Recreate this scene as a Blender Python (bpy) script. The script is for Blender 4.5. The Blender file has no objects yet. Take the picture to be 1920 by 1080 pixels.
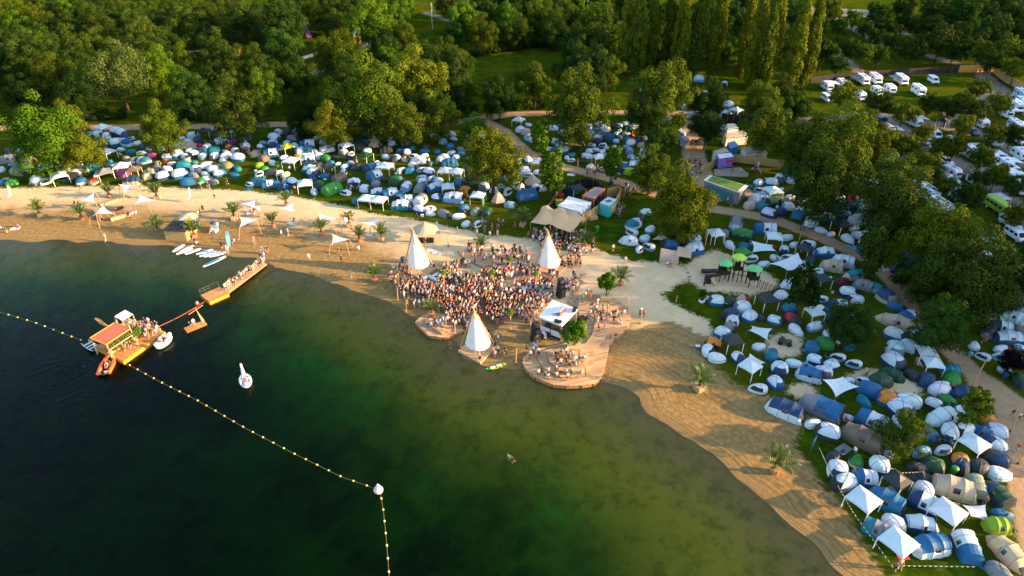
import bpy, math, random
import numpy as np
from mathutils import Vector, Matrix, Euler
R = math.radians
random.seed(7)
rng = np.random.default_rng(11)
SC = bpy.context.scene
COL = SC.collection

# ------------------------------------------------------------------ camera, sky, sun, exposure
PITCH, CAMZ, FPX = R(33.5), 70.0, 1280.0
cam_d = bpy.data.cameras.new('camera'); cam_d.lens = 24; cam_d.sensor_width = 36
cam_d.clip_start = 0.5; cam_d.clip_end = 6000
cam = bpy.data.objects.new('camera', cam_d); COL.objects.link(cam)
cam.location = (0, 0, CAMZ); cam.rotation_euler = (R(90) - PITCH, 0, 0)
SC.camera = cam
SUN_EL, SUN_AZ = R(14.5), R(97)          # azimuth clockwise from +Y: the low evening sun stands to the right
W = bpy.data.worlds.new('World'); SC.world = W; W.use_nodes = True
nt = W.node_tree; nt.nodes.clear()
sky = nt.nodes.new('ShaderNodeTexSky'); sky.sky_type = 'NISHITA'; sky.sun_disc = False
sky.sun_elevation = SUN_EL; sky.sun_rotation = SUN_AZ; sky.air_density = 1.0; sky.dust_density = 1.0
bg = nt.nodes.new('ShaderNodeBackground'); bg.inputs[1].default_value = 0.15
ow = nt.nodes.new('ShaderNodeOutputWorld')
nt.links.new(sky.outputs[0], bg.inputs[0]); nt.links.new(bg.outputs[0], ow.inputs[0])
sl = bpy.data.lights.new('sun', 'SUN'); sl.energy = 5.0; sl.angle = R(0.6); sl.color = (1.0, 0.62, 0.28)
so = bpy.data.objects.new('sun', sl); COL.objects.link(so)
sdir = Vector((math.cos(SUN_EL) * math.sin(SUN_AZ), math.cos(SUN_EL) * math.cos(SUN_AZ), math.sin(SUN_EL)))
so.rotation_euler = sdir.to_track_quat('Z', 'Y').to_euler(); so.location = (300, 0, 200)
SC.view_settings.view_transform = 'Standard'; SC.view_settings.look = 'None'
SC.view_settings.exposure = 1.85; SC.view_settings.gamma = 1.0
SC.view_settings.use_curve_mapping = False
SC.cycles.max_bounces = 6; SC.cycles.diffuse_bounces = 1; SC.cycles.glossy_bounces = 2
SC.cycles.transmission_bounces = 3; SC.cycles.transparent_max_bounces = 8
SC.cycles.caustics_reflective = False; SC.cycles.caustics_refractive = False
SC.cycles.use_denoising = True

# ------------------------------------------------------------------ where a point of the ground lies
_f = np.array([0, math.cos(PITCH), -math.sin(PITCH)]); _u = np.array([0, math.sin(PITCH), math.cos(PITCH)])
def P(px, py, z=0.0):
    d = _f + np.array([1, 0, 0]) * (px - 960) / FPX + _u * (540 - py) / FPX
    t = (z - CAMZ) / d[2]
    return Vector((d[0] * t, d[1] * t, z))
def ppm(p):
    return FPX / (p[1] * _f[1] + (p[2] - CAMZ) * _f[2])
def proj(p):
    d = p[1] * _f[1] + (p[2] - CAMZ) * _f[2]
    return (960 + FPX * p[0] / d, 540 - FPX * (p[1] * _u[1] + (p[2] - CAMZ) * _u[2]) / d)
def ang(p0, p1):
    a, b = P(*p0), P(*p1)
    return math.atan2(b.y - a.y, b.x - a.x)

# ------------------------------------------------------------------ mesh helpers
class MB:
    def __init__(s): s.v = []; s.f = []; s.m = []
    def add(s, vs, fs, m=0):
        o = len(s.v); s.v += [tuple(x) for x in vs]; s.f += [tuple(i + o for i in f) for f in fs]; s.m += [m] * len(fs); return s
    def box(s, c, d, rz=0, m=0, rx=0, ry=0):
        M = Euler((rx, ry, rz)).to_matrix(); c = Vector(c)
        vs = [c + M @ Vector((sx * d[0] / 2, sy * d[1] / 2, sz * d[2] / 2)) for sz in (-1, 1) for sx, sy in ((-1, -1), (1, -1), (1, 1), (-1, 1))]
        return s.add(vs, [(3, 2, 1, 0), (4, 5, 6, 7), (0, 1, 5, 4), (1, 2, 6, 5), (2, 3, 7, 6), (3, 0, 4, 7)], m)
    def tube(s, pts, r, n=6, m=0, cap=True):
        pts = [Vector(p) for p in pts]; rs = r if isinstance(r, (list, tuple)) else [r] * len(pts)
        vs = []; fs = []
        for i, p in enumerate(pts):
            t = (pts[min(i + 1, len(pts) - 1)] - pts[max(i - 1, 0)]).normalized()
            a = t.orthogonal().normalized() if i == 0 else (pa - t * pa.dot(t)).normalized()
            pa = a; b = t.cross(a)
            for k in range(n):
                q = 2 * math.pi * k / n
                vs.append(p + (a * math.cos(q) + b * math.sin(q)) * rs[i])
        for i in range(len(pts) - 1):
            for k in range(n):
                fs.append((i * n + k, i * n + (k + 1) % n, (i + 1) * n + (k + 1) % n, (i + 1) * n + k))
        if cap:
            fs.append(tuple(range(n))[::-1]); fs.append(tuple((len(pts) - 1) * n + k for k in range(n)))
        return s.add(vs, fs, m)
    def prism(s, poly, z0, z1, m=0):            # poly: counter-clockwise xy list
        n = len(poly)
        a = sum(poly[i][0] * poly[(i + 1) % n][1] - poly[(i + 1) % n][0] * poly[i][1] for i in range(n))
        if a < 0: poly = poly[::-1]
        vs = [(x, y, z0) for x, y in poly] + [(x, y, z1) for x, y in poly]
        return s.add(vs, [tuple(range(n))[::-1], tuple(range(n, 2 * n))] + [(i, (i + 1) % n, n + (i + 1) % n, n + i) for i in range(n)], m)
    def extr(s, prof, y0, y1, m=0, inset=0.0):  # side profile in xz, pushed along y
        n = len(prof)
        cx = sum(p[0] for p in prof) / n
        vs = [(x, y0, z) for x, z in prof] + [(x, y1, z) for x, z in prof]
        return s.add(vs, [tuple(range(n)), tuple(range(n, 2 * n))[::-1]] + [(i, n + i, n + (i + 1) % n, (i + 1) % n) for i in range(n)], m)
    def disc(s, c, r, n=12, th=.2, axis='y', m=0):
        c = Vector(c); d = {'x': Vector((1, 0, 0)), 'y': Vector((0, 1, 0)), 'z': Vector((0, 0, 1))}[axis] * th / 2
        return s.tube([c - d, c + d], r, n, m)
    def ball(s, c, r, nu=8, nv=5, m=0, sq=(1, 1, 1)):
        vs = [(c[0], c[1], c[2] - r * sq[2])]; fs = []
        for j in range(1, nv):
            t = math.pi * j / nv
            for i in range(nu):
                q = 2 * math.pi * i / nu
                vs.append((c[0] + r * sq[0] * math.sin(t) * math.cos(q), c[1] + r * sq[1] * math.sin(t) * math.sin(q), c[2] - r * sq[2] * math.cos(t)))
        vs.append((c[0], c[1], c[2] + r * sq[2])); top = len(vs) - 1
        for i in range(nu):
            fs.append((0, 1 + (i + 1) % nu, 1 + i)); fs.append((top, top - nu + i, top - nu + (i + 1) % nu))
            for j in range(nv - 2):
                a = 1 + j * nu
                fs.append((a + i, a + (i + 1) % nu, a + nu + (i + 1) % nu, a + nu + i))
        return s.add(vs, fs, m)
    def surf(s, fn, us, vs_, mask=None, m=0, k=1.0, up=0.0):
        nu, nv = len(us), len(vs_)
        pts = [Vector(fn(u, v)) for u in us for v in vs_]
        fs = []
        for i in range(nu - 1):
            for j in range(nv - 1):
                c = (pts[i * nv + j] + pts[(i + 1) * nv + j + 1]) / 2
                if mask is None or mask((us[i] + us[i + 1]) / 2, (vs_[j] + vs_[j + 1]) / 2, c):
                    fs.append((i * nv + j, (i + 1) * nv + j, (i + 1) * nv + j + 1, i * nv + j + 1))
        used = sorted({q for f in fs for q in f}); mp = {q: i for i, q in enumerate(used)}
        return s.add([Vector((pts[q].x * k, pts[q].y * k, pts[q].z * k + up)) for q in used], [tuple(mp[q] for q in f) for f in fs], m)
    def mesh(s, name, mats, smooth=False):
        me = bpy.data.meshes.new(name); me.from_pydata(s.v, [], s.f)
        for mt in (mats if isinstance(mats, (list, tuple)) else [mats]): me.materials.append(mt)
        if any(s.m): me.polygons.foreach_set('material_index', s.m)
        if smooth: me.polygons.foreach_set('use_smooth', [True] * len(s.f))
        me.update(); return me
    def build(s, name, mats, parent=None, smooth=False, color=None):
        return link(name, s.mesh(name, mats, smooth), parent, color)
def link(name, me, parent=None, color=None):
    o = bpy.data.objects.new(name, me); COL.objects.link(o)
    if parent is not None: o.parent = parent
    if color is not None: o.color = (*color, 1)
    return o
def thing(name, loc=(0, 0, 0), rz=0, sc=1.0):
    o = bpy.data.objects.new(name, None); COL.objects.link(o); o.empty_display_size = .3
    o.location = loc; o.rotation_euler = (0, 0, rz); o.scale = (sc, sc, sc) if not isinstance(sc, tuple) else sc
    return o
def tag(o, label, cat, group=None):
    o['label'] = label; o['category'] = cat
    if group: o['group'] = group
    return o

# ------------------------------------------------------------------ materials
MT = {}
def nd(t, kind, **kw):
    n = t.nodes.new('ShaderNode' + kind)
    for k, v in kw.items(): setattr(n, k, v)
    return n
def mat(name, c, rough=.7, var=.25, scale=3.0, bump=0.0, metal=0.0, transl=0.0, objcol=False, stretch=None, spec=.3, isl=0.0, ornd=0.0):
    """one procedural material: base colour broken up by noise (and by island or object), optional bump and cloth translucency"""
    if name in MT: return MT[name]
    m = bpy.data.materials.new(name); m.use_nodes = True; t = m.node_tree; t.nodes.clear(); L = t.links.new
    out = nd(t, 'OutputMaterial'); b = nd(t, 'BsdfPrincipled')
    b.inputs['Roughness'].default_value = rough; b.inputs['Metallic'].default_value = metal
    b.inputs['Specular IOR Level'].default_value = spec
    tc = nd(t, 'TexCoord'); mp = nd(t, 'Mapping'); no = nd(t, 'TexNoise')
    if stretch: mp.inputs['Scale'].default_value = stretch
    no.inputs['Scale'].default_value = scale; no.inputs['Detail'].default_value = 4
    L(tc.outputs['Object'], mp.inputs[0]); L(mp.outputs[0], no.inputs['Vector'])
    mr = nd(t, 'MapRange'); mr.inputs[1].default_value = .25; mr.inputs[2].default_value = .75
    mr.inputs[3].default_value = 1 - var; mr.inputs[4].default_value = 1 + var
    L(no.outputs['Fac'], mr.inputs[0])
    val = mr.outputs[0]
    if isl:
        g = nd(t, 'NewGeometry'); m2 = nd(t, 'MapRange'); m2.inputs[3].default_value = 1 - isl; m2.inputs[4].default_value = 1 + isl
        L(g.outputs['Random Per Island'], m2.inputs[0]); mm = nd(t, 'Math', operation='MULTIPLY'); L(val, mm.inputs[0]); L(m2.outputs[0], mm.inputs[1]); val = mm.outputs[0]
    if ornd:
        g = nd(t, 'ObjectInfo'); m2 = nd(t, 'MapRange'); m2.inputs[3].default_value = 1 - ornd; m2.inputs[4].default_value = 1 + ornd
        L(g.outputs['Random'], m2.inputs[0]); mm = nd(t, 'Math', operation='MULTIPLY'); L(val, mm.inputs[0]); L(m2.outputs[0], mm.inputs[1]); val = mm.outputs[0]
    mul = nd(t, 'VectorMath', operation='SCALE'); L(val, mul.inputs['Scale'])
    if objcol:
        oi = nd(t, 'ObjectInfo'); L(oi.outputs['Color'], mul.inputs[0])
    else: mul.inputs[0].default_value = c[:3]
    L(mul.outputs[0], b.inputs['Base Color'])
    if bump:
        bu = nd(t, 'Bump'); bu.inputs['Strength'].default_value = bump; bu.inputs['Distance'].default_value = .05
        L(no.outputs['Fac'], bu.inputs['Height']); L(bu.outputs[0], b.inputs['Normal'])
    if transl:
        tr = nd(t, 'BsdfTranslucent'); L(mul.outputs[0], tr.inputs[0]); mx = nd(t, 'MixShader'); mx.inputs[0].default_value = transl
        L(b.outputs[0], mx.inputs[1]); L(tr.outputs[0], mx.inputs[2]); L(mx.outputs[0], out.inputs[0])
    else: L(b.outputs[0], out.inputs[0])
    MT[name] = m; return m
cloth = mat('tent_cloth', None, .55, .07, 1.6, .25, transl=.22, objcol=True)
paint = mat('coloured_paint', None, .4, .06, 2.5, objcol=True, spec=.5)
mesh_dark = mat('dark_tent_mesh', (.02, .024, .03), .8, .3)
window_m = mat('dark_window', (.015, .018, .022), .12, .2, spec=.6)
alu = mat('grey_pole', (.12, .125, .13), .5, .1, metal=.2)
white_p = mat('white_shell', (.78, .79, .80), .35, .05, 1.2, spec=.5)
black_p = mat('black_shell', (.018, .018, .02), .5, .3)
rubber = mat('tyre_rubber', (.02, .02, .02), .9)
deckwood = mat('larch_boards', (.50, .31, .165), .7, .22, 2.0, .3, stretch=(.6, 6, 6), ornd=.30)
palewood = mat('pale_pine', (.56, .37, .19), .7, .2, 2.0, .3, stretch=(.6, 6, 6), ornd=.2)
orangewood = mat('orange_boards', (.56, .24, .07), .7, .2, 2.0, .3, stretch=(.6, 6, 6), ornd=.25)
polewood = mat('round_pole_wood', (.48, .27, .12), .75, .2, 3, .2, stretch=(3, 3, .5))
reed = mat('reed_matting', (.46, .30, .12), .9, .35, 9, .5, stretch=(4, 4, .4))
steel = mat('painted_steel', (.74, .76, .78), .45, .12, 1.2, .15, stretch=(8, 1, 1))
darkbrown = mat('dark_play_wood', (.028, .018, .014), .7, .3, 3)
terracotta = mat('clay_pot', (.42, .17, .07), .8, .2)
bark = mat('bark', (.075, .052, .035), .95, .35, 3, .6, stretch=(3, 3, .6))
rope_m = mat('rope', (.16, .15, .05), .8)
hay = mat('canvas_sail', (.80, .77, .74), .7, .06, 1.0, .2, transl=.18)
CN = {'w': ('white', (.68, .78, .87)), 'b': ('blue', (.02, .14, .32)), 'n': ('navy', (.02, .06, .15)), 't': ('teal', (.012, .21, .29)),
      'g': ('grey', (.23, .245, .26)), 'd': ('charcoal', (.04, .046, .055)), 'e': ('beige', (.56, .45, .30)), 'k': ('khaki', (.20, .23, .09)),
      'v': ('green', (.035, .26, .04)), 'l': ('lime green', (.30, .46, .03)), 'o': ('orange', (.80, .27, .02)), 'r': ('red', (.52, .03, .03)),
      'p': ('pink', (.50, .06, .28)), 'u': ('purple', (.13, .03, .22)), 'y': ('yellow', (.80, .70, .03)), 'm': ('maroon', (.13, .012, .02)),
      's': ('sage green', (.27, .33, .25)), 'f': ('dark green', (.016, .075, .035)), 'h': ('brown', (.20, .14, .10)), 'i': ('pale pink', (.66, .44, .36)),
      'c': ('light blue', (.22, .42, .60))}
# ------------------------------------------------------------------ the lie of the land
def G(l): return np.array([P(x, y)[:2] for x, y in l])
shore_px = [(-60, 449), (0, 450), (100, 450), (200, 452), (260, 456), (320, 463), (400, 473), (480, 486), (505, 497), (540, 505), (590, 515), (630, 530),
            (690, 556), (730, 570), (760, 588), (800, 612), (850, 640), (872, 668), (920, 686), (985, 692), (1060, 700), (1135, 714), (1165, 722), (1203, 743), (1212, 775),
            (1260, 803), (1330, 852), (1400, 907), (1460, 957), (1520, 1012), (1575, 1080)]
shore = G(shore_px)
lake = np.vstack([[[-900, 170.]], [[-260, 131.]], shore, [[56, 30.], [50, -60.], [0, -250.], [-900, -250.]]])
sand = np.vstack([[[-300, 136.]], G([(-60, 449)]), shore[1:], [[56, 30.], [64, 34.]],
    G([(1660, 1080), (1636, 1040), (1588, 960), (1540, 900), (1492, 832), (1500, 800), (1478, 775), (1440, 745), (1385, 720), (1345, 690), (1312, 655), (1345, 640),
       (1330, 602), (1250, 560), (1262, 540), (1300, 520), (1270, 492), (1180, 488), (1150, 476), (1108, 462), (1060, 455), (985, 446), (900, 438), (850, 425), (780, 412),
       (700, 400), (640, 385), (560, 369), (470, 358), (440, 356), (330, 352), (250, 347), (100, 350), (0, 353), (-80, 353)]), [[-300, 170.]]])
strip = G([(1238, 550), (1262, 545), (1320, 565), (1345, 590), (1325, 592), (1290, 580)])
def ell(cx, cy, rx, ry, n=16): return G([(cx + rx * math.cos(2 * math.pi * i / n), cy + ry * math.sin(2 * math.pi * i / n)) for i in range(n)])
patches = [G([(1278, 500), (1300, 482), (1345, 468), (1372, 478), (1400, 498), (1440, 512), (1462, 528), (1450, 545), (1400, 553), (1330, 548), (1290, 528)]),
           ell(1471, 648, 38, 25), ell(1502, 732, 28, 17), G([(1590, 700), (1640, 690), (1720, 712), (1740, 735), (1690, 745), (1620, 735)]),
           ell(352, 270, 36, 11), ell(478, 288, 12, 7), ell(1510, 790, 20, 9)]
paths = [([(-40, 240), (150, 239), (330, 238), (560, 232), (700, 229), (850, 231), (900, 222), (960, 214), (1080, 211), (1330, 212)], 2.2),
         ([(905, 225), (945, 245), (985, 284), (1060, 314), (1130, 331), (1190, 349), (1290, 385), (1380, 398), (1450, 411), (1540, 446), (1620, 481), (1668, 520),
           (1700, 560), (1745, 615), (1795, 670), (1850, 722), (1905, 765)], 1.9),
         ([(1905, 765), (1925, 850), (1950, 980), (1990, 1120)], 3.0), ([(1850, 722), (1905, 765), (1990, 800)], 2.8),
         ([(1300, 390), (1320, 340), (1300, 290), (1300, 240), (1310, 215)], 3.0), ([(1395, 360), (1330, 372), (1305, 385)], 2.2)]
gravel = [([(1500, 228), (1640, 214), (1720, 226), (1780, 240), (1850, 190), (1845, 140)], 2.6), ([(1845, 140), (1880, 170), (1960, 235)], 2.4),
          ([(1640, 214), (1700, 245), (1760, 285), (1840, 330), (1960, 430)], 2.6), ([(1600, 300), (1640, 330), (1720, 400), (1780, 450), (1900, 540), (1980, 600)], 2.6),
          ([(1780, 215), (1860, 260), (1960, 330)], 2.2), ([(1480, 18), (1620, 25)], 9), ([(1560, 30), (1640, 75), (1790, 118)], 2.6), ([(1530, 75), (1580, 110), (1620, 140)], 2.2),
          ([(1640, 40), (1740, 80), (1840, 112)], 2.4), ([(590, 135), (640, 118), (700, 80)], 2.4), ([(800, 25), (850, 40), (900, 45)], 2.2)]
def inside(poly, X, Y):
    c = np.zeros(X.shape, bool); n = len(poly)
    for i in range(n):
        x0, y0 = poly[i]; x1, y1 = poly[(i + 1) % n]
        if y0 == y1: continue
        c ^= ((y0 > Y) != (y1 > Y)) & (X < (x1 - x0) * (Y - y0) / (y1 - y0) + x0)
    return c
def dist_line(pts, X, Y, closed=False):
    d = np.full(X.shape, 1e9); n = len(pts)
    for i in range(n if closed else n - 1):
        ax, ay = pts[i]; bx, by = pts[(i + 1) % n]
        l2 = (bx - ax) ** 2 + (by - ay) ** 2 + 1e-9
        t = np.clip(((X - ax) * (bx - ax) + (Y - ay) * (by - ay)) / l2, 0, 1)
        d = np.minimum(d, np.hypot(X - ax - t * (bx - ax), Y - ay - t * (by - ay)))
    return d
def sdist(poly, X, Y):
    d = dist_line(poly, X, Y, True); return np.where(inside(poly, X, Y), d, -d)
xs = np.concatenate([[-1400, -800, -500, -380], np.arange(-300, 301, 1.25), [380, 500, 800, 1400]])
ys = np.concatenate([[-400, -150, -20, 15], np.arange(34, 150, .8), np.arange(150, 250, 1.3), np.arange(250, 420, 2.5), [440, 480, 560, 700, 1000, 1600, 2600]])
GX, GY = np.meshgrid(xs, ys)
sdl = -sdist(lake, GX, GY)                       # + on land
sds = np.maximum(sdist(sand, GX, GY), np.maximum.reduce([sdist(p, GX, GY) for p in patches])); sds = np.minimum(sds, -sdist(strip, GX, GY))
sds = np.maximum(sds, 4.0 - dist_line(shore, GX, GY))
sdp = np.maximum.reduce([w - dist_line(G(l), GX, GY) for l, w in paths])
sdg = np.maximum.reduce([w - dist_line(G(l), GX, GY) for l, w in gravel])
def vnoise(X, Y, s, seed):
    r = np.random.default_rng(seed).random((256, 256)); x = X / s; y = Y / s
    xi = np.floor(x).astype(int); yi = np.floor(y).astype(int); fx = x - xi; fy = y - yi
    fx = fx * fx * (3 - 2 * fx); fy = fy * fy * (3 - 2 * fy)
    g = lambda a, b: r[a % 256, b % 256]
    return (g(xi, yi) * (1 - fx) + g(xi + 1, yi) * fx) * (1 - fy) + (g(xi, yi + 1) * (1 - fx) + g(xi + 1, yi + 1) * fx) * fy
sdl = sdl + ((vnoise(GX, GY, 5, 9) - .5) * 1.8 + (vnoise(GX, GY, 2.1, 10) - .5) * .6) * (np.abs(sdl) < 12)
# the bed falls off gently along the right-hand beach and faster off the left shore
slope = np.clip(.060 - .0007 * GX, .018, .10)
dd = np.maximum(-sdl, 0)
depth = slope * dd + np.clip(.0024 - .00005 * GX, .0008, .005) * dd ** 2
depth = np.minimum(depth, 6.0 + vnoise(GX, GY, 22, 3) * 2.0) * (1 + .3 * (vnoise(GX, GY, 9, 5) - .5))
GZ = np.where(sdl > 0, -.12 + .12 * np.clip(sdl / 3.0, 0, 1), -.12 - depth)
tracks = inside(G([(1110, 640), (1260, 600), (1340, 640), (1420, 735), (1520, 800), (1700, 1090), (1570, 1090), (1190, 750)]), GX, GY).astype(float)
nx, ny = len(xs), len(ys)
idx = np.arange(nx * ny).reshape(ny, nx)
quads = np.stack([idx[:-1, :-1], idx[:-1, 1:], idx[1:, 1:], idx[1:, :-1]], -1).reshape(-1, 4)
ctr = lambda A: (A[:-1, :-1] + A[1:, 1:]).reshape(-1) / 2
cl, cs, cp, cg = ctr(sdl), ctr(sds), ctr(sdp), ctr(sdg)
cls = np.where(cl < 0, 0, np.where((cp > 0) & (cs < 0), 2, np.where((cg > 0), 3, np.where(cs > 0, 1, 4))))
def ground_material():
    m = bpy.data.materials.new('sand_grass_and_path'); m.use_nodes = True; t = m.node_tree; t.nodes.clear(); L = t.links.new
    out = nd(t, 'OutputMaterial'); b = nd(t, 'BsdfPrincipled'); b.inputs['Roughness'].default_value = .95; b.inputs['Specular IOR Level'].default_value = .0
    L(b.outputs[0], out.inputs[0])
    ge = nd(t, 'NewGeometry')
    def noise(s, d=5, rough=.55, vec=None):
        n = nd(t, 'TexNoise'); n.inputs['Scale'].default_value = s; n.inputs['Detail'].default_value = d; n.inputs['Roughness'].default_value = rough
        L(vec if vec is not None else ge.outputs['Position'], n.inputs['Vector']); return n.outputs['Fac']
    def at(name):
        a = nd(t, 'Attribute'); a.attribute_name = name; return a.outputs['Fac']
    def mth(op, a, c, cl=False):
        n = nd(t, 'Math', operation=op); n.use_clamp = cl
        for i, q in enumerate((a, c)):
            if isinstance(q, (int, float)): n.inputs[i].default_value = q
            else: L(q, n.inputs[i])
        return n.outputs[0]
    def ramp(v, a, c):
        n = nd(t, 'MapRange'); n.interpolation_type = 'SMOOTHSTEP'; n.inputs[1].default_value = a; n.inputs[2].default_value = c; L(v, n.inputs[0]); return n.outputs[0]
    def mix(f, a, c):
        n = nd(t, 'MixRGB');
        if isinstance(f, float): n.inputs[0].default_value = f
        else: L(f, n.inputs[0])
        for i, q in ((1, a), (2, c)):
            if isinstance(q, tuple): n.inputs[i].default_value = (*q, 1)
            else: L(q, n.inputs[i])
        return n.outputs[0]
    n1, n2, n3, n4 = noise(.05), noise(.28), noise(1.3), noise(6, 3)
    grass = mix(ramp(n2, .35, .68), (.017, .040, .0012), (.044, .085, .002))
    grass = mix(ramp(n1, .42, .66), grass, (.066, .076, .004))
    grass = mix(mth('MULTIPLY', ramp(n3, .5, .75), .7), grass, (.10, .085, .015))
    dry = mix(ramp(n2, .3, .7), (.70, .54, .33), (.60, .45, .26))
    damp = mix(ramp(n3, .3, .7), (.22, .14, .05), (.31, .20, .08))
    sdw = at('shore_distance'); ss = at('sand_distance')
    f_dry = ramp(mth('ADD', sdw, mth('MULTIPLY', mth('SUBTRACT', n2, .5), 16.0)), 9.0, 22.0)
    sandc = mix(mth('MULTIPLY', f_dry, mth('SUBTRACT', 1.0, mth('MULTIPLY', ramp(mth('ADD', at('tracks'), mth('MULTIPLY', mth('SUBTRACT', n2, .5), 1.2)), .2, .8), .9))), damp, dry)
    sandc = mix(mth('MULTIPLY', ramp(n3, .45, .75), .35), sandc, (.38, .27, .14))
    wet = ramp(mth('ADD', sdw, mth('MULTIPLY', mth('SUBTRACT', n3, .5), 1.5)), 2.6, .4)
    sandc = mix(wet, sandc, (.24, .16, .066))
    # tyre and rake tracks that follow the shore line
    cx = nd(t, 'CombineXYZ'); L(mth('ADD', mth('MULTIPLY', sdw, 2.5), mth('MULTIPLY', n1, 6.0)), cx.inputs[0])
    L(mth('MULTIPLY', at('along_shore'), .03), cx.inputs[1])
    trk = noise(1.0, 3, .6, cx.outputs[0]); trf = at('tracks')
    sandc = mix(mth('MULTIPLY', mth('MULTIPLY', ramp(trk, .52, .38), trf), .62), sandc, (.16, .10, .042))
    # bed of the lake: sand, then weed
    weed = mix(ramp(noise(.045, 5, .6), .42, .62), mix(ramp(n2, .4, .62), (.16, .18, .02), (.07, .11, .016)), (.10, .30, .03))
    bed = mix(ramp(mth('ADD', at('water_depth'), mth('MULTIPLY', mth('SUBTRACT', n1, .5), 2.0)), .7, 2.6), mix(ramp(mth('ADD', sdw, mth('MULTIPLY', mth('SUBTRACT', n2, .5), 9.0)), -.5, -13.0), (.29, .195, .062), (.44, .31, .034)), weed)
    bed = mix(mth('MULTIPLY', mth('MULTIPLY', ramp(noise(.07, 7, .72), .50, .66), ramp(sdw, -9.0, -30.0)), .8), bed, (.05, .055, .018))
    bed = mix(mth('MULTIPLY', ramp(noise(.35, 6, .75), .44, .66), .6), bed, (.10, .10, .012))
    pathc = mix(ramp(n3, .3, .7), (.43, .29, .17), (.34, .225, .13))
    gravc = mix(ramp(n3, .3, .7), (.17, .15, .125), (.25, .22, .18))
    nz = mth('MULTIPLY', mth('SUBTRACT', n3, .5), 3.2); nz2 = mth('MULTIPLY', mth('SUBTRACT', n2, .5), 3.0)
    c = mix(ramp(mth('ADD', ss, mth('ADD', nz, nz2)), -.5, .9), grass, sandc)
    c = mix(ramp(mth('ADD', at('gravel_distance'), mth('ADD', nz, nz2)), -.8, 1.0), c, gravc)
    c = mix(ramp(mth('ADD', at('path_distance'), mth('MULTIPLY', nz, .6)), -.4, .5), c, pathc)
    c = mix(ramp(sdw, .0, -.8), c, bed)
    c = mix(mth('MULTIPLY', ramp(n4, .3, .8), .12), c, (.07, .06, .012))
    L(c, b.inputs['Base Color'])
    bu = nd(t, 'Bump'); bu.inputs['Distance'].default_value = .35; bu.inputs['Strength'].default_value = .55
    L(mth('ADD', mth('ADD', mth('MULTIPLY', n3, .35), mth('MULTIPLY', n4, .12)), mth('MULTIPLY', mth('MULTIPLY', trk, trf), .60)), bu.inputs['Height']); L(bu.outputs[0], b.inputs['Normal'])
    return m
gmat = ground_material()
along = GX * .6 - GY * .8
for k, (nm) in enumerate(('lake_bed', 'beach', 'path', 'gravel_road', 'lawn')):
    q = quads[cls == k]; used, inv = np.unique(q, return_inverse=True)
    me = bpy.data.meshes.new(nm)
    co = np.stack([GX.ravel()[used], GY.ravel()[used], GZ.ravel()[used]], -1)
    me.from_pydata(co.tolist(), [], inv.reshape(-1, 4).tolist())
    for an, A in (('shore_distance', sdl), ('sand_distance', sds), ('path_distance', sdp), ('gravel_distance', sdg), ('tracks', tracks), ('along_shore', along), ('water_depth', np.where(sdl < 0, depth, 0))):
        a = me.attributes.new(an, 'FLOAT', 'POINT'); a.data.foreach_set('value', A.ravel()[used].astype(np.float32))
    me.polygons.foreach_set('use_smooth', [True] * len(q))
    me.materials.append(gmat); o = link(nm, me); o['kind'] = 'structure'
# ------------------------------------------------------------------ the water
wm = bpy.data.materials.new('lake_water'); wm.use_nodes = True; t = wm.node_tree; t.nodes.clear()
out = nd(t, 'OutputMaterial'); fr = nd(t, 'Fresnel'); fr.inputs[0].default_value = 1.16
tr = nd(t, 'BsdfTransparent'); gl = nd(t, 'BsdfGlossy'); gl.inputs['Roughness'].default_value = .08; mx = nd(t, 'MixShader')
ge = nd(t, 'NewGeometry'); mp = nd(t, 'Mapping'); mp.inputs['Scale'].default_value = (1, 1.6, 1); mp.inputs['Rotation'].default_value = (0, 0, .35)
no = nd(t, 'TexNoise'); no.inputs['Scale'].default_value = 1.1; no.inputs['Detail'].default_value = 5
bu = nd(t, 'Bump'); bu.inputs['Distance'].default_value = .25; bu.inputs['Strength'].default_value = .35
t.links.new(ge.outputs['Position'], mp.inputs[0]); t.links.new(mp.outputs[0], no.inputs[0]); t.links.new(no.outputs[0], bu.inputs['Height'])
t.links.new(bu.outputs[0], fr.inputs['Normal']); t.links.new(bu.outputs[0], gl.inputs['Normal'])
t.links.new(fr.outputs[0], mx.inputs[0]); t.links.new(tr.outputs[0], mx.inputs[1]); t.links.new(gl.outputs[0], mx.inputs[2]); t.links.new(mx.outputs[0], out.inputs[0])
va = nd(t, 'VolumeAbsorption'); va.inputs['Color'].default_value = (.56, .74, .36, 1); va.inputs['Density'].default_value = .50
t.links.new(va.outputs[0], out.inputs['Volume'])
WL = -.12
wb = MB().box((-400, -80, (WL - 9) / 2), (1100, 520, 9 + WL)).build('lake_water', wm); wb['kind'] = 'structure'
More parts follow.
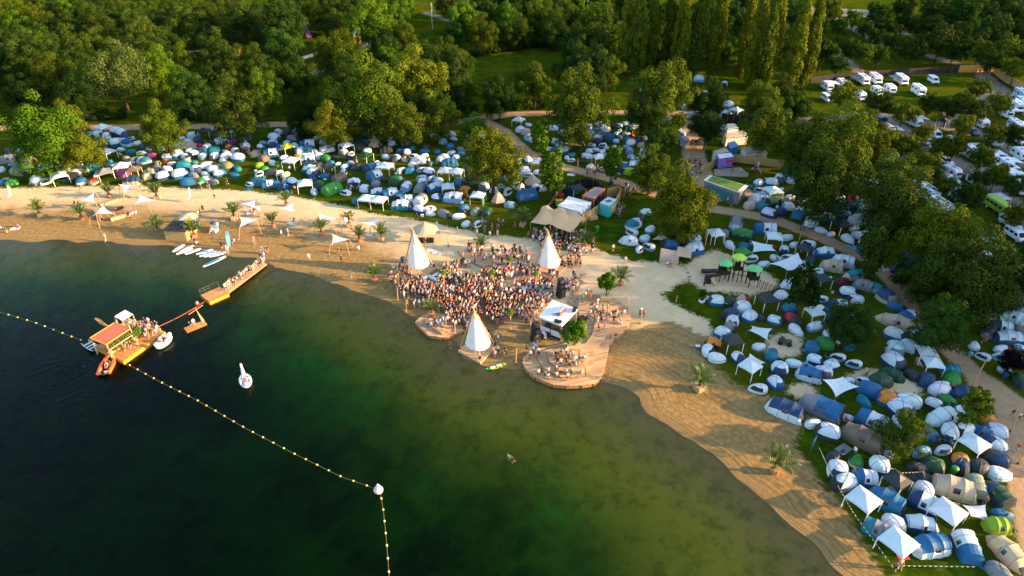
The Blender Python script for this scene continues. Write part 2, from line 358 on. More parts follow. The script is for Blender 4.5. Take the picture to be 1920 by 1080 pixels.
# ------------------------------------------------------------------ trees
leaf_m = mat('foliage', None, .85, .22, .9, transl=.14, objcol=True, isl=.22, spec=.03)
def quad_mesh(name, C, N, S, mtl, el=1.0, seed=0, up=None):
    """leaf-sized faces at C facing N with half size S"""
    r = np.random.default_rng(seed); n = len(C)
    N = N / np.linalg.norm(N, axis=1, keepdims=True)
    A = np.cross(N, r.normal(size=(n, 3)) if up is None else up); A /= np.linalg.norm(A, axis=1, keepdims=True) + 1e-9
    B = np.cross(N, A); S = S[:, None]
    bend = N * S * .25
    V = np.stack([C - A * S * el - bend, C - B * S * .7, C + A * S * el - bend, C + B * S * .7], 1).reshape(-1, 3)
    me = bpy.data.meshes.new(name); me.vertices.add(4 * n); me.vertices.foreach_set('co', V.ravel().astype(np.float32))
    me.loops.add(4 * n); me.loops.foreach_set('vertex_index', np.arange(4 * n, dtype=np.int32))
    me.polygons.add(n); me.polygons.foreach_set('loop_start', np.arange(0, 4 * n, 4, dtype=np.int32)); me.polygons.foreach_set('loop_total', np.full(n, 4, np.int32))
    me.update(calc_edges=True); me.materials.append(mtl); me.validate(); return me
def sph(r, n):
    v = r.normal(size=(n, 3)); return v / np.linalg.norm(v, axis=1, keepdims=True)
def crown_leaves(seed, kind, n=6500):
    """unit tree: height 1, foot at the origin; crown half-width per kind"""
    r = np.random.default_rng(seed)
    if kind == 'poplar':
        k = 80; z = np.sort(r.uniform(.08, .97, k)); rad = .10 * np.clip(np.minimum((z - .02) * 5, (1.02 - z) * 2.2), .12, 1) ** .8
        a = r.uniform(0, 6.28, k); rr = rad * np.sqrt(r.uniform(.05, .8, k)); cc = np.stack([rr * np.cos(a), rr * np.sin(a), z], -1)
        cr = np.stack([.032 + .012 * r.random(k)] * 2 + [.075 + .03 * r.random(k)], -1)
    elif kind == 'young':
        k = 42; z = r.uniform(.22, .97, k); rad = .23 * np.sin(np.clip((z - .12) / .95, 0, 1) * np.pi) ** .7 + .02
        a = r.uniform(0, 6.28, k); rr = rad * np.sqrt(r.uniform(.1, .8, k)); cc = np.stack([rr * np.cos(a), rr * np.sin(a), z], -1); cr = np.full((k, 3), 1) * r.uniform(.06, .11, (k, 1))
    elif kind == 'shrub':
        k = 30; d = sph(r, k); d[:, 2] = abs(d[:, 2]); cc = d * np.array([.42, .42, .42]) * r.uniform(.4, 1, (k, 1)) + [0, 0, .5]; cr = np.full((k, 3), 1) * r.uniform(.09, .16, (k, 1))
    elif kind == 'birch':
        k = 44; d = sph(r, k); cc = d * np.array([.24, .24, .36]) * r.uniform(.3, 1, (k, 1)) ** .6 + [0, 0, .58]; cr = np.full((k, 3), 1) * r.uniform(.05, .09, (k, 1)); cr[:, 2] *= 1.8
    else:
        w, hz, cz = {'oak': (.42, .44, .53), 'round': (.40, .45, .52), 'tall': (.32, .46, .52), 'orchard': (.42, .33, .64), 'willow': (.46, .44, .54), 'bush': (.6, .55, .42)}[kind]
        k = 85; d = sph(r, k); q = r.uniform(.35, 1, (k, 1)) ** .45
        cc = d * np.array([w, w, hz]) * q * .80 * (1 + .34 * r.normal(size=(k, 1)).clip(-1, 1.1)) + [0, 0, cz]
        cr = np.full((k, 3), 1) * r.uniform(.06, .135, (k, 1)) * (w / .42)
        if kind == 'willow': cr[:, 2] *= 1.5
    vol = cr[:, 0] * cr[:, 1]; p = vol / vol.sum()
    ci = r.choice(len(cc), n, p=p); d = sph(r, n); flip = (d[:, 2] < -.15) & (r.random(n) < .6); d[flip, 2] *= -1
    C = cc[ci] + d * cr[ci] * r.uniform(.72, 1.08, (n, 1))
    N = d / cr[ci]; N /= np.linalg.norm(N, axis=1, keepdims=True); N = N + r.normal(size=(n, 3)) * .30
    return C, N, cc, cr
def limbs(mb, cc, r0, top, seed, nl=7, base=.0):
    r = random.Random(seed)
    mb.tube([(0, 0, base - .02), (r.uniform(-.01, .01), .005, .15), (r.uniform(-.02, .02), r.uniform(-.02, .02), .35), (0, 0, top)], [r0 * 1.35, r0, r0 * .8, r0 * .3], 7)
    order = sorted(range(len(cc)), key=lambda i: r.random())[:nl]
    for i in order:
        z0 = r.uniform(.22, .42); c = Vector(cc[i])
        mb.tube([(0, 0, z0), (c.x * .45, c.y * .45, z0 + (c.z - z0) * .55), c], [r0 * .5, r0 * .32, r0 * .1], 5)
TREE = {}
for kind, nvar, n, ls, r0 in (('oak', 5, 18000, .0122, .020), ('round', 2, 18000, .0122, .018), ('tall', 2, 15000, .0122, .017), ('orchard', 3, 6500, .021, .018), ('willow', 1, 13000, .013, .022),
                              ('poplar', 3, 11000, .0095, .010), ('young', 2, 3200, .026, .014), ('birch', 2, 3000, .022, .010), ('shrub', 2, 2600, .035, .014), ('bush', 3, 2600, .045, .012)):
    TREE[kind] = []
    for v in range(nvar):
        C, N, cc, cr = crown_leaves(sum(map(ord, kind)) + 17 * v, kind, n)
        S = np.random.default_rng(v).uniform(.7, 1.35, len(C)) * ls
        cm = quad_mesh('crown', C, N, S, leaf_m, seed=v)
        tb = MB(); limbs(tb, cc, r0, .8 if kind != 'poplar' else .9, v, 4 if kind == 'poplar' else 8)
        if kind == 'shrub':
            for q in range(4): a = q * 1.6; tb.tube([(0, 0, 0), (.1 * math.cos(a), .1 * math.sin(a), .3), (.25 * math.cos(a), .25 * math.sin(a), .65)], [.012, .01, .004], 5)
        TREE[kind].append((cm, tb.mesh('trunk', bark, True)))
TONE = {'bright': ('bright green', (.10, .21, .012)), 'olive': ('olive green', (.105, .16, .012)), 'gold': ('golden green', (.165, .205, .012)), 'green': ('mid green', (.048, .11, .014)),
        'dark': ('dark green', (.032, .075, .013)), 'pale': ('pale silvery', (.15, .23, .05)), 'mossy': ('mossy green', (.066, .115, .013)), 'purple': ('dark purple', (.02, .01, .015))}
RATIO = {'oak': .88, 'round': .86, 'tall': .72, 'orchard': .9, 'willow': .98, 'poplar': .20, 'young': .5, 'birch': .56, 'shrub': 1.0, 'bush': 1.25}   # crown width / height
KINDNAME = {'oak': 'broadleaf_tree', 'round': 'broadleaf_tree', 'tall': 'broadleaf_tree', 'orchard': 'orchard_tree', 'willow': 'willow_tree', 'poplar': 'poplar_tree', 'young': 'young_tree', 'birch': 'birch_tree', 'shrub': 'shrub', 'bush': 'bush'}
treelist = []            # (object, base, kind, tone) for the labels
def plant(kind, base, h, tone, rz=None, named=True, zs=1.0):
    v = random.randrange(len(TREE[kind])); cm, tm = TREE[kind][v]
    t = thing(KINDNAME[kind], base, random.uniform(0, 6.28) if rz is None else rz, (h, h, h * zs))
    c = TONE[tone][1]; k = random.uniform(.43, .70)
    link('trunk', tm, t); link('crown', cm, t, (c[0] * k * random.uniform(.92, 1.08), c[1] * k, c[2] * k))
    if named: treelist.append((t, Vector(base), kind, tone))
    return t
def tree_px(kind, cx, ytop, wpx, tone, hmax=30):
    h = 12.0
    for _ in range(6):
        top = P(cx, ytop, h); base = Vector((top.x, top.y, 0)); w = wpx / ppm(Vector((top.x, top.y, h * .6))); h = min(hmax, w / RATIO[kind])
    top = P(cx, ytop, h)
    return plant(kind, (top.x, top.y, 0), h, tone)
TREES = """oak 45 172 150 bright;oak 108 193 80 olive;round 130 236 86 gold;willow 205 93 112 pale;oak 285 193 92 olive;round 128 142 80 dark;round 28 143 66 dark;round 345 134 80 green;
oak 428 150 112 mossy;round 490 130 76 bright;oak 558 185 66 dark;oak 622 150 80 olive;oak 615 188 86 gold;round 560 108 72 green;oak 625 50 88 olive;oak 688 104 142 olive;oak 780 92 118 gold;
oak 812 155 74 green;oak 745 180 92 olive;oak 818 184 74 olive;oak 862 125 80 green;oak 922 234 122 gold;round 886 214 52 bright;young 1015 226 36 bright;young 1039 284 48 bright;young 1150 277 36 bright;
round 936 144 72 dark;oak 1005 110 84 olive;oak 1082 134 132 olive;round 1100 74 104 dark;oak 1140 98 66 olive;oak 1250 106 122 olive;oak 1225 277 84 olive;oak 1290 318 132 gold;round 1243 232 60 green;
oak 1330 148 72 green;oak 1332 204 70 dark;oak 1212 168 84 mossy;oak 1438 150 76 olive;oak 1474 140 62 mossy;oak 1503 166 62 green;oak 1452 192 100 olive;oak 1592 194 140 olive;oak 1560 260 150 mossy;
oak 1520 222 100 olive;oak 1635 212 86 olive;oak 1690 288 122 olive;oak 1706 320 146 mossy;oak 1800 378 150 gold;oak 1855 438 170 mossy;birch 1652 430 66 mossy;round 1710 490 54 dark;
round 1792 562 112 green;oak 1610 566 98 green;birch 1522 498 66 dark;oak 1706 772 98 mossy;young 1845 732 50 olive;round 1908 655 50 purple;oak 1915 468 120 dark;oak 1770 466 110 mossy;
oak 690 -8 90 bright;round 745 12 50 bright;oak 640 -4 60 mossy;oak 872 -6 70 bright;oak 905 28 62 olive;oak 950 -8 60 bright;oak 1010 -4 60 olive;oak 965 25 60 mossy;oak 848 35 50 green;
oak 1060 -6 56 mossy;round 1110 45 60 green;oak 1145 20 50 mossy;round 830 68 60 mossy;oak 780 70 70 green;oak 1040 30 56 green;round 725 70 62 green;oak 1135 48 50 gold;
oak 520 -6 100 green;oak 440 -8 90 mossy;oak 520 40 80 green;oak 240 18 90 mossy;oak 160 10 80 mossy;oak 340 8 80 mossy;oak 400 60 80 mossy;oak 250 60 80 mossy;oak 120 50 80 mossy;oak 40 55 90 mossy;
oak 80 95 80 mossy;oak 165 88 60 green;oak 285 92 80 bright;oak 340 88 60 olive;oak 20 100 70 mossy;oak 470 88 70 mossy;round 395 112 50 green;round 530 120 50 mossy;oak 600 72 40 olive"""
for l in TREES.replace('\n', '').split(';'):
    k, x, y, w, tn = l.split(); tree_px(k, float(x), float(y), float(w), tn)
for x, yb, h in ((1168, 140, 27), (1190, 146, 29), (1214, 138, 25), (1247, 140, 28), (1268, 150, 29), (1298, 146, 30), (1332, 150, 29), (1403, 165, 30), (1432, 160, 31), (1476, 172, 29), (1501, 168, 28), (1420, 178, 27), (1385, 150, 25)):
    plant('poplar', P(x, yb), h, random.choice(('gold', 'olive', 'gold')))
for x, y, w in ((1587, 155, 60), (1658, 172, 58), (1702, 190, 52), (1752, 176, 46), (1790, 180, 52), (1843, 146, 46), (1836, 184, 60), (1884, 176, 50), (1676, 240, 54), (1716, 250, 50), (1738, 232, 40), (1800, 252, 56),
                (1850, 272, 56), (1742, 282, 56), (1780, 330, 44), (1878, 308, 52), (1822, 344, 60), (1908, 232, 46), (1908, 332, 46), (1700, 262, 44), (1872, 236, 44), (1812, 215, 46), (1770, 262, 44), (1655, 262, 50), (1845, 318, 46), (1755, 305, 46), (1915, 385, 52), (1810, 170, 40)):
    tree_px('orchard', x, y, w, random.choice(('olive', 'mossy', 'gold')))
for x, y, w in ((1535, 26, 38), (1560, -4, 56), (1550, 70, 58), (1600, 72, 44), (1627, 80, 46), (1605, 20, 38), (1627, 41, 36), (1649, 52, 36), (1677, 58, 42), (1702, 66, 48), (1701, 23, 38), (1727, 30, 42), (1758, 29, 46),
                (1776, 47, 66), (1820, -2, 70), (1873, 26, 66), (1654, 4, 50), (1700, -6, 50), (1760, -6, 60), (1840, 40, 50), (1915, -4, 70), (1900, 66, 60), (1580, 30, 40), (1655, 85, 40), (1730, 75, 44), (1680, 40, 36), (1800, 70, 50), (1845, 75, 50), (1745, 58, 40), (1870, 95, 50), (1915, 105, 50), (1575, 100, 44), (1660, 30, 40), (1790, 15, 50), (1515, 95, 44)):
    tree_px('orchard', x, y, w, random.choice(('olive', 'mossy', 'green')))
# ---- the wood behind, filled between the trees above
clear = [G([(345, 118), (345, 92), (560, 92), (560, 62), (610, 62), (610, 140), (560, 140), (540, 118)]), G([(655, 62), (705, 62), (705, 105), (655, 105)]), G([(235, 165), (310, 150), (318, 235), (230, 238)]),
         G([(890, 200), (900, 120), (980, 95), (1055, 90), (1050, 140), (1000, 165)]), G([(760, 78), (820, 40), (870, 25), (830, 70)])]
wood = [np.vstack([G([(-120, 226), (560, 222), (900, 214), (1120, 200), (1180, 150)]), [[40, 330.]], [[40, 520.]], [[-420, 520.]], [[-420, 220.]]]),
        np.vstack([G([(1800, 118), (1865, 128), (1960, 170)]), [[330, 240.]], [[380, 520.]], [[150, 520.]], G([(1480, 5)]), G([(1700, 20)])]),
        np.vstack([G([(1150, 150), (1350, 150), (1500, 130), (1480, 5)]), [[130, 520.]], [[30, 520.]], [[30, 330.]]])]
placed = [(b.x, b.y) for _, b, _, _ in treelist]
CLS = [(x, y) for x0, x1, y0, y1 in ((352, 555, 98, 111), (565, 605, 70, 136), (660, 700, 68, 100), (245, 305, 168, 205), (905, 1045, 100, 146), (775, 840, 40, 72)) for x in range(x0, x1 + 1, 14) for y in range(y0, y1 + 1, 9)]
def fill(poly, dmin, tones, label, group, hr=(11, 16), tries=2600):
    x0, y0 = poly.min(0); x1, y1 = poly.max(0)
    q = rng.uniform([x0, y0], [x1, y1], (tries, 2)); ok = inside(poly, q[:, 0], q[:, 1])
    for c in clear: ok &= ~inside(c, q[:, 0], q[:, 1])
    for x, y in q[ok]:
        if any((x - a) ** 2 + (y - b) ** 2 < dmin ** 2 for a, b in placed): continue
        h = random.uniform(*hr); px, py = proj((x, y, h))
        if py < -25 or px < -60 or px > 1980: continue
        bx, by = proj((x, y, 0)); hw = .36 * h * ppm((x, y, h / 2))
        if any(abs(sx - px) < hw and py < sy < by for sx, sy in CLS): continue
        placed.append((x, y))
        o = plant(random.choice(('oak', 'oak', 'round', 'tall')), (x, y, 0), h, random.choice(tones))
fill(wood[0], 8.2, ('mossy', 'mossy', 'green', 'olive', 'dark', 'bright'), 'broadleaf tree in the dense wood behind the left shore', 'trees of the wood behind the left shore')
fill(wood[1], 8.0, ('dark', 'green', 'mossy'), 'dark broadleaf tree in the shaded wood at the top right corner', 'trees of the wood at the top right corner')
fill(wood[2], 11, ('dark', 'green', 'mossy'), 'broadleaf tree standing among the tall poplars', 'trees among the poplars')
for l, n in (([(890, 108), (960, 92), (1050, 86)], 12), ([(655, 108), (720, 108), (800, 110)], 8), ([(150, 226), (230, 222)], 4), ([(320, 225), (480, 228)], 6), ([(840, 215), (1020, 202)], 8)):
    for i in range(n):
        s = i / (n - 1) * (len(l) - 1); k = min(int(s), len(l) - 2); f = s - k
        p = P(l[k][0] * (1 - f) + l[k + 1][0] * f, l[k][1] * (1 - f) + l[k + 1][1] * f)
        o = plant('bush', p, random.uniform(2.5, 4), random.choice(('green', 'dark', 'mossy')))
# ---- tall trees just beyond the right edge, whose long shadows lie over the camp and the beach
for x, y, h in ((126, 70, 28), (134, 78, 30), (124, 84, 27), (136, 91, 29), (128, 99, 28), (142, 106, 30), (150, 98, 31), (150, 116, 29), (160, 126, 27), (148, 84, 30), (172, 138, 26), (186, 152, 26), (198, 168, 25), (210, 186, 25), (162, 110, 29), (130, 74, 30), (141, 71, 30), (142, 82, 31), (131, 90, 30), (146, 94, 31), (127, 96, 29), (138, 66, 28)):
    o = plant('oak', (x, y, 0), h, 'mossy', named=False); tag(o, 'tall tree beyond the right edge of the camp', 'tree', 'trees beyond the right edge')
# ---- palms in pots
frond_m = mat('palm_frond', (.075, .125, .02), .45, .3, 2, transl=.2)
fr_ = MB()
for i in range(9):
    t0 = i / 9; x = .15 + 1.5 * t0; z = .75 * math.sin(t0 * 2.2) ; w_ = .34 * math.sin(math.pi * min(1, .15 + t0 * .85)) + .05
    x1 = x + .17; z1 = .75 * math.sin((t0 + .11) * 2.2)
    for s in (-1, 1):
        fr_.add([(x, 0, z), (x + .1, 0, z + .02), (x + .26, s * w_, z1 - .16), (x + .14, s * w_ * .95, z - .16)], [(0, 1, 2, 3)])
frond_me = fr_.mesh('frond', frond_m)
pt = MB(); pt.tube([(0, 0, .5), (.03, 0, .9), (0, .02, 1.45)], [.17, .15, .19], 8); ptrunk = pt.mesh('trunk', bark)
pb = MB(); pb.tube([(0, 0, 0), (0, 0, .1), (0, 0, .55), (0, 0, .6)], [.34, .38, .46, .50], 10); ppot = pb.mesh('pot', terracotta)
bx_ = MB(); bx_.box((0, 0, .3), (.9, .9, .6)); pbox = bx_.mesh('planter_box', deckwood)
PALMS = [(76, 405, 'on the far left sand below the green tunnel tent'), (155, 411, 'beside the star-shaped shade sail'), (206, 370, 'behind the long wooden bench'), (296, 373, 'right of the biggest left shade sail'),
         (296, 433, 'left of the reed hut'), (365, 445, 'at the right corner of the reed hut'), (440, 411, 'left of the lantern frame'), (513, 425, 'in front of the lantern frame'), (538, 386, 'at the grass edge behind the right sails'),
         (655, 424, 'beside the second hanging lantern'), (604, 441, 'left of the second hanging lantern'), (674, 453, 'right of the lowest shade sail'), (716, 451, 'right of the last shade sail'), (703, 528, 'at the waterline left of the crowd'),
         (902, 470, 'on the curved bench deck behind the crowd'), (980, 424, 'left of the stretch tent bar'), (1096, 464, 'right of the stretch tent bar'), (1163, 535, 'behind the right end of the big deck'),
         (1310, 731, 'alone on the raked sand above the lit stripe'), (1452, 886, 'alone on the raked sand near the blue sign')]
for i, (x, y, w_) in enumerate(PALMS + [(810, 592, 'on the small deck at the water')]):
    t = thing('potted_palm', P(x, y, .55 if x == 810 else 0), random.uniform(0, 6.28), random.uniform(1.15, 1.4) * (1.12 if y > 700 else 1))
    link('trunk', ptrunk, t); link('pot' if i % 3 else 'planter_box', ppot if i % 3 else pbox, t)
    for k in range(15):
        o = link('frond', frond_me, t); tilt = (-.95, -.35, .2)[k % 3]; o.location = (0, 0, 1.42); o.rotation_euler = (0, tilt * .8, k * 2.4); s_ = random.uniform(.85, 1.1); o.scale = (s_, s_, s_)
    tag(t, 'potted palm ' + w_, 'palm', 'potted palms on the beach')
# ------------------------------------------------------------------ tents
def lin(a, b, n): return [a + (b - a) * i / (n - 1) for i in range(n)]
def dome_fn(L, W_, H, n=2.6, nose=0.0, pw=.8):
    def f(u, v):                                   # u round the foot, v from foot to top
        c, s = math.cos(u), math.sin(u); r = (abs(c) ** n + abs(s) ** n) ** (-1 / n); k = math.cos(v * math.pi / 2) ** .72
        x = L / 2 * r * c * k; x += nose * (max(0, c) ** 2) * k
        rib = 1 + .09 * abs(math.sin(2 * u)) ** 5 * (1 - v * .5)
        return (x * rib, W_ / 2 * r * s * k * rib, H * math.sin(v * math.pi / 2) ** pw)
    return f
def popup_fn(L, W_, H):
    def f(u, v):
        c, s = math.cos(u), math.sin(u); k = math.cos(v * math.pi / 2) ** .85
        w = W_ / 2 * (1 - .22 * c); x = L / 2 * c * k - .12 * L * v; z = H * math.sin(v * math.pi / 2) ** .75
        return (x, w * s * k, z * (1 - .1 * abs(s)))
    return f
def tunnel_fn(L, W_, H, secs, nseg):
    us = [s[0] for s in secs]
    def f(u, a):
        k = max(i for i in range(len(us)) if us[i] <= u + 1e-9); k = min(k, len(us) - 2); q = (u - us[k]) / (us[k + 1] - us[k])
        w = secs[k][1] * (1 - q) + secs[k + 1][1] * q; h = secs[k][2] * (1 - q) + secs[k + 1][2] * q
        sag = 1 - .05 * math.sin(math.pi * q) * (1 if .1 < u < .9 else 0)
        ca = math.cos(a); return (L * (u - .5), W_ / 2 * w * sag * math.copysign(abs(ca) ** .75, ca), max(.0, H * h * sag * math.sin(a) ** .8))
    return f
TENT = {}        # kind -> list of variants; a variant is [(part, mesh, colour slot or None)]
U24 = lin(0, 2 * math.pi, 17); V7 = lin(0, 1, 6)
dark = mesh_dark
def arc_tube(fn, pts, r=.022, k=1.012): 
    m = MB(); m.tube([Vector(fn(*p)) * k for p in pts], r * .8, 4); return m
TENT['dome'] = []
for i, (L, W_, H, n, nose, mode) in enumerate(((2.2, 2.0, 1.25, 2.0, 0, 'z'), (2.3, 1.8, 1.2, 1.8, .5, 'x'), (2.2, 2.0, 1.3, 2.6, .25, 'z'), (2.4, 1.8, 1.15, 1.7, .7, 'sector'))):
    f = dome_fn(L, W_, H, n, nose)
    mk = {'z': lambda u, v, c: v > .2, 'x': lambda u, v, c, L=L: v > .12 and -L * .40 < c.x < L * .44, 'sector': lambda u, v, c: v > .15 and math.cos(u) < .45}[mode]
    a = MB().surf(f, U24, V7, mk); b = MB().surf(f, U24, V7, lambda u, v, c: not mk(u, v, c))
    d = MB().surf(f, U24, V7, lambda u, v, c: math.cos(u) > .72 and v < .62, k=1.012)
    p = arc_tube(f, [(math.pi / 4, v) for v in lin(0, 1, 7)] + [(5 * math.pi / 4, v) for v in lin(1, 0, 7)[1:]])
    p2 = arc_tube(f, [(3 * math.pi / 4, v) for v in lin(0, 1, 7)] + [(7 * math.pi / 4, v) for v in lin(1, 0, 7)[1:]])
    TENT['dome'].append([('flysheet', a.mesh('flysheet', cloth), 0), ('skirt', b.mesh('skirt', cloth), 1), ('door', d.mesh('door', dark if i % 2 else cloth), 2), ('pole', p.mesh('pole', alu), None), ('pole', p2.mesh('pole', alu), None)])
TENT['popup'] = []
for i, (L, W_, H) in enumerate(((2.4, 1.5, .9), (2.5, 1.7, 1.0))):
    f = popup_fn(L, W_, H)
    a = MB().surf(f, U24, V7, lambda u, v, c: v > .16); b = MB().surf(f, U24, V7, lambda u, v, c: v <= .16)
    d = MB().surf(f, U24, V7, lambda u, v, c: .15 < v < .6 and .55 < u < 2.0, k=1.015)
    hp = arc_tube(f, [(q, .16) for q in lin(.3, math.pi - .3, 10)]); h2 = arc_tube(f, [(-q, .16) for q in lin(.3, math.pi - .3, 10)])
    TENT['popup'].append([('flysheet', a.mesh('flysheet', cloth), 0), ('skirt', b.mesh('skirt', cloth), 1), ('door', d.mesh('door', dark if i else cloth), 2), ('hoop', hp.mesh('hoop', alu), None), ('hoop', h2.mesh('hoop', alu), None)])
TENT['tunnel'] = []
for i, (W_, H, secs, hoops, mode) in enumerate((
        (2.7, 1.95, [(0, .45, .05), (.12, .9, .72), (.38, 1, .97), (.66, 1, 1), (.88, .92, .92), (1, .72, .06)], (.12, .38, .66, .88), 'roof'),
        (2.9, 2.0, [(0, .7, .08), (.1, .95, .85), (.4, 1, 1), (.7, 1, 1), (.93, 1, .98), (1, .95, .1)], (.1, .4, .7, .93), 'ends'),
        (2.5, 1.7, [(0, .3, .05), (.2, .85, .7), (.5, 1, 1), (.8, .9, .85), (1, .4, .05)], (.2, .5, .8), 'roof'))):
    L = 4.4; f = tunnel_fn(L, W_, H, secs, len(hoops)); us = sorted(set([s[0] for s in secs] + lin(0, 1, 13))); va = lin(0, math.pi, 13)
    mk = (lambda u, a, c: .14 < u < .9 and .6 < a < math.pi - .6) if mode == 'roof' else (lambda u, a, c: .38 < u < .94 and .35 < a < math.pi - .35)
    a = MB().surf(f, us, va, mk); b = MB().surf(f, us, va, lambda u, a_, c: not mk(u, a_, c))
    d = MB().surf(f, us, va, lambda u, a_, c: u > .9 and .8 < a_ < math.pi - .8, k=1.012)
    parts = [('roof_sheet', a.mesh('roof_sheet', cloth), 0), ('side_sheet', b.mesh('side_sheet', cloth), 1), ('door', d.mesh('door', dark), None)]
    for s_ in (0, 1):
        w_ = MB().surf(f, lin(.46, .60, 3), lin(.42, .85, 3) if s_ == 0 else lin(math.pi - .85, math.pi - .42, 3), k=1.015); parts.append(('window', w_.mesh('window', window_m), None))
    for h in hoops: parts.append(('hoop', arc_tube(f, [(h, q) for q in lin(.02, math.pi - .02, 11)], .03, 1.01).mesh('hoop', alu), None))
    TENT['tunnel'].append(parts)
def gazebo(nx_=1):
    L = 3.0 * nx_; W_ = 3.0; e = 2.05; t = 2.95; parts = []; r = MB()
    for k in range(nx_):
        x0 = -L / 2 + 3 * k; cs = [(x0, -1.5, e), (x0 + 3, -1.5, e), (x0 + 3, 1.5, e), (x0, 1.5, e)]; md = [((cs[i][0] + cs[(i + 1) % 4][0]) / 2, (cs[i][1] + cs[(i + 1) % 4][1]) / 2, e + .02) for i in range(4)]
        qs = [tuple(np.array(c) * .5 + np.array((x0 + 1.5, 0, t)) * .5 - np.array((0, 0, .12))) for c in cs]
        ap = (x0 + 1.5, 0, t); vs = cs + md + qs + [ap]
        r.add(vs, [f for i in range(4) for f in ((i, 4 + i, 8 + i), (4 + i, (i + 1) % 4, 8 + (i + 1) % 4), (4 + i, 8 + (i + 1) % 4, 8 + i), (8 + i, 8 + (i + 1) % 4, 12))])
    va = MB(); c4 = [(-L / 2, -1.5), (L / 2, -1.5), (L / 2, 1.5), (-L / 2, 1.5)]
    for i in range(4):
        a, b = c4[i], c4[(i + 1) % 4]; m_ = ((a[0] + b[0]) / 2, (a[1] + b[1]) / 2)
        va.add([(*a, e), (*m_, e + .02), (*b, e), (*b, e - .30), (*m_, e - .18), (*a, e - .30)], [(0, 1, 4, 5), (1, 2, 3, 4)])
    parts = [('roof', r.mesh('roof', cloth), 0), ('valance', va.mesh('valance', cloth), 0)]
    for x in ([-L / 2, L / 2] + ([0] if nx_ > 1 else [])):
        for y in (-1.5, 1.5): parts.append(('leg', MB().box((x * .985, y * .98, 1.0), (.09, .09, 2.1)).mesh('leg', white_p), None))
    return parts
TENT['gazebo'] = [gazebo()]; TENT['party'] = [gazebo(2)]
def cone_tent(n, R0, wall, H):
    a = MB(); ring = lambda r, z: [(r * math.cos(2 * math.pi * i / n), r * math.sin(2 * math.pi * i / n), z) for i in range(n)]
    lv = [(R0, wall), (R0 * .66, wall + (H - wall) * .28), (R0 * .3, wall + (H - wall) * .64), (.04, H)]
    vs = [p for r, z in lv for p in ring(r, z)]; a.add(vs, [(j * n + i, j * n + (i + 1) % n, (j + 1) * n + (i + 1) % n, (j + 1) * n + i) for j in range(3) for i in range(n)])
    b = MB(); b.add(ring(R0, wall) + ring(R0 * .96, 0), [(n + i, n + (i + 1) % n, (i + 1) % n, i) for i in range(n)])
    d = MB(); d.add([(R0 * 1.01, -.3, .02), (R0 * 1.01, .3, .02), (R0 * .62, .1, wall + (H - wall) * .34), (R0 * .62, -.1, wall + (H - wall) * .34)], [(0, 1, 2, 3)])
    p = MB(); p.tube([(0, 0, 0), (0, 0, H + .2)], .04, 6)
    return [('canvas', a.mesh('canvas', cloth), 0), ('side_wall', b.mesh('side_wall', cloth), 1), ('door', d.mesh('door', dark), None), ('centre_pole', p.mesh('centre_pole', alu), None)]
TENT['bell'] = [cone_tent(14, 2.2, .5, 2.9)]; TENT['pyramid'] = [cone_tent(6, 1.9, .06, 2.9)]
def sail_parts(L, W_, hs, curve=.18, pole=.05, pm=None, lean=.5, cl=cloth):
    c = [(-L / 2, -W_ / 2, hs[0]), (L / 2, -W_ / 2, hs[1]), (L / 2, W_ / 2, hs[2]), (-L / 2, W_ / 2, hs[3])]
    def f(u, v):
        p = [c[0][k] * (1 - u) * (1 - v) + c[1][k] * u * (1 - v) + c[2][k] * u * v + c[3][k] * (1 - u) * v for k in range(3)]
        pu = 1 - curve * 4 * v * (1 - v) * 1; pv = 1 - curve * 4 * u * (1 - u)
        return (p[0] * pu, p[1] * pv, p[2] - .5 * u * (1 - u) * 4 * v * (1 - v) * .6)
    a = MB().surf(f, lin(0, 1, 9), lin(0, 1, 9)); parts = [('sail', a.mesh('sail', cl, True), 0)]
    for x, y, z in c:
        if z > .4: parts.append(('pole', MB().tube([(x + math.copysign(lean, x), y + math.copysign(lean, y), 0), (x, y, z + .15)], pole, 6).mesh('pole', pm or alu), None))
    return parts
TENT['tarp'] = [sail_parts(4.2, 3.4, (2.1, 1.2, 2.2, 1.0)), sail_parts(4.0, 3.2, (1.6, 2.2, 1.3, 2.1))]
def awning_house():
    f = lambda u, a: (4.2 * (u - .5), 1.3 * math.cos(a), 1.9 * math.sin(a) ** .7 * (1 - .08 * math.sin(math.pi * u)))
    a = MB().surf(f, lin(.25, 1, 6), lin(0, math.pi, 11)); b = MB().surf(lambda u, v: (-3.0 + 2.4 * u, -1.6 + 3.2 * v, 1.75 + .15 * u - .12 * math.sin(math.pi * v)), lin(0, 1, 4), lin(0, 1, 5))
    e = MB().add([(2.1, 1.3 * math.cos(q), 1.9 * math.sin(q) ** .7) for q in lin(0, math.pi, 11)], [tuple(range(11))])
    parts = [('roof_sheet', a.mesh('roof_sheet', cloth), 0), ('porch_roof', b.mesh('porch_roof', cloth), 1), ('end_panel', e.mesh('end_panel', cloth), 0)]
    for y in (-1.55, 1.55): parts.append(('pole', MB().tube([(-2.95, y, 0), (-2.95, y, 1.8)], .03, 5).mesh('pole', alu), None))
    return parts
TENT['house'] = [awning_house()]
NOM = {'dome': 2.3, 'popup': 2.4, 'tunnel': 4.4, 'gazebo': 4.0, 'party': 6.4, 'bell': 4.4, 'pyramid': 3.8, 'tarp': 4.8, 'house': 5.0}
LIM = {'dome': (1.7, 3.6), 'popup': (1.7, 3.0), 'tunnel': (3.0, 7.6), 'gazebo': (3.4, 4.6), 'party': (5.2, 7.6), 'bell': (3.5, 5), 'pyramid': (2.4, 4), 'tarp': (3, 8), 'house': (4, 6)}
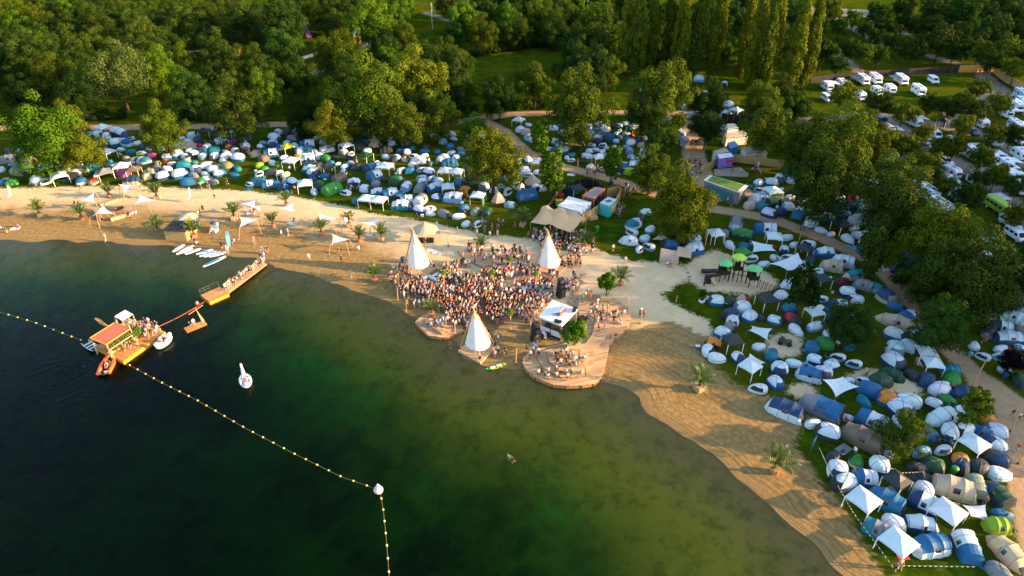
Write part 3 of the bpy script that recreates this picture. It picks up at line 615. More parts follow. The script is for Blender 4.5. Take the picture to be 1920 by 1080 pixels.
KEY = {'D': 'dome', 'P': 'popup', 'T': 'tunnel', 'G': 'gazebo', 'L': 'party', 'C': 'bell', 'Y': 'pyramid', 'S': 'tarp', 'H': 'house'}
TNAME = {'dome': 'dome_tent', 'popup': 'popup_tent', 'tunnel': 'tunnel_tent', 'gazebo': 'gazebo', 'party': 'party_tent', 'bell': 'bell_tent', 'pyramid': 'pyramid_tent', 'tarp': 'tarp_shelter', 'house': 'awning_tent'}
TWORD = {k: v.replace('_', ' ').replace('popup', 'pop-up') for k, v in TNAME.items()}
tentlist = []
def pitch(kind, c, p, w_m, a=None):
    w_m = min(max(w_m * (1.1 if kind in ('dome', 'popup') else 1.04), LIM[kind][0]), LIM[kind][1]); near = proj(p)[1] > 400
    vs = TENT[kind]; parts = vs[random.randrange(len(vs))]
    if len(c) == 1 and c == 'w' and kind in ('dome', 'popup', 'tunnel'): c2 = random.choice('wwwwcgb' if kind == 'dome' else 'wwwc')
    else: c2 = c[1] if len(c) > 1 else c[0]
    col = [CN[c[0]][1], CN[c2][1]]
    if a is None: a = random.choice((-30, -10, 20, 40, 60, 150, 170, 200, 250, 290, 320)) if kind not in ('gazebo', 'party') else random.choice((8, 15, 30, 40, -12, -25))
    s = w_m / NOM[kind]; sz = s
    if kind == 'tunnel': sc = (s, min(1.15, max(.75, s ** .6)), min(1.15, max(.7, s ** .6)))
    elif kind in ('gazebo', 'party'): sc = (s, s, 1)
    else: sc = (s * random.uniform(.95, 1.1), s * random.uniform(.9, 1.05), s * random.uniform(.9, 1.05))
    t = thing(TNAME[kind], (p.x, p.y, .004), R(a), sc); n_h = 0
    for nm, me, slot in parts:
        if nm in ('pole', 'hoop') and kind in ('dome', 'popup') and not near: continue
        if nm == 'hoop' and not near and n_h >= 2: continue
        n_h += nm == 'hoop'
        cc = None
        if slot is not None:
            cc = col[slot] if slot < 2 else tuple(.55 * x + .02 for x in (col[1] if c2 != 'w' else CN[random.choice('gncd')][1]))
            cc = tuple(min(.85, x * random.uniform(.9, 1.06)) for x in cc)
        link(nm, me, t, cc)
    n1, n2 = CN[c[0]][0], CN[c2][0]
    tentlist.append((t, p, kind, n1 if n1 == n2 else n1 + ' and ' + n2, w_m / NOM[kind])); return t
REG = {
(0, 200, 4): """T g 60 390 110 20;T e 195 385 150 -15;P w 205 440 80;T k 130 480 150 -20;T v 85 560 100 20;D w 5 470 60;D b 10 565 60;G w 345 440 140;T bw 470 460 115;P e 545 430 70;P w 615 445 70;T t 700 455 115 20;
G w 440 510 150;P w 340 560 80;D wg 280 560 80;T wg 570 500 125;G g 780 485 130;D bw 610 560 80;D re 700 560 60;G w 765 150 110;T wn 895 195 160;D w 740 205 75;P w 680 195 55;P w 620 180 60;D w 800 215 60;P w 805 240 60;
D w 710 275 65;D f 780 285 90;D wb 860 275 90;D bw 950 275 100;P w 980 230 45;G w 800 335 120;D r 690 370 60;P t 815 400 42;G wb 910 440 160;D l 1055 370 70;D e 950 385 52;D gw 1005 400 62;D tw 1085 405 90;D p 1140 365 60;
D w 1250 375 72;D wb 1330 360 90;D wn 1450 355 75;P w 1295 425 66;P w 1255 460 78;D g 1180 460 72;T g 1115 475 80 10;G h 1000 470 110;D p 920 500 85;T ne 985 555 130 5;D e 1100 525 72;D wn 1220 525 90;D wb 1345 510 110;
D b 1405 565 90;D g 1450 515 62;D vw 1520 550 76;P g 1595 560 82;D w 1470 470 85;D w 1545 440 80;D w 1600 465 80;P w 1540 500 72;D wb 1640 500 82;D kf 1700 455 110;D wb 1785 385 110;P w 1675 405 76;D w 1610 365 70;D w 1690 370 75;
P w 1685 335 70;D w 1765 330 66;T wb 1540 320 105 80;D t 1610 330 80;D d 1590 270 52;D w 1640 258 70;D w 1690 268 62;D p 1745 260 52;D o 1715 300 52;D n 1755 305 55;D w 1835 290 70;D h 1845 322 60;P w 1825 240 56;T t 1850 215 100;
D w 1745 215 52;D wn 1690 220 70;D d 1610 215 70;D w 1615 170 52;G d 1525 180 100;D o 1385 190 56;D w 1440 215 70;P w 1365 230 48;P w 1410 245 52;D n 1485 250 78;D r 1500 285 44;D t 1380 440 90;D e 1400 400 52;D w 1385 370 60;P t 1460 410 42;P l 1635 430 44;
D w 300 240 90;D b 300 300 90;D w 150 330 60;D d 60 330 60;D g 1180 420 50""",
(440, 200, 4): """D w 325 190 62;D d 395 200 80;D w 470 185 62;D b 535 190 62;D w 300 235 90;D g 430 235 72;D wb 285 275 80;G y 395 295 100;D bw 340 305 62;P w 455 285 60;T wb 545 280 125 10;T bw 525 330 125 15;P w 600 330 62;
P w 265 320 62;T wb 270 345 110 15;D h 215 390 72;D l 190 440 62;D v 225 465 62;P w 290 420 80;G w 420 400 140;D o 475 375 56;T wn 550 390 115 10;D w 625 370 76;D v 680 385 76;D w 665 265 62;T gw 690 310 115 30;T wg 845 240 95 0;G w 835 285 110;
D w 815 340 66;P w 870 350 56;D d 760 380 56;D d 865 385 62;T d 930 290 100 70;D w 995 330 62;G f 975 360 118;Y i 1050 262 112;P w 1025 240 42;T d 1135 320 100 10;D w 1180 270 62;D n 1290 280 72;T n 985 195 80 80;P w 1025 160 42;D n 1065 190 62;
D wn 1210 385 76;P i 1275 390 62;D w 1290 340 62;P w 1340 365 62;P w 1425 360 62;T w 1380 395 135 -10;D w 1335 440 76;D t 1470 425 52;D bt 1315 480 72;D w 1245 480 66;P w 1400 470 80;D wn 1460 490 86;P w 1480 530 72;P w 1400 525 72;
T w 1565 375 110 20;T b 1610 415 125 15;D w 1660 380 52;D b 1520 335 44;L w 1620 480 190 -12;T n 1735 465 115 -10;T b 1690 560 85 -50;T o 1740 625 100 -45;G w 1600 595 120;G w 1825 660 130;T wb 1495 600 115 35;T g 1380 610 85 80;T w 1285 595 105 75;D w 1410 570 80;D w 1530 555 72;
T vf 1195 560 105 80;P w 1225 525 62;D f 1120 545 52;T wb 1045 515 115 45;T bn 1010 455 105 40;G w 1125 440 150;P w 1060 415 52;T d 920 445 115 25;D w 825 450 66;P w 775 425 56;D t 720 415 48;D w 870 420 56;G d 695 445 110;T wb 560 460 130 0;D wn 585 500 86;D n 580 532 72;D b 675 520 66;
G d 265 490 120;P w 335 490 72;P e 380 505 90;P w 180 500 72;T t 180 555 150 -15;P w 110 575 66;T wb 250 575 95 20;D b 310 580 76;D n 345 600 72;P w 375 550 62;D wb 385 600 66;D wn 430 560 76;G w 525 570 140;P w 595 635 80;D d 625 600 80;D v 640 565 52;T v 725 615 150 50;T h 780 530 105 50;
T wn 890 555 120 0;P w 830 640 80;D w 975 615 76;T wt 1065 635 105 15;T wb 1165 645 120 20;D b 1230 665 72;L w 1035 690 210 -14;D t 905 705 62;T w 1290 690 105 10;T wt 1240 735 145 0;T gw 1390 695 115 70;D wn 1520 680 80;T w 1640 680 165 -10;P w 1465 760 80;D wn 1385 770 82;P w 1470 795 76;D g 1565 800 90;
P w 1680 815 96;D b 1715 755 72;T g 1805 775 95 60;T f 1890 785 95 70;P w 1735 870 82;P w 1820 875 76;D l 1885 545 100;D f 1780 540 76;D w 1870 600 86;D f 1790 580 62;P w 1820 500 52;D d 630 440 72;D r 1360 245 60;D d 1430 300 60;D b 1240 330 50""",
(880, 200, 4): """P w 185 620 76;T w 365 585 120 -50;Y i 215 675 116;P w 285 635 86;D c 300 735 72;T b 430 660 155 20;D wb 500 600 66;D w 560 605 76;C e 475 540 124;D w 415 475 72;P w 440 505 62;D w 510 495 62;G w 520 410 115;P w 430 375 52;D wb 445 400 62;G w 370 95 100;D w 380 170 62;D i 425 190 72;T w 460 230 100 -50;P w 445 130 52;
P w 605 310 52;D b 645 320 62;D w 655 260 66;P w 675 290 62;P w 715 270 52;D w 710 325 80;S e 800 285 140;P w 735 380 56;P w 765 395 52;S f 845 385 75;P w 885 365 80;G w 970 375 100;T w 1005 340 80;P w 910 445 72;P w 950 315 56;D d 960 260 66;D h 980 210 66;G h 715 195 90;P w 765 145 48;P w 775 190 42;P w 835 185 40;D f 835 240 62;D f 1030 255 62;D w 1030 180 72;P w 1110 190 52;P w 1120 135 52;
G w 1225 150 80;P w 1130 170 48;P w 1125 220 52;P w 1180 195 52;D r 1210 220 52;D w 1100 255 52;P w 1090 295 52;D wh 1210 275 90;D e 1290 290 62;P w 1210 365 52;P w 1245 385 72;G w 1240 425 85;T b 1170 460 90 70;P w 1160 420 52;P w 1000 460 62;P g 1115 495 48;D l 1210 490 90;D d 1060 140 60;D w 1000 150 60;D w 900 150 60;D g 1300 230 60;D b 1360 200 60;D wb 1650 75 70;D w 1420 120 60;
D tw 1225 885 112;P w 1220 935 96;T w 1200 995 155 -15;P w 1360 915 100;P w 1320 980 96;P w 1345 1045 96;T wv 1320 785 112 20;D d 1280 838 82;P w 1275 1065 72;D wb 1690 995 92;D b 1515 1035 92;T wb 1685 1050 140 25;G w 1850 945 110;S e 1440 965 115""",
(1300, 100, 3.085): """D w 500 725 66;D w 455 750 76;G w 460 790 110;P w 380 785 52;T cw 375 835 105 30;T kf 480 855 115 10;D i 325 880 66;D t 395 885 62;D wn 435 925 76;D n 510 915 62;D w 550 885 66;T wb 608 925 95 60;D e 690 900 52;T eb 770 940 110 -20;P w 685 950 66;D w 683 985 62;P w 740 1018 72;P w 800 1040 62;D b 855 940 56;G d 865 985 110;T w 957 957 110 20;D dt 905 895 80;D b 945 860 62;G w 1015 890 110;
D w 1078 965 72;T g 1070 1005 115 30;D t 1030 815 62;D r 925 830 52;T w 855 830 70 80;D d 600 800 60;D w 570 735 62;D t 560 700 62;D g 590 675 62;T gw 248 985 120 70;T vf 285 1045 130 -30;T wb 415 1015 130 -10;G w 470 1055 110;P w 545 1060 72;P w 895 1065 70;P w 955 1045 70;P w 1000 1035 66;G w 130 1035 105;D w 200 300 70;T w 190 345 90 20;G w 250 325 80;D w 30 150 60;D b 80 260 55;D w 15 360 60;D wb 340 425 60;T c 1855 960 100 -20;D w 180 180 50;D b 330 300 50;D d 380 330 50""",
(1140, 420, 3.375): """H i 410 200 175 165;D b 400 130 80;T wb 540 160 135 15;P w 775 130 76;S w 980 150 150;P r 1045 135 40;D w 1115 160 72;P w 1065 210 76;P w 1140 205 76;P w 1180 125 66;P w 1270 120 76;G d 1250 150 105;S w 1160 270 215;D d 1280 230 82;P w 905 215 96;P w 990 250 76;G v 855 172 60;T w 1175 370 160 5;D wb 690 485 86;D d 775 490 72;P e 845 465 82;D w 850 530 106;D nw 780 565 96;D w 790 610 90;
D gd 775 650 82;D w 895 585 90;D d 965 590 56;G d 1010 470 135;D wd 1090 455 86;D tu 1145 535 92;D rd 1160 600 96;D w 1052 605 80;S w 965 665 135;P w 1195 665 112;D w 1305 650 86;G w 1310 550 110;D w 725 690 96;T om 670 740 95 -25;G d 790 730 135;P w 632 795 96;P w 693 843 106;D wn 825 845 92;G w 900 895 140;S w 935 850 90;D w 950 775 66;D tb 1035 830 92;P w 1180 875 92;D wn 1085 920 120;D wb 1060 1000 96;P w 950 1035 106;T bw 1275 945 155 -25;D wn 1305 855 86;D w 1340 925 80""",
(1480, 400, 3.177): """T wb 215 225 135 -5;T w 325 280 135 -30;T e 255 310 135 -20;T te 390 360 135 10;D m 310 410 76;G d 200 385 100;T g 445 420 115 -35;T tc 510 435 95 -40;D wn 345 470 86;D w 405 510 76;D ne 580 500 112;D b 630 550 76;P w 190 505 72;T wn 290 540 100 0;D b 265 620 78;P w 230 715 72;D v 215 775 96;T e 640 640 235 -38;D w 620 720 100;D bw 695 610 92;D wg 785 720 96;D b 795 765 62;D w 630 810 112;D w 710 790 100;G w 820 818 130 -8;G w 858 885 130 -8;D wn 615 880 140;
T t 960 925 90 0;T f 615 950 145 -40;D f 540 1000 116;D d 735 960 86;D n 820 1000 106;D w 890 1045 112;D vo 970 1000 112;T n 1040 1055 150 -5;P w 440 990 72;P w 345 995 86;S w 300 1030 195;D b 470 1050 140;P w 385 890 86;P w 290 850 80;D wn 250 900 80;D w 215 945 92;T wn 795 275 130 -5;D l 855 320 62;D cw 890 350 82;T f 720 235 115 10;T n 670 330 115 25;D t 780 345 52;G g 870 385 125;D wb 880 485 106;D d 825 510 86;D tb 930 525 96;P w 890 570 76;D v 950 545 52;D b 970 415 62;P w 920 395 52;
T w 1335 610 125 -40;D w 1220 625 92;T wn 1265 670 115 -20;D dg 1190 710 96;T wn 1305 740 160 -10;P w 1265 800 86;P w 1155 845 76;P w 1265 850 96;P w 1105 780 86;P w 1290 925 86;D f 1370 990 92;P w 1380 790 70;P w 1370 860 70;P w 355 150 78;P w 410 130 70;P w 460 115 66;D nw 465 170 90;D b 445 215 80""",
(1400, 640, 2.4545): """T nw 180 310 170 -38;T bg 345 300 190 -40;P w 310 372 82;P w 465 345 62;T wb 578 362 140 -45;T h 535 440 200 -45;D wd 378 420 96;D d 398 530 62;P vw 507 543 82;D wn 610 570 100;P w 655 510 76;D ob 645 265 95;D wn 705 310 120;D w 750 275 100;D wd 860 285 66;D v 920 270 72;T w 905 340 165 20;D o 1105 355 72;D wn 935 420 92;D w 1005 405 86;T b 1085 410 110 -50;D wg 1150 415 86;G w 1050 465 130;D wn 1140 475 96;D nd 1155 540 100;P w 905 495 76;D on 985 555 100;D d 1065 580 92;P w 1165 605 96;D d 780 580 76;
D f 860 575 92;T d 805 625 110 -10;T e 950 670 195 -25;T s 1060 665 110 75;T fn 1160 700 125 -78;D w 815 685 96;T wn 815 735 140 -40;G w 930 780 155 35;S w 1070 770 96;P b 1180 790 86;T l 1155 840 115 -5;T e 1205 960 200 -78;D g 1160 1060 100;T wb 1020 945 150 80;T bw 845 935 175 8;T wn 800 835 170 -15;G w 700 920 165 32;T gt 600 855 105 -40;D w 670 840 96;T bt 645 725 165 -45;G w 540 725 150 35;G d 695 635 100;T wb 545 620 105 -10;D w 420 590 96;D wg 455 645 100;P w 1035 285 70;P w 60 20 60""",
}
for (x0, y0, s), txt in REG.items():
    for l in txt.replace('\n', '').split(';'):
        q = l.split(); kind = KEY[q[0]]; x, y, w = x0 + float(q[2]) / s, y0 + float(q[3]) / s, float(q[4]) / s
        zc = {'gazebo': 2.0, 'party': 2.0, 'tarp': 1.6, 'tunnel': .8, 'bell': 1.2, 'pyramid': 1.0, 'house': 1.0}.get(kind, .5)
        c = P(x, y, zc); p = Vector((c.x, c.y, 0))
        pitch(kind, q[1], p, w / ppm(c), float(q[5]) if len(q) > 5 else None)

# more of the small tents that stand packed between the ones above
ZONE = [([(1035, 238), (1190, 232), (1215, 300), (1150, 322), (1062, 292)], 34), ([(1190, 160), (1330, 165), (1330, 225), (1195, 228)], 14), ([(12, 305), (150, 255), (440, 248), (452, 335), (300, 338), (20, 345)], 34),
        ([(480, 262), (960, 250), (1000, 325), (960, 395), (800, 392), (640, 368), (480, 340)], 46), ([(1340, 420), (1480, 455), (1620, 520), (1600, 690), (1520, 700), (1420, 640), (1440, 560)], 22), ([(1560, 720), (1850, 760), (1880, 900), (1880, 1060), (1700, 1020), (1580, 880)], 18),
        ([(1850, 560), (1918, 580), (1918, 690), (1880, 660)], 8), ([(1420, 345), (1600, 400), (1660, 470), (1560, 440), (1430, 400)], 14)]
for zp, zn in ZONE:
    zpoly = G(zp); zq = rng.uniform(zpoly.min(0), zpoly.max(0), (zn * 60, 2)); zq = zq[inside(zpoly, zq[:, 0], zq[:, 1])]
    pth = np.maximum.reduce([w_ - dist_line(G(l_), zq[:, 0], zq[:, 1]) for l_, w_ in paths]); snd = np.maximum.reduce([sdist(p_, zq[:, 0], zq[:, 1]) for p_ in patches]); zq = zq[(pth < -1.2) & (snd < -1)]
    zc = 0
    for x, y in zq:
        if zc >= zn: break
        if all((x - p.x) ** 2 + (y - p.y) ** 2 > (2.5 if k in ('dome', 'popup') else 3.4) ** 2 for _, p, k, _, _ in tentlist):
            pitch(random.choice(('popup', 'popup', 'dome')), random.choice(('w', 'w', 'wc', 'wb', 'w', 'b', 't', 'g', 'c')), Vector((x, y, 0)), random.uniform(2.0, 2.5)); zc += 1
# ------------------------------------------------------------------ campers, caravans, vans and cars
HUB = {}
def wheels(xs_, w, r=.33):
    m = []
    for x in xs_:
        for s in (-1, 1):
            me = MB().disc((x, s * w, r), r, 12, .22).mesh('wheel', rubber); HUB[me.name] = MB().disc((x, s * (w + .115), r), r * .6, 10, .03).mesh('hub_cap', white_p); m.append(('wheel', me, None))
    return m
def sidewin(l, w): return [('window', MB().box((x, s * w, z), (a, .03, b)).mesh('window', window_m), None) for x, z, a, b in l for s in (-1, 1)]
VEH = {}
def bev(prof, y, ch=.12, mtl=paint, name='body'):
    n = len(prof); cx = sum(p[0] for p in prof) / n; cz = sum(p[1] for p in prof) / n; mb = MB()
    ins = [(cx + (x - cx) * (1 - ch / 2.2), cz + (z - cz) * (1 - ch / 1.3)) for x, z in prof]
    rings = [(ins, -y), (prof, -y + ch), (prof, y - ch), (ins, y)]
    vs = [(x, yy, z) for pr, yy in rings for x, z in pr]
    fs = [tuple(range(n)), tuple(range(3 * n, 4 * n))[::-1]] + [(k * n + i, (k + 1) * n + i, (k + 1) * n + (i + 1) % n, k * n + (i + 1) % n) for k in range(3) for i in range(n)]
    return mb.add(vs, fs).mesh(name, mtl)
VEH['motorhome'] = [('body', bev([(-3.2, .4), (2.0, .4), (3.1, .45), (3.15, .95), (2.55, 1.25), (2.15, 1.75), (2.55, 1.95), (2.5, 2.55), (1.9, 2.85), (-3.1, 2.85), (-3.2, 2.6)], 1.12), 0),
    ('windscreen', MB().add([(2.58, -.85, 1.27), (2.58, .85, 1.27), (2.2, .85, 1.76), (2.2, -.85, 1.76)], [(0, 1, 2, 3)]).mesh('windscreen', window_m), None),
    ('grille', MB().box((3.16, 0, .75), (.06, 1.3, .22)).mesh('grille', black_p), None), ('bumper', MB().box((3.12, 0, .5), (.2, 2.1, .18)).mesh('bumper', black_p), None),
    ('roof_hatch', MB().box((-.5, 0, 2.9), (.7, .7, .12)).mesh('roof_hatch', mat('smoked_hatch', (.2, .22, .25), .3)), None), ('roof_hatch', MB().box((-2.3, .1, 2.9), (.5, .5, .12)).mesh('roof_hatch', MT['smoked_hatch']), None),
    ('solar_panel', MB().box((.9, 0, 2.9), (1.0, .7, .05)).mesh('solar_panel', window_m), None)] + sidewin([(-2.2, 1.9, .9, .45), (.1, 1.9, 1.0, .5), (1.6, 1.5, .5, .45)], 1.125) + wheels((2.2, -1.9), 1.0)
VEH['caravan'] = [('body', bev([(-2.4, .55), (-2.2, .4), (2.2, .4), (2.45, .6), (2.3, 1.6), (1.9, 2.35), (1.2, 2.55), (-1.6, 2.55), (-2.2, 2.3), (-2.45, 1.4)], 1.1), 0),
    ('end_window', MB().box((2.36, 0, 1.55), (.04, 1.5, .55), ry=-.22).mesh('end_window', window_m), None), ('end_window', MB().box((-2.42, 0, 1.6), (.04, 1.4, .5), ry=.12).mesh('end_window', window_m), None),
    ('drawbar', MB().box((3.0, 0, .45), (1.3, .12, .1)).mesh('drawbar', alu), None), ('roof_hatch', MB().box((.2, 0, 2.6), (.8, .7, .1)).mesh('roof_hatch', MT['smoked_hatch']), None)] + sidewin([(-1.2, 1.6, .9, .5), (1.0, 1.6, .9, .5)], 1.11) + wheels((-.1,), .98)
VEH['van'] = [('body', bev([(-2.5, .4), (2.1, .4), (2.55, .5), (2.55, .95), (1.8, 1.2), (1.15, 1.95), (.6, 2.15), (-2.3, 2.15), (-2.5, 1.8)], .98), 0),
    ('windscreen', MB().add([(1.84, -.82, 1.21), (1.84, .82, 1.21), (1.2, .76, 1.94), (1.2, -.76, 1.94)], [(0, 1, 2, 3)]).mesh('windscreen', window_m), None),
    ('grille', MB().box((2.56, 0, .7), (.05, 1.3, .25)).mesh('grille', black_p), None)] + sidewin([(.85, 1.5, .8, .5), (-.4, 1.55, 1.0, .5), (-1.7, 1.55, 1.0, .5)], .985) + \
    [('headlight', MB().box((2.53, s * .75, .85), (.1, .3, .18)).mesh('headlight', white_p), None) for s in (-1, 1)] + wheels((1.6, -1.6), .88)
VEH['car'] = [('body', bev([(-2.1, .3), (2.1, .3), (2.2, .6), (1.95, .85), (1.1, .95), (-1.9, 1.0), (-2.15, .8)], .9), 0),
    ('cabin', bev([(-1.9, .98), (1.05, .93), (.35, 1.45), (-1.5, 1.48)], .78, .16, window_m, 'cabin'), None), ('roof', bev([(-1.55, 1.46), (.4, 1.43), (.2, 1.53), (-1.3, 1.55)], .74, .1, paint, 'roof'), 0)] + wheels((1.35, -1.35), .8, .31)
VEH['truck'] = [('cab', bev([(1.2, .5), (3.1, .5), (3.15, 1.3), (2.85, 2.4), (1.2, 2.5)], 1.15, .12, paint, 'cab'), 0), ('load_box', bev([(-3.2, .6), (1.05, .6), (1.05, 2.6), (-3.2, 2.6)], 1.15, .06, paint, 'load_box'), 0),
    ('windscreen', MB().add([(3.13, -.9, 1.45), (3.13, .9, 1.45), (2.9, .9, 2.2), (2.9, -.9, 2.2)], [(0, 1, 2, 3)]).mesh('windscreen', window_m), None), ('bumper', MB().box((3.2, 0, .6), (.2, 2.2, .3)).mesh('bumper', white_p), None), ('ladder', MB().box((-.8, .4, 2.75), (4.4, .5, .1)).mesh('ladder', alu), None)] + sidewin([(2.2, 1.8, .7, .6)], 1.16) + wheels((2.2, -1.8), 1.0, .45)
VEH['bus'] = [('body', bev([(-3.4, .45), (3.3, .45), (3.45, .9), (3.35, 1.5), (2.9, 2.5), (2.4, 2.75), (-3.0, 2.75), (-3.4, 2.4)], 1.15, .25), 0),
    ('windscreen', MB().add([(3.36, -.9, 1.55), (3.36, .9, 1.55), (2.98, .85, 2.4), (2.98, -.85, 2.4)], [(0, 1, 2, 3)]).mesh('windscreen', window_m), None)] + sidewin([(x, 1.85, 1.0, .6) for x in (-2.4, -1.1, .2, 1.5)], 1.16) + wheels((2.2, -2.0), 1.02, .42)
awn = MB().surf(lambda u, v: (-1.9 + 3.8 * u, 2.6 * v, 2.45 - .35 * v - .06 * math.sin(math.pi * v)), lin(0, 1, 3), lin(0, 1, 5)).mesh('awning', cloth)
awl = [MB().tube([(x, 2.55, 0), (x, 2.55, 2.1)], .03, 5).mesh('awning_leg', alu) for x in (-1.85, 1.85)]
vehlist = []
def drive(kind, x, y, d, c, label, awning=0, s=1.0):
    z = .9; p = P(x, y, z); p = Vector((p.x, p.y, .006)); a = math.atan2(*(lambda q, r: (r.y - q.y, r.x - q.x))(P(x, y), P(x + d[0], y + d[1])))
    t = thing({'motorhome': 'motorhome', 'caravan': 'caravan', 'van': 'camper_van', 'car': 'parked_car', 'truck': 'red_truck', 'bus': 'bus'}[kind], p, a, s)
    for nm, me, slot in VEH[kind]:
        o = link(nm, me, t, CN[c][1] if slot == 0 else None)
        if nm == 'wheel': link('hub_cap', HUB[me.name], o)
    if awning:
        o = link('awning', awn, t, CN['w' if awning in (1, -1) else 'g'][1]); sy = 1.12 if awning > 0 else -1.12
        o.location = (-.4, sy, 0); o.scale = (1, 1 if awning > 0 else -1, 1)
        for l in awl: q = link('awning_leg', l, t); q.location = o.location; q.scale = o.scale
    tag(t, label, {'van': 'van', 'bus': 'bus', 'car': 'car', 'truck': 'truck'}.get(kind, kind), 'vehicles parked on the camper field')
A = (10, 6.5); B = (10, 5)
for q in (('motorhome', 1618, 152, A, 'w', 'white motorhome with its side awning out along the dark fence', -2), ('motorhome', 1641, 150, A, 'w', 'tall white motorhome directly right of the one with grey awning'),
          ('caravan', 1644, 172, A, 'w', 'white caravan parked beside a silver car'), ('caravan', 1668, 168, A, 'w', 'white caravan half hidden by an orchard tree crown'), ('motorhome', 1690, 152, A, 'w', 'white motorhome with awnings on both sides by the fence', -2),
          ('motorhome', 1722, 172, A, 'w', 'long white motorhome standing in front of the others'), ('van', 1750, 150, A, 'w', 'white minibus van standing alone on the empty grass'), ('caravan', 1551, 163, A, 'w', 'white caravan at the left end of the fence row', 1),
          ('caravan', 1578, 158, A, 'w', 'white caravan second from the left end of the fence row'), ('caravan', 1612, 181, A, 'w', 'white caravan behind the small orchard tree'), ('van', 1551, 184, A, 'w', 'white camper van with awning at the left edge of the field', 1),
          ('car', 1644, 187, (10, 4), 'g', 'silver estate car parked in front of the white caravan'), ('motorhome', 1914, 180, A, 'c', 'pale motorhome at the right picture edge near the reed fence'), ('caravan', 1914, 192, A, 'c', 'pale caravan below the motorhome at the right edge'),
          ('caravan', 1886, 213, A, 'w', 'white caravan with awning near the right edge', 1), ('motorhome', 1905, 202, A, 'w', 'white motorhome between two caravans at the right edge'), ('caravan', 1714, 230, B, 'w', 'white caravan with awning under the orchard tree by the gravel road', 1),
          ('van', 1753, 252, A, 'w', 'white camper van with raised roof beside the gravel road'), ('caravan', 1785, 268, B, 'w', 'white caravan in shade left of the row of two'), ('caravan', 1864, 265, A, 'w', 'white caravan with its rear window to the camera'),
          ('caravan', 1911, 290, A, 'w', 'white caravan with awning right of the last row', 1), ('motorhome', 1823, 292, A, 'w', 'white motorhome speckled by leaf shadow in mid field', 1), ('caravan', 1883, 310, A, 'w', 'white caravan below the pair near the right edge', 1),
          ('truck', 1757, 338, A, 'r', 'red truck with ladder between the trees'), ('caravan', 1783, 324, B, 'w', 'white caravan right behind the red truck'), ('motorhome', 1661, 303, (6, 10), 'w', 'white motorhome facing down beside the big dark tree'), ('car', 1682, 287, A, 'w', 'white car under the tree right of the motorhome'),
          ('motorhome', 1666, 250, A, 'w', 'white motorhome under the orchard trees left of the road', 1), ('van', 1640, 350, A, 'w', 'white van above the tents beside the big tree'), ('caravan', 1800, 370, B, 'w', 'white caravan with a wide grey awning', 2), ('bus', 1872, 390, A, 'l', 'bright green bus under the trees'),
          ('caravan', 1908, 354, A, 'w', 'white caravan at the right edge above the green bus', 1), ('motorhome', 1765, 392, A, 'w', 'white motorhome behind the big olive tree'), ('van', 1747, 440, A, 'w', 'white van under the trees beside the camp fence'), ('car', 1773, 450, A, 'w', 'white car parked nose down under the trees'),
          ('car', 1790, 462, A, 'c', 'pale car below the white one under the trees'), ('car', 1840, 440, A, 'w', 'white car under the golden tree'), ('car', 1870, 455, A, 'g', 'grey car under the golden tree'), ('van', 1820, 505, A, 'c', 'pale van deep in tree shade'), ('car', 1860, 520, A, 'w', 'white car deep in tree shade'),
          ('car', 1895, 550, A, 'd', 'black car beside the far right tents'), ('car', 1806, 247, A, 'm', 'dark red car in the shade of the orchard'), ('car', 1825, 245, A, 'n', 'navy car in the shade of the orchard'), ('car', 1888, 255, A, 'm', 'dark red car beside the caravan with rear window'),
          ('car', 1757, 277, A, 'w', 'white car at the roadside'), ('car', 1705, 300, A, 'w', 'white car left of the red truck'), ('car', 1720, 318, A, 'b', 'blue car left of the red truck'), ('car', 1850, 480, A, 'w', 'white car parked between dark tree crowns'), ('van', 1905, 440, A, 'w', 'white van at the right edge below the green bus')):
    drive(*q)
for i, (k_, x, y, aw) in enumerate((('caravan', 1840, 232, 0), ('motorhome', 1905, 240, 1), ('caravan', 1855, 296, 1), ('van', 1912, 262, 0), ('caravan', 1830, 340, 0), ('motorhome', 1880, 330, 1), ('caravan', 1780, 345, 0), ('van', 1895, 418, 0), ('caravan', 1700, 345, 0), ('car', 1775, 300, 0), ('car', 1905, 318, 0), ('caravan', 1800, 280, 0), ('motorhome', 1740, 365, 0), ('caravan', 1730, 262, 0))):
    drive(k_, x, y, A, 'w', 'white %s standing among the orchard trees, %s' % (k_, ('above the green bus', 'at the right edge in the fourth row', 'left of a caravan with awning', 'small one at the right edge', 'right of the red truck', 'in the row above the green bus', 'just behind the red truck', 'below the green bus', 'left of the red truck', 'in the middle lane', 'at the right edge in the sixth row', 'beside the mid gravel road', 'in front of the red truck', 'beside the raised-roof van')[i]), aw)
G_ = [('G', 'w', 1873, 372, 36), ('G', 'd', 1768, 228, 20), ('S', 'w', 1887, 390, 36), ('S', 'w', 1826, 268, 24), ('D', 'c', 1907, 405, 26), ('S', 'g', 1800, 322, 30), ('D', 'w', 1725, 300, 18), ('G', 'w', 1848, 322, 22)]
for k, c, x, y, w in G_:
    q = P(x, y, 1.5 if k != 'D' else .5); pitch(KEY[k], c, Vector((q.x, q.y, 0)), w / ppm(q))
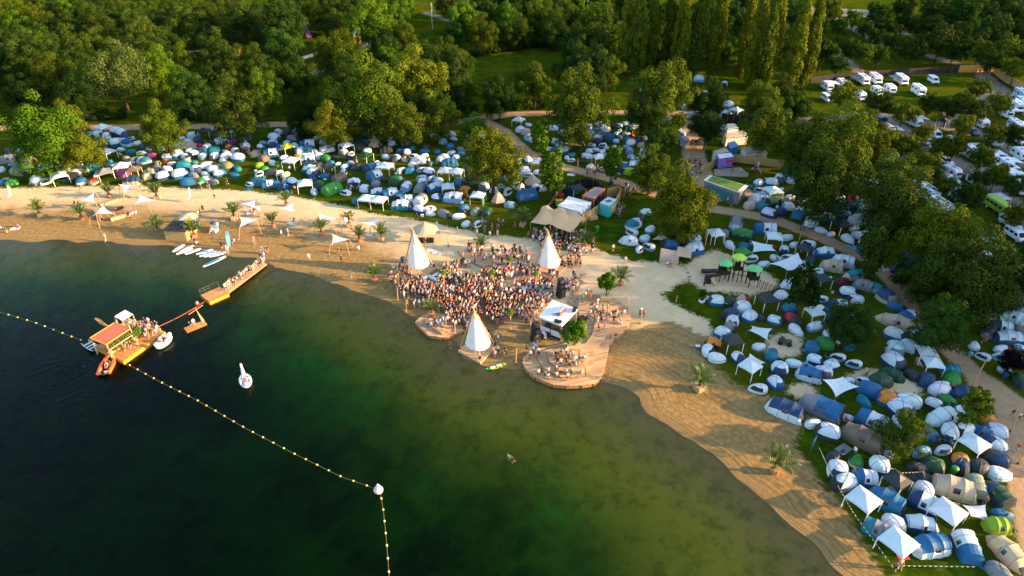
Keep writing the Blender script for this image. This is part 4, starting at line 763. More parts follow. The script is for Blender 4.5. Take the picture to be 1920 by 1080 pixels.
# ------------------------------------------------------------------ decks of boards
def clip_strip(poly, ca, sa, v):
    """where the line (rotated by -angle) at offset v crosses the outline"""
    q = [(x * ca + y * sa, -x * sa + y * ca) for x, y in poly]; xs_ = []
    for i in range(len(q)):
        (x0, y0), (x1, y1) = q[i], q[(i + 1) % len(q)]
        if (y0 > v) != (y1 > v): xs_.append(x0 + (v - y0) * (x1 - x0) / (y1 - y0))
    return sorted(xs_)
def boards(parent, poly, z, ang_, mtl, w=.19, gap=.022, th=.05, name='plank', o=(0, 0)):
    ca, sa = math.cos(ang_), math.sin(ang_); vv = [-x * sa + y * ca for x, y in poly]; v = min(vv) + w / 2; n = 0
    while v < max(vv):
        x_ = clip_strip(poly, ca, sa, v)
        for a, b in zip(x_[::2], x_[1::2]):
            if b - a < .2: continue
            mb = MB(); mb.box((0, 0, 0), (b - a, w - gap, th)); u = (a + b) / 2
            ob = mb.build(name, mtl, parent); ob.location = (u * ca - v * sa - o[0], u * sa + v * ca - o[1], z - th / 2 + random.uniform(-.004, .004)); ob.rotation_euler = (0, 0, ang_); n += 1
        v += w
    return n
def deck(label, tiers, z0, ang_, w=.2, mtl=None, nm='timber_deck'):
    mtl = mtl or deckwood
    c = G(tiers[0]).mean(0); t = thing(nm, (c[0], c[1], 0)); z = z0
    for k, px in enumerate(tiers):
        poly = [tuple(P(x, y, z)[:2]) for x, y in px]; loc = [(x - c[0], y - c[1]) for x, y in poly]
        boards(t, poly, z, ang_, mtl, w, o=c)
        MB().prism(loc, (-.5 if k == 0 else z - .36), z - .06).build('fascia', mat('fascia_board', (.34, .17, .07), .75, .2, 3), t)
        if k == 0:
            for i in range(0, len(loc)):
                a, b = loc[i], loc[(i + 1) % len(loc)]
                MB().tube([(a[0], a[1], -1.2), (a[0], a[1], z - .08)], .09, 6).build('pile', bark, t)
        z += .32
    tag(t, label, 'deck'); return t
D1 = [(980, 682), (991, 697), (1004, 707), (1035.6, 720.5), (1061.5, 723), (1091, 722), (1113, 719), (1126, 710), (1134, 688), (1140, 660), (1143, 644), (1154, 633), (1172.6, 618), (1182, 603), (1183, 590), (1176, 577), (1163, 566), (1147, 557), (1124, 549),
      (1095, 551), (1086, 564), (1084, 577), (1088, 608), (1093, 621), (1086, 636), (1054, 645), (1017, 652), (991, 662), (980, 671)]
D2 = [(1006, 666), (1026, 655), (1063, 649), (1098, 644), (1110, 627), (1117, 601), (1115, 586), (1121, 575), (1137, 568), (1158, 575), (1162, 590), (1152, 616), (1128, 640), (1115, 655), (1113, 681), (1108, 688), (1087, 705), (1054, 707), (1035.6, 699), (1017, 688)]
D3 = [(1026, 658), (1065, 651), (1100, 651), (1104, 670), (1087, 688), (1061, 699), (1041, 686), (1028, 675)]
deck('big curved wooden deck with steps at the water below the stage', [D1, D2, D3], .55, R(18))
deck('small angular wooden deck at the water left of the crowd', [[(777.6, 603.7), (803.5, 628.7), (831, 633), (869, 621), (864, 604), (838, 589), (801, 587), (786, 596)], [(797, 605.5), (828.5, 625), (849, 617), (839, 604), (806, 596)]], .5, R(-8))
deck('curved wooden bench deck behind the crowd around a palm', [[(859, 470), (870, 484), (904, 500), (958, 492), (984, 479), (945, 472), (905, 477), (882, 468)]], .3, R(10))
deck('low wooden walkway curving along the left edge of the big deck', [[(1092, 512), (1100, 512), (1085, 545), (1082, 560), (1074, 572), (1066, 566), (1080, 540)]], .15, R(60))
# ------------------------------------------------------------------ sail tipis on platforms
def tipi(label, apex, feet, plat, zap):
    A_ = P(*apex, zap); F = [P(*f, .3) for f in feet]; c = sum((f for f in F), Vector()) / 3; t = thing('sail_tipi', (c.x, c.y, 0))
    off = Vector((c.x, c.y, 0))
    for i, f in enumerate(F):
        d = (A_ - f); MB().tube([f - off, A_ + d * (.09 if i == 1 else .02) - off], [.13, .09], 8).build('tripod_pole', polewood, t)
        MB().tube([f - off - Vector((0, 0, .3)), f - off + Vector((0, 0, .45))], .2, 8).build('pole_foot', black_p, t)
    zb = 1.9; b = A_ + (c + Vector((0, 0, zb)) - A_) * 1.0; b.z = zb
    top = A_ + Vector((0, 0, -.5)); Rb = 2.05; n = 24; sm = MB(); L_ = 8; vs = []
    for j in range(L_):
        s = j / (L_ - 1); ce = top.lerp(b, s); r = .05 + (Rb - .05) * s ** .93
        for i in range(n):
            q = 2 * math.pi * i / n; k = 1 + .018 * math.cos(12 * q) * s
            vs.append((ce.x - off.x + r * k * math.cos(q), ce.y - off.y + r * k * math.sin(q), ce.z + (.10 * math.cos(3 * q) * s)))
    sm.add(vs, [(j * n + i, (j + 1) * n + i, (j + 1) * n + (i + 1) % n, j * n + (i + 1) % n) for j in range(L_ - 1) for i in range(n)]); sm.build('sail', hay, t, True)
    MB().tube([(top.lerp(b, .42) - off) + Vector((.92 * math.cos(q), .92 * math.sin(q), 0)) for q in lin(-2.6, -.4, 8)], .035, 5).build('strap', black_p, t)
    boards(t, [tuple(P(x, y, .3)[:2]) for x, y in plat], .3, R(-40), palewood, .22, name='plank', o=(c.x, c.y))
    MB().prism([(P(x, y, .3).x - c.x, P(x, y, .3).y - c.y) for x, y in plat], -.3, .24).build('frame', palewood, t)
    tag(t, label, 'tipi', 'white sail tipis round the crowd'); return t
tipi('white sail tipi on its platform nearest the water', (888, 580), [(862, 654), (928, 647), (900, 672)], [(859, 656), (901, 679), (933, 648), (892, 630)], 8.6)
tipi('white sail tipi left of the crowd beside the beige star tent', (774, 432), [(757, 503), (814, 500), (787, 519)], [(757, 506), (788, 522), (822, 500), (786, 488)], 8.6)
tipi('white sail tipi in front of the stretch tent bar', (1027, 434), [(999, 510), (1053, 496), (1036, 513)], [(1000, 514), (1036, 524), (1062, 500), (1024, 491)], 8.4)
# ------------------------------------------------------------------ boxes traced by their roofs
def roofbox(name, label, cat, roof, h, wall, wcol=None, top=None, tcol=None, z0=0.0, doors=None, lip=.0):
    R_ = [P(x, y, h) for x, y in roof]; c = sum(R_, Vector()) / 4; t = thing(name, (c.x, c.y, 0))
    q = [(p.x - c.x, p.y - c.y) for p in R_]
    MB().prism([(x * .995, y * .995) for x, y in q], z0, h - .12).build('wall', wall, t, color=wcol)
    MB().prism([(x * (1 + lip), y * (1 + lip)) for x, y in q], h - .12, h + .03).build('roof', top or wall, t, color=tcol)
    return t, q, c
def on_wall(t, q, i, n, mtl, name, z, hh, ww, color=None, off=.02, s0=0, s1=1):
    """n panels along wall i"""
    a, b = Vector(q[i]), Vector(q[(i + 1) % 4]); d = (b - a); L_ = d.length; d = d / L_; nn = Vector((d.y, -d.x))
    if nn.dot((a + b) / 2) < 0: nn = -nn
    for k in range(n):
        s = (s0 + (s1 - s0) * (k + .5) / n) * L_; p = a + d * s + nn * off
        MB().box((p.x, p.y, z), (ww, .05, hh), math.atan2(d.y, d.x)).build(name, mtl, t, color=color)
def cont(label, roof, h, wc, rc, cat='container', doors=0):
    t, q, c = roofbox('shipping_container', label, cat, roof, h, paint, wc, steel if rc is None else paint, rc)
    on_wall(t, q, 0, 9, paint, 'corrugation', h / 2, h * .84, .12, wc, .02); on_wall(t, q, 2, 9, paint, 'corrugation', h / 2, h * .84, .12, wc, .02)
    on_wall(t, q, 1, 2, paint, 'door', h / 2, h * .85, .9, tuple(x * .9 for x in wc), .03); tag(t, label, cat); return t
cont('white shipping container nearest the stretch tent bar', [(1045.6, 385), (1089, 398), (1098, 390), (1058, 377.5)], 2.6, CN['w'][1], None)
cont('white shipping container behind the front one', [(1058, 376.5), (1098.5, 389), (1109, 379), (1066, 368)], 2.65, CN['w'][1], None)
t, q, c = roofbox('container_office', '', '', [(1093, 366), (1114, 371.5), (1134.5, 353.5), (1116, 351)], 3.6, paint, (.05, .05, .055), paint, (.16, .16, .17))
for a, b in zip(q, q[1:] + q[:1]):
    MB().box((a[0], a[1], 1.8), (.2, .2, 3.66)).build('corner_post', paint, t, color=(.62, .13, .03))
    d = Vector(b) - Vector(a); MB().box(((a[0] + b[0]) / 2, (a[1] + b[1]) / 2, 3.55), (d.length, .18, .2), math.atan2(d.y, d.x)).build('roof_rail', paint, t, color=(.62, .13, .03))
on_wall(t, q, 1, 3, window_m, 'window', 2.0, 1.6, 1.3)
tag(t, 'grey-roofed office container with orange frame behind the bar', 'container')
t, q, c = roofbox('ticket_kiosk', '', '', [(1125, 380), (1143, 386), (1156.5, 374), (1140, 369)], 2.9, paint, (.03, .42, .42), paint, (.45, .58, .62))
on_wall(t, q, 0, 4, paint, 'panel', 1.4, 2.5, .5, (.035, .47, .46)); on_wall(t, q, 1, 1, mat('sunlit_side_orange', (.62, .38, .16), .7, .3, 4), 'sunlit_side_panel', 1.5, 1.7, 2.2, off=.03)  # warm sun on the kiosk's right side is put into this orange panel's colour
MB().box((0, 0, 2.96), (1.3, 1.0, .06), .5).build('roof_hatch', window_m, t)
tag(t, 'turquoise kiosk container beside the reed fence', 'kiosk')
def fence(name, label, pts, h, mtl, seg=2.0, col=None, post=polewood, cat='fence', th=.06):
    W3 = [P(x, y) for x, y in pts]; c = W3[0]; t = thing(name, c)
    for a, b in zip(W3, W3[1:]):
        L_ = (b - a).length; n = max(1, round(L_ / seg)); r = math.atan2(b.y - a.y, b.x - a.x)
        for k in range(n):
            p = a.lerp(b, (k + .5) / n) - c; o = MB().box((0, 0, h / 2), (L_ / n - .04, th, h * random.uniform(.94, 1.03))).build('panel', mtl, t, color=col); o.location = p; o.rotation_euler = (0, 0, r)
            p = a.lerp(b, k / n) - c; o = MB().box((0, 0, h * .52), (.09, .13, h * 1.06)).build('post', post, t); o.location = p; o.rotation_euler = (0, 0, r)
    tag(t, label, cat); return t
fence('reed_fence', 'reed fence around the bar yard, side facing the beach', [(1090, 420), (1110, 409), (1123, 400), (1127, 398)], 2.3, reed)
fence('reed_fence', 'reed fence around the bar yard, right side behind the kiosk', [(1153, 390), (1163, 372), (1160, 366), (1137, 372)], 2.5, reed)
fence('screen_fence', 'black screen fence along the left and back of the bar yard', [(1028, 402), (1036, 390), (1043, 378), (1060, 364), (1087, 352), (1112, 353), (1136, 371)], 2.4, black_p, 2.4)
fence('screen_fence', 'short black screen fence at the back corner of the bar yard', [(1042, 362), (1052, 360), (1064, 361)], 2.0, black_p)
fence('reed_fence', 'reed fence in front of the purple container', [(1312, 327), (1332, 317), (1348, 308), (1380, 304), (1440, 312), (1470, 316)], 2.1, reed)
fence('screen_fence', 'long black screen fence behind the row of white campers', [(1520, 156), (1560, 151), (1620, 146), (1680, 142), (1740, 138), (1796, 136)], 2.2, black_p, 3.0, post=alu)
fence('reed_fence', 'sunlit orange reed fence at the far gate', [(1796, 136), (1830, 136), (1862, 134)], 2.6, mat('sunlit_reed_tone', (.60, .30, .06), .9, .35, 9, .5, stretch=(4, 4, .4)))  # copy of the reed colour, turned orange to carry the sunlight
fence('reed_fence', 'reed fence running down at the right edge', [(1862, 137), (1885, 155), (1930, 178)], 2.4, reed)
fence('screen_fence', 'black screen fence above the toilet containers', [(1352, 226), (1385, 229), (1412, 232), (1425, 240)], 2.2, black_p)
fence('reed_fence', 'reed fence beside the crowded lane', [(1272, 325), (1282, 318), (1290, 300)], 2.2, reed)
# stretch tent over the bar
cs = [P(995, 417, 2.3), P(1070, 436, 2.4), P(1099, 408, 2.8), P(1018, 391, 2.8)]; c = sum(cs, Vector()) / 4; t = thing('stretch_tent', (c.x, c.y, 0))
pk = [(.28, .3, 1.3), (.62, .42, 1.5), (.85, .62, 1.0), (.1, .92, .9), (.42, .95, .9), (.75, .98, .8), (.5, .02, .5)]
def stf(u, v):
    p = cs[0] * (1 - u) * (1 - v) + cs[1] * u * (1 - v) + cs[2] * u * v + cs[3] * (1 - u) * v
    z = p.z + sum(h * math.exp(-((u - a) ** 2 + (v - b) ** 2) / .018) for a, b, h in pk) * 1.35 + .7 * math.sin(math.pi * u) * math.sin(math.pi * v)
    pull = .10 * abs(math.sin(2 * math.pi * u)) * (abs(v - .5) * 2) ** 6; p2 = p + (c - p) * pull
    return (p2.x - c.x, p2.y - c.y, z)
MB().surf(stf, lin(0, 1, 29), lin(0, 1, 21)).build('canopy', mat('tan_stretch_cloth', (.72, .47, .25), .7, .06, .6, transl=.15), t, True)
for a, b, h in pk + [(0, 0, 0), (1, 0, 0), (1, 1, 0), (0, 1, 0)]:
    p = stf(a, b); MB().tube([(p[0], p[1], 0), (p[0], p[1], p[2] + .05)], .06, 6).build('pole', polewood, t)
tag(t, 'tan stretch tent with pointed peaks over the beach bar', 'tent')
a_, b_ = P(1012, 414), P(1074, 428); c = (a_ + b_) / 2; t = thing('bar_counter', c, math.atan2(b_.y - a_.y, b_.x - a_.x)); L_ = (b_ - a_).length
MB().box((0, 0, .5), (L_, .7, 1.0)).build('front', reed, t); MB().box((0, 0, 1.05), (L_ + .2, .95, .09)).build('counter_top', deckwood, t); MB().box((0, .6, 2.5), (4, .1, .5)).build('sign_board', deckwood, t)
tag(t, 'long wooden bar counter under the stretch tent', 'bar')
pitch('gazebo', 'd', Vector(P(1082, 352, 2)[:2] + (0,)), 4.0, 20)
for nm, x, y, cc, lb in (('inflatable', 1050, 373, 'r', 'red inflatable lying in the bar yard'), ('crate_stack', 1048, 384, 'y', 'yellow crate stack inside the black fence'), ('storage_bin', 1068, 365, 'n', 'navy storage bins behind the white containers'), ('storage_bin', 1076, 363, 't', 'teal storage bins behind the white containers')):
    p = P(x, y); t = thing(nm, p, random.random()); MB().box((0, 0, .55), (1.6, 1.0, 1.1)).build('body', paint, t, color=CN[cc][1]); MB().box((0, 0, 1.16), (1.7, 1.1, .12)).build('lid', paint, t, color=tuple(.8 * k for k in CN[cc][1])); tag(t, lb, nm.replace('_', ' '))
p = P(1111, 410); t = thing('wooden_crate', p, .4); [MB().box((0, 0, .12 + .22 * k), (2.0, 1.3, .18)).build('slat', palewood, t) for k in range(3)]; tag(t, 'pale wooden crate on the grass in front of the reed fence', 'crate')
# ------------------------------------------------------------------ stage
rc = [P(1035.5, 562, 3.6), P(1083.6, 579.5, 3.6), P(1053.5, 610.5, 3.3), P(1011, 594, 3.3)]; c = sum(rc, Vector()) / 4; t = thing('stage', (c.x, c.y, 0))
q3 = [(p.x - c.x, p.y - c.y, p.z) for p in rc]
MB().add(q3 + [(x, y, z - .3) for x, y, z in q3], [(3, 2, 1, 0), (4, 5, 6, 7), (0, 1, 5, 4), (1, 2, 6, 5), (2, 3, 7, 6), (3, 0, 4, 7)]).build('roof', white_p, t)
for i, (x, y, z) in enumerate(q3): MB().box((x * .95, y * .95, (z - .3) / 2), (.22, .22, z - .3)).build('corner_post', deckwood, t)
f3 = [Vector(q3[3]).lerp(Vector(q3[0]), .35).lerp(Vector(q3[2]).lerp(Vector(q3[1]), .35), .2)]
M_ = lambda u, v: Vector(q3[3]).lerp(Vector(q3[2]), u).lerp(Vector(q3[0]).lerp(Vector(q3[1]), u), v)
h_ = [M_(.32, .35) + Vector((0, 0, .03)), M_(.68, .35) + Vector((0, 0, 1.0)), M_(.68, .75) + Vector((0, 0, 1.0)), M_(.32, .75) + Vector((0, 0, .03))]
MB().add(h_ + [p - Vector((0, 0, .08)) for p in h_], [(0, 1, 2, 3), (7, 6, 5, 4), (0, 4, 5, 1), (1, 5, 6, 2), (2, 6, 7, 3)]).build('raised_hatch', white_p, t)
MB().add([M_(.68, .35) + Vector((0, 0, .02)), M_(.68, .75) + Vector((0, 0, .02)), M_(.68, .75) + Vector((-.03, 0, .9)), M_(.68, .35) + Vector((-.03, 0, .9))], [(0, 1, 2, 3)]).build('hatch_end', mat('rust_red_board', (.32, .06, .03)), t)
for u0, u1 in ((.06, .49), (.53, .96)):
    a, b = Vector(q3[3]).lerp(Vector(q3[2]), u0) * .97, Vector(q3[3]).lerp(Vector(q3[2]), u1) * .97
    MB().add([(a.x, a.y, .5), (b.x, b.y, .5), (b.x, b.y, 1.6), (a.x, a.y, 1.6)], [(0, 1, 2, 3)]).build('front_panel', white_p, t)
MB().prism([(x * .93, y * .93) for x, y, z in q3], 0, .45).build('stage_floor', mat('stage_black', (.03, .026, .024), .8), t)
for u, v in ((.93, .92), (.97, .8), (.72, .04), (.86, .06)):
    p = M_(u, v); o = MB().tube([(0, 0, 0), (0, 0, .2), (0, 0, .5)], [.12, .36, .36], 10).build('floodlight', black_p, t); o.location = p
p = M_(.5, .5); MB().box((p.x, p.y, .95), (2.4, .8, 1.0), .3).build('mixing_desk', black_p, t)
tag(t, 'white-roofed festival stage with raised hatch in front of the crowd', 'stage')
for x, y, n, lb in ((1004, 640, 4, 'black loudspeaker stack left of the stage'), (1051, 556, 4, 'black loudspeaker stack behind the stage roof'), (1090, 612, 2, 'low black loudspeaker stack right of the stage')):
    p = P(x, y); t = thing('loudspeaker_stack', p, .5)
    for k in range(n):
        o = MB().box((0, 0, .5 + .96 * k), (1.35 - .12 * k, 1.2 - .08 * k, .93)).build('speaker_cabinet', black_p, t); MB().disc((0, -.62 + .04 * k, .5 + .96 * k), .34, 12, .06).build('speaker_cone', mat('cone_grey', (.06, .06, .065), .6), t)
    tag(t, lb, 'loudspeaker')
p = P(1014, 634); t = thing('equipment_case', p, .5)
for k in range(5): MB().box((-1.3 + k * .65, .1 * (k % 2), .4), (.6, .9, .8 + .1 * (k % 3))).build('case', steel if k % 2 else black_p, t)
tag(t, 'row of grey equipment cases in front of the loudspeakers', 'case')
# ------------------------------------------------------------------ toilets and service containers
t, q, c = roofbox('toilet_block', '', '', [(1321, 338), (1387, 361), (1401, 348), (1332, 329)], 3.1, paint, (.17, .18, .19), paint, (.62, .61, .58), lip=.04)
MB().prism([(x * .86, y * .86) for x, y in q], 3.13, 3.24).build('green_roof', mat('roof_grass', (.085, .17, .02), .95, .5, 5, .6), t)
on_wall(t, q, 0, 6, paint, 'door', 1.25, 2.3, 1.0, (.015, .15, .17), .03, .08, .86); tag(t, 'toilet block with grass roof and teal doors', 'toilet block')
def cabin(nm, label, roof, h, wc, rc, ndoor, dcol, wall_i=0, cat='cabin'):
    t, q, c = roofbox(nm, label, cat, roof, h, paint, wc, paint, rc, .15); on_wall(t, q, wall_i, ndoor, paint, 'door', h * .5, h * .7, .8, dcol, .03); on_wall(t, q, wall_i, ndoor, window_m, 'vent_window', h * .88, .22, .5, None, .04); tag(t, label, cat); return t
cabin('toilet_container', 'white toilet container with lit cream front beside the dark tree', [(1390, 277.5), (1399, 286), (1440, 281), (1427, 272.5)], 2.9, (.62, .60, .56), (.46, .36, .26), 7, (.66, .63, .57), 1)
cabin('toilet_container', 'middle white toilet container with brown roof', [(1356, 250), (1362, 257), (1403, 253), (1395, 245)], 2.8, (.66, .62, .56), (.48, .37, .26), 7, (.7, .66, .58), 1)
cabin('toilet_container', 'rear white toilet container with blue-grey roof', [(1346, 234), (1365, 241), (1385, 238), (1376, 231.5)], 2.8, (.6, .62, .64), (.18, .24, .28), 5, (.66, .66, .66), 1)
cabin('shower_cabin', 'blue shower cabin between the toilet containers', [(1364, 268), (1369, 279), (1386, 274), (1377, 264)], 2.9, (.02, .14, .36), (.03, .22, .52), 2, (.05, .25, .5), 1)
t = cabin('sanitary_container', 'purple-fronted container behind the reed fence', [(1345, 289), (1349, 297), (1376, 293), (1370, 286.7)], 2.9, (.30, .17, .62), (.72, .75, .8), 1, (.34, .2, .66), 1)
MB().box((1.0, -1.25, 1.9), (1.9, .05, .6), .12).build('red_logo_plate', paint, t, color=(.6, .03, .10))
cabin('toilet_container', 'beige-roofed container behind the purple one', [(1337, 283), (1343, 288), (1368, 284), (1360, 277)], 2.8, (.5, .48, .45), (.46, .38, .3), 3, (.5, .48, .45), 1)
for x, y, lb in ((1283, 262, 'grey cabin at the top of the crowded lane'), (1278, 249, 'grey cabin above the other one by the lane')):
    cabin('ticket_cabin', lb, [(x - 6, y - 5), (x + 4, y + 3), (x + 9, y - 2), (x - 1, y - 9)], 2.6, (.3, .32, .34), (.35, .4, .44), 2, (.5, .5, .5))
pv = [(1340, 330), (1338, 318), (1388, 314), (1404, 326), (1402, 332)]
t = thing('paved_terrace', P(1370, 322)); cc = P(1370, 322); MB().prism([(P(x, y).x - cc.x, P(x, y).y - cc.y) for x, y in pv], -.1, .10).build('slab', mat('paving', (.33, .25, .17), .9, .2, 4), t); tag(t, 'wooden terrace in front of the purple container', 'terrace')
# ------------------------------------------------------------------ playground
c = P(1388, 528); t = thing('play_tower', c)
def L2(px, py, z): p = P(px, py, z) - c; return Vector((p.x, p.y, z))
tw = [(1361, 491, 4.2), (1387, 480, 4.6), (1416.5, 501, 4.2)]
for x, y, z in tw:
    p = L2(x, y, z - .3); r = MB(); n = 8; vs = [(p.x + 1.45 * math.cos(2 * math.pi * i / n), p.y + 1.45 * math.sin(2 * math.pi * i / n), z - .55) for i in range(n)] + [(p.x, p.y, z + .25)]
    r.add(vs, [(i, (i + 1) % n, n) for i in range(n)]).build('umbrella_roof', paint, t, color=(.12, .50, .16) if z < 4.5 else (.40, .62, .05))
    for sx in (-.8, .8):
        for sy in (-.8, .8): MB().tube([(p.x + sx, p.y + sy, 0), (p.x + sx, p.y + sy, z - .5)], .08, 6).build('post', darkbrown, t)
    MB().box((p.x, p.y, 1.6), (1.8, 1.8, .12)).build('platform', darkbrown, t)
    for s in (-1, 1): MB().box((p.x, p.y + s * .85, 2.05), (1.8, .07, .8)).build('guard_panel', darkbrown, t)
a, b = L2(1361, 491, 3.9), L2(1416.5, 501, 3.9)
for z in (1.7, 2.6): MB().tube([(a.x, a.y, z), (b.x, b.y, z)], .07, 6).build('beam', darkbrown, t)
for k in range(7):
    p = a.lerp(b, (k + .5) / 7); MB().tube([(p.x, p.y, 0), (p.x, p.y, 2.7)], .075, 6).build('post', darkbrown, t)
for k in range(4):
    p = L2(1361, 491, 3.9).lerp(L2(1387, 480, 3.9), .3 + .15 * k); MB().box((p.x, p.y, 2.0 + .15 * k), (.9, .08, .9), .9).build('net_panel', paint, t, color=(.36, .52, .04))
e = L2(1316, 508, .3); MB().tube([(a.x - .8, a.y, 1.8), (a.x * .6 + e.x * .4, a.y * .6 + e.y * .4, 1.3), (a.x * .3 + e.x * .7, a.y * .3 + e.y * .7, .7), (e.x, e.y, .3)], .42, 8).build('tube_slide', black_p, t)
m_ = L2(1330, 520, 1.2); MB().tube([(a.x, a.y - .6, 1.7), (m_.x, m_.y, 1.5)], .3, 6).build('ramp', darkbrown, t); MB().box((m_.x - .2, m_.y, .8), (1.1, .9, 1.6)).build('climbing_box', darkbrown, t)
s_ = L2(1336, 535, .1); MB().add([(m_.x, m_.y - .4, 1.4), (m_.x + .6, m_.y - .4, 1.4), (s_.x + 1.0, s_.y, .1), (s_.x + .4, s_.y, .1)], [(0, 1, 2, 3)]).build('climbing_board', deckwood, t)
w0, w1 = L2(1387, 480, 3), L2(1402, 506, .2)
for o_ in (-.35, .35): MB().tube([(w0.x + o_, w0.y, 2.0), (w1.x + o_, w1.y, .1)], .06, 6).build('slide_rail', white_p, t)
for k in range(5):
    x0 = b.x + .8 + .5 * k; z_ = 1.6
    for s in (-.5, .5): MB().tube([(x0 + .4, b.y - 1.2 - .5 * k + s, 0), (x0 + .4, b.y - 1.2 - .5 * k + s, z_)], .06, 5).build('post', darkbrown, t)
    MB().tube([(x0 + .4, b.y - 1.7 - .5 * k, z_), (x0 + .4, b.y - .7 - .5 * k, z_)], .05, 5).build('rung', darkbrown, t)
tag(t, 'dark wooden play tower with three green umbrella roofs on sand', 'playground')
p = P(1471, 645); t = thing('toy_tractor', p, -.4)
MB().box((0, 0, .6), (2.0, .7, .5)).build('body', paint, t, color=(.05, .11, .05)); MB().box((-.5, 0, 1.0), (.6, .6, .5)).build('seat', paint, t, color=(.09, .03, .04))
for x in (-.7, .7):
    for s in (-1, 1): MB().disc((x, s * .5, .4), .4, 10, .2).build('wheel', rubber, t)
tag(t, 'small green toy tractor on the round sand patch', 'toy tractor')
# ------------------------------------------------------------------ shade sails, lanterns, benches on the left beach
SAILS = [(163, 376, 3.3, 20, 'white shade sail above the two people on a mat'), (272, 380, 3.4, -8, 'largest left shade sail right of the long wooden bench'), (190, 402, 3.2, 60, 'star-shaped shade sail over the wooden trough'), (244, 354, 3.2, 40, 'narrow shade sail at the grass edge on wooden poles'),
         (467, 384, 3.1, 5, 'shade sail left of the hanging lantern, upper one'), (467, 419, 3.3, 15, 'shade sail left of the hanging lantern, lower one'), (537, 392, 3.2, 10, 'shade sail below the palm at the grass edge'), (612, 415, 3.3, 0, 'shade sail left of the second lantern'),
         (697, 421, 3.1, -5, 'shade sail over white loungers near the last palms'), (637, 454, 2.9, 0, 'lowest shade sail nearest the waterline')]
for i, (x, y, L_, a, lb) in enumerate(SAILS):
    q = P(x, y, 2.0); t = thing('shade_sail', (q.x, q.y, 0), R(a), 1.08)
    for nm, me, sl_ in sail_parts(L_, L_ * .8, ((2.9, 1.7, 2.9, 1.6), (1.9, 2.8, 1.8, 2.9))[i % 2], .2, .055, polewood, .45, hay): link(nm, me, t)
    tag(t, lb, 'shade sail', 'white shade sails on the left beach')
for x, y, lb in ((25, 374, 'tall white hammock sail hanging at the far left beach'), (360, 378, 'tall white hammock sail hanging in mid beach')):
    q = P(x, y); t = thing('hammock_sail', q, .3)
    MB().tube([(1.6, -.8, 0), (.2, 0, 3.6)], .06, 6).build('pole', polewood, t); MB().tube([(-.2, .9, 0), (.2, 0, 3.6)], .06, 6).build('pole', polewood, t)
    MB().surf(lambda u, v: (.1 - .9 * (1 - u) ** 2 + (v - .5) * .5 * (1 - .6 * u), (v - .5) * .5, .5 + 3.0 * u - .5 * math.sin(math.pi * u)), lin(0, 1, 8), lin(0, 1, 4)).build('sail', hay, t, True); tag(t, lb, 'sail')
for x, y, lb in ((489, 414, 'white ball lantern hanging in a wooden frame between palms'), (651, 436, 'white ball lantern on wooden poles near the waterline sail')):
    q = P(x, y); t = thing('hanging_lantern', q, .2)
    for s in (-1.1, 1.1): MB().tube([(s, 0, 0), (s * .95, 0, 4.4)], .07, 6).build('pole', polewood, t)
    MB().tube([(-1.1, 0, 4.2), (1.1, 0, 4.2)], .05, 6).build('cross_beam', polewood, t); MB().ball((0, 0, 3.0), .55, 14, 9).build('lantern', hay, t, True); MB().tube([(0, 0, 3.5), (0, 0, 4.2)], .02, 4).build('cord', rope_m, t); tag(t, lb, 'lantern')
def log(label, p0, p1, w=.7, h=.55):
    a, b = P(*p0), P(*p1); t = thing('wooden_bench', (a + b) / 2, math.atan2(b.y - a.y, b.x - a.x)); L_ = (b - a).length
    for s in (-.5, .5): MB().box((0, s * w, h / 2), (L_, .12, h)).build('side_board', deckwood, t)
    for k in range(4): MB().box((0, (k - 1.5) * w / 3.4, h + .03), (L_, w / 4, .06)).build('seat_board', deckwood, t)
    tag(t, label, 'bench'); return t
log('long wooden bench between two shade sails', (188, 387), (238, 372)); log('wooden bench with people sitting at its right end', (208, 414), (248, 402)); log('short wooden trough under the star-shaped sail', (178, 395), (191, 413), .6)
p = P(225, 393); t = thing('fire_bowl', p); MB().tube([(0, 0, 0), (0, 0, .15), (0, 0, .42)], [.4, .75, .95], 16, cap=False).build('bowl', mat('rusty_steel', (.18, .07, .03), .9, .4), t); MB().disc((0, 0, .16), .7, 14, .06, 'z').build('ash_bed', black_p, t); tag(t, 'round rusty fire bowl on the sand between the benches', 'fire bowl')
# reed hut
a, b = P(312, 450), P(352, 452); c = (a + b) / 2; t = thing('reed_hut', c, math.atan2(b.y - a.y, b.x - a.x)); w_ = (b - a).length / 2
for k in range(9): MB().box((-w_ + (k + .5) * w_ * 2 / 9, 0, 1.15), (w_ * 2 / 9 - .03, .12, 2.3)).build('reed_panel', reed, t)
for k in range(6):
    for s in (-1, 1): MB().box((s * w_, .45 + k * .72, 1.15), (.12, .68, 2.3)).build('reed_panel', reed, t)
MB().add([(-w_ - .3, -.3, 2.25), (w_ + .3, -.3, 2.25), (w_ + .3, 4.6, 2.25), (-w_ - .3, 4.6, 2.25), (-w_ * .3, 2.1, 3.4), (w_ * .3, 2.1, 3.4)], [(0, 1, 5, 4), (1, 2, 5), (2, 3, 4, 5), (3, 0, 4), (3, 2, 1, 0)]).build('roof', mat('dark_canvas', (.03, .028, .034), .8, .2), t)
tag(t, 'reed-walled hut with black roof at the waterline', 'hut')
p = P(358, 424); t = thing('parasol', p); n = 8; r = MB(); vs = [(2.1 * math.cos(2 * math.pi * i / n), 2.1 * math.sin(2 * math.pi * i / n), 2.2) for i in range(n)] + [(0, 0, 3.0)]
for i in range(n): MB().add([vs[i], vs[(i + 1) % n], vs[n]], [(0, 1, 2)]).build('canopy_panel', cloth, t, color=CN['w'][1] if i % 2 else (.80, .50, .03))
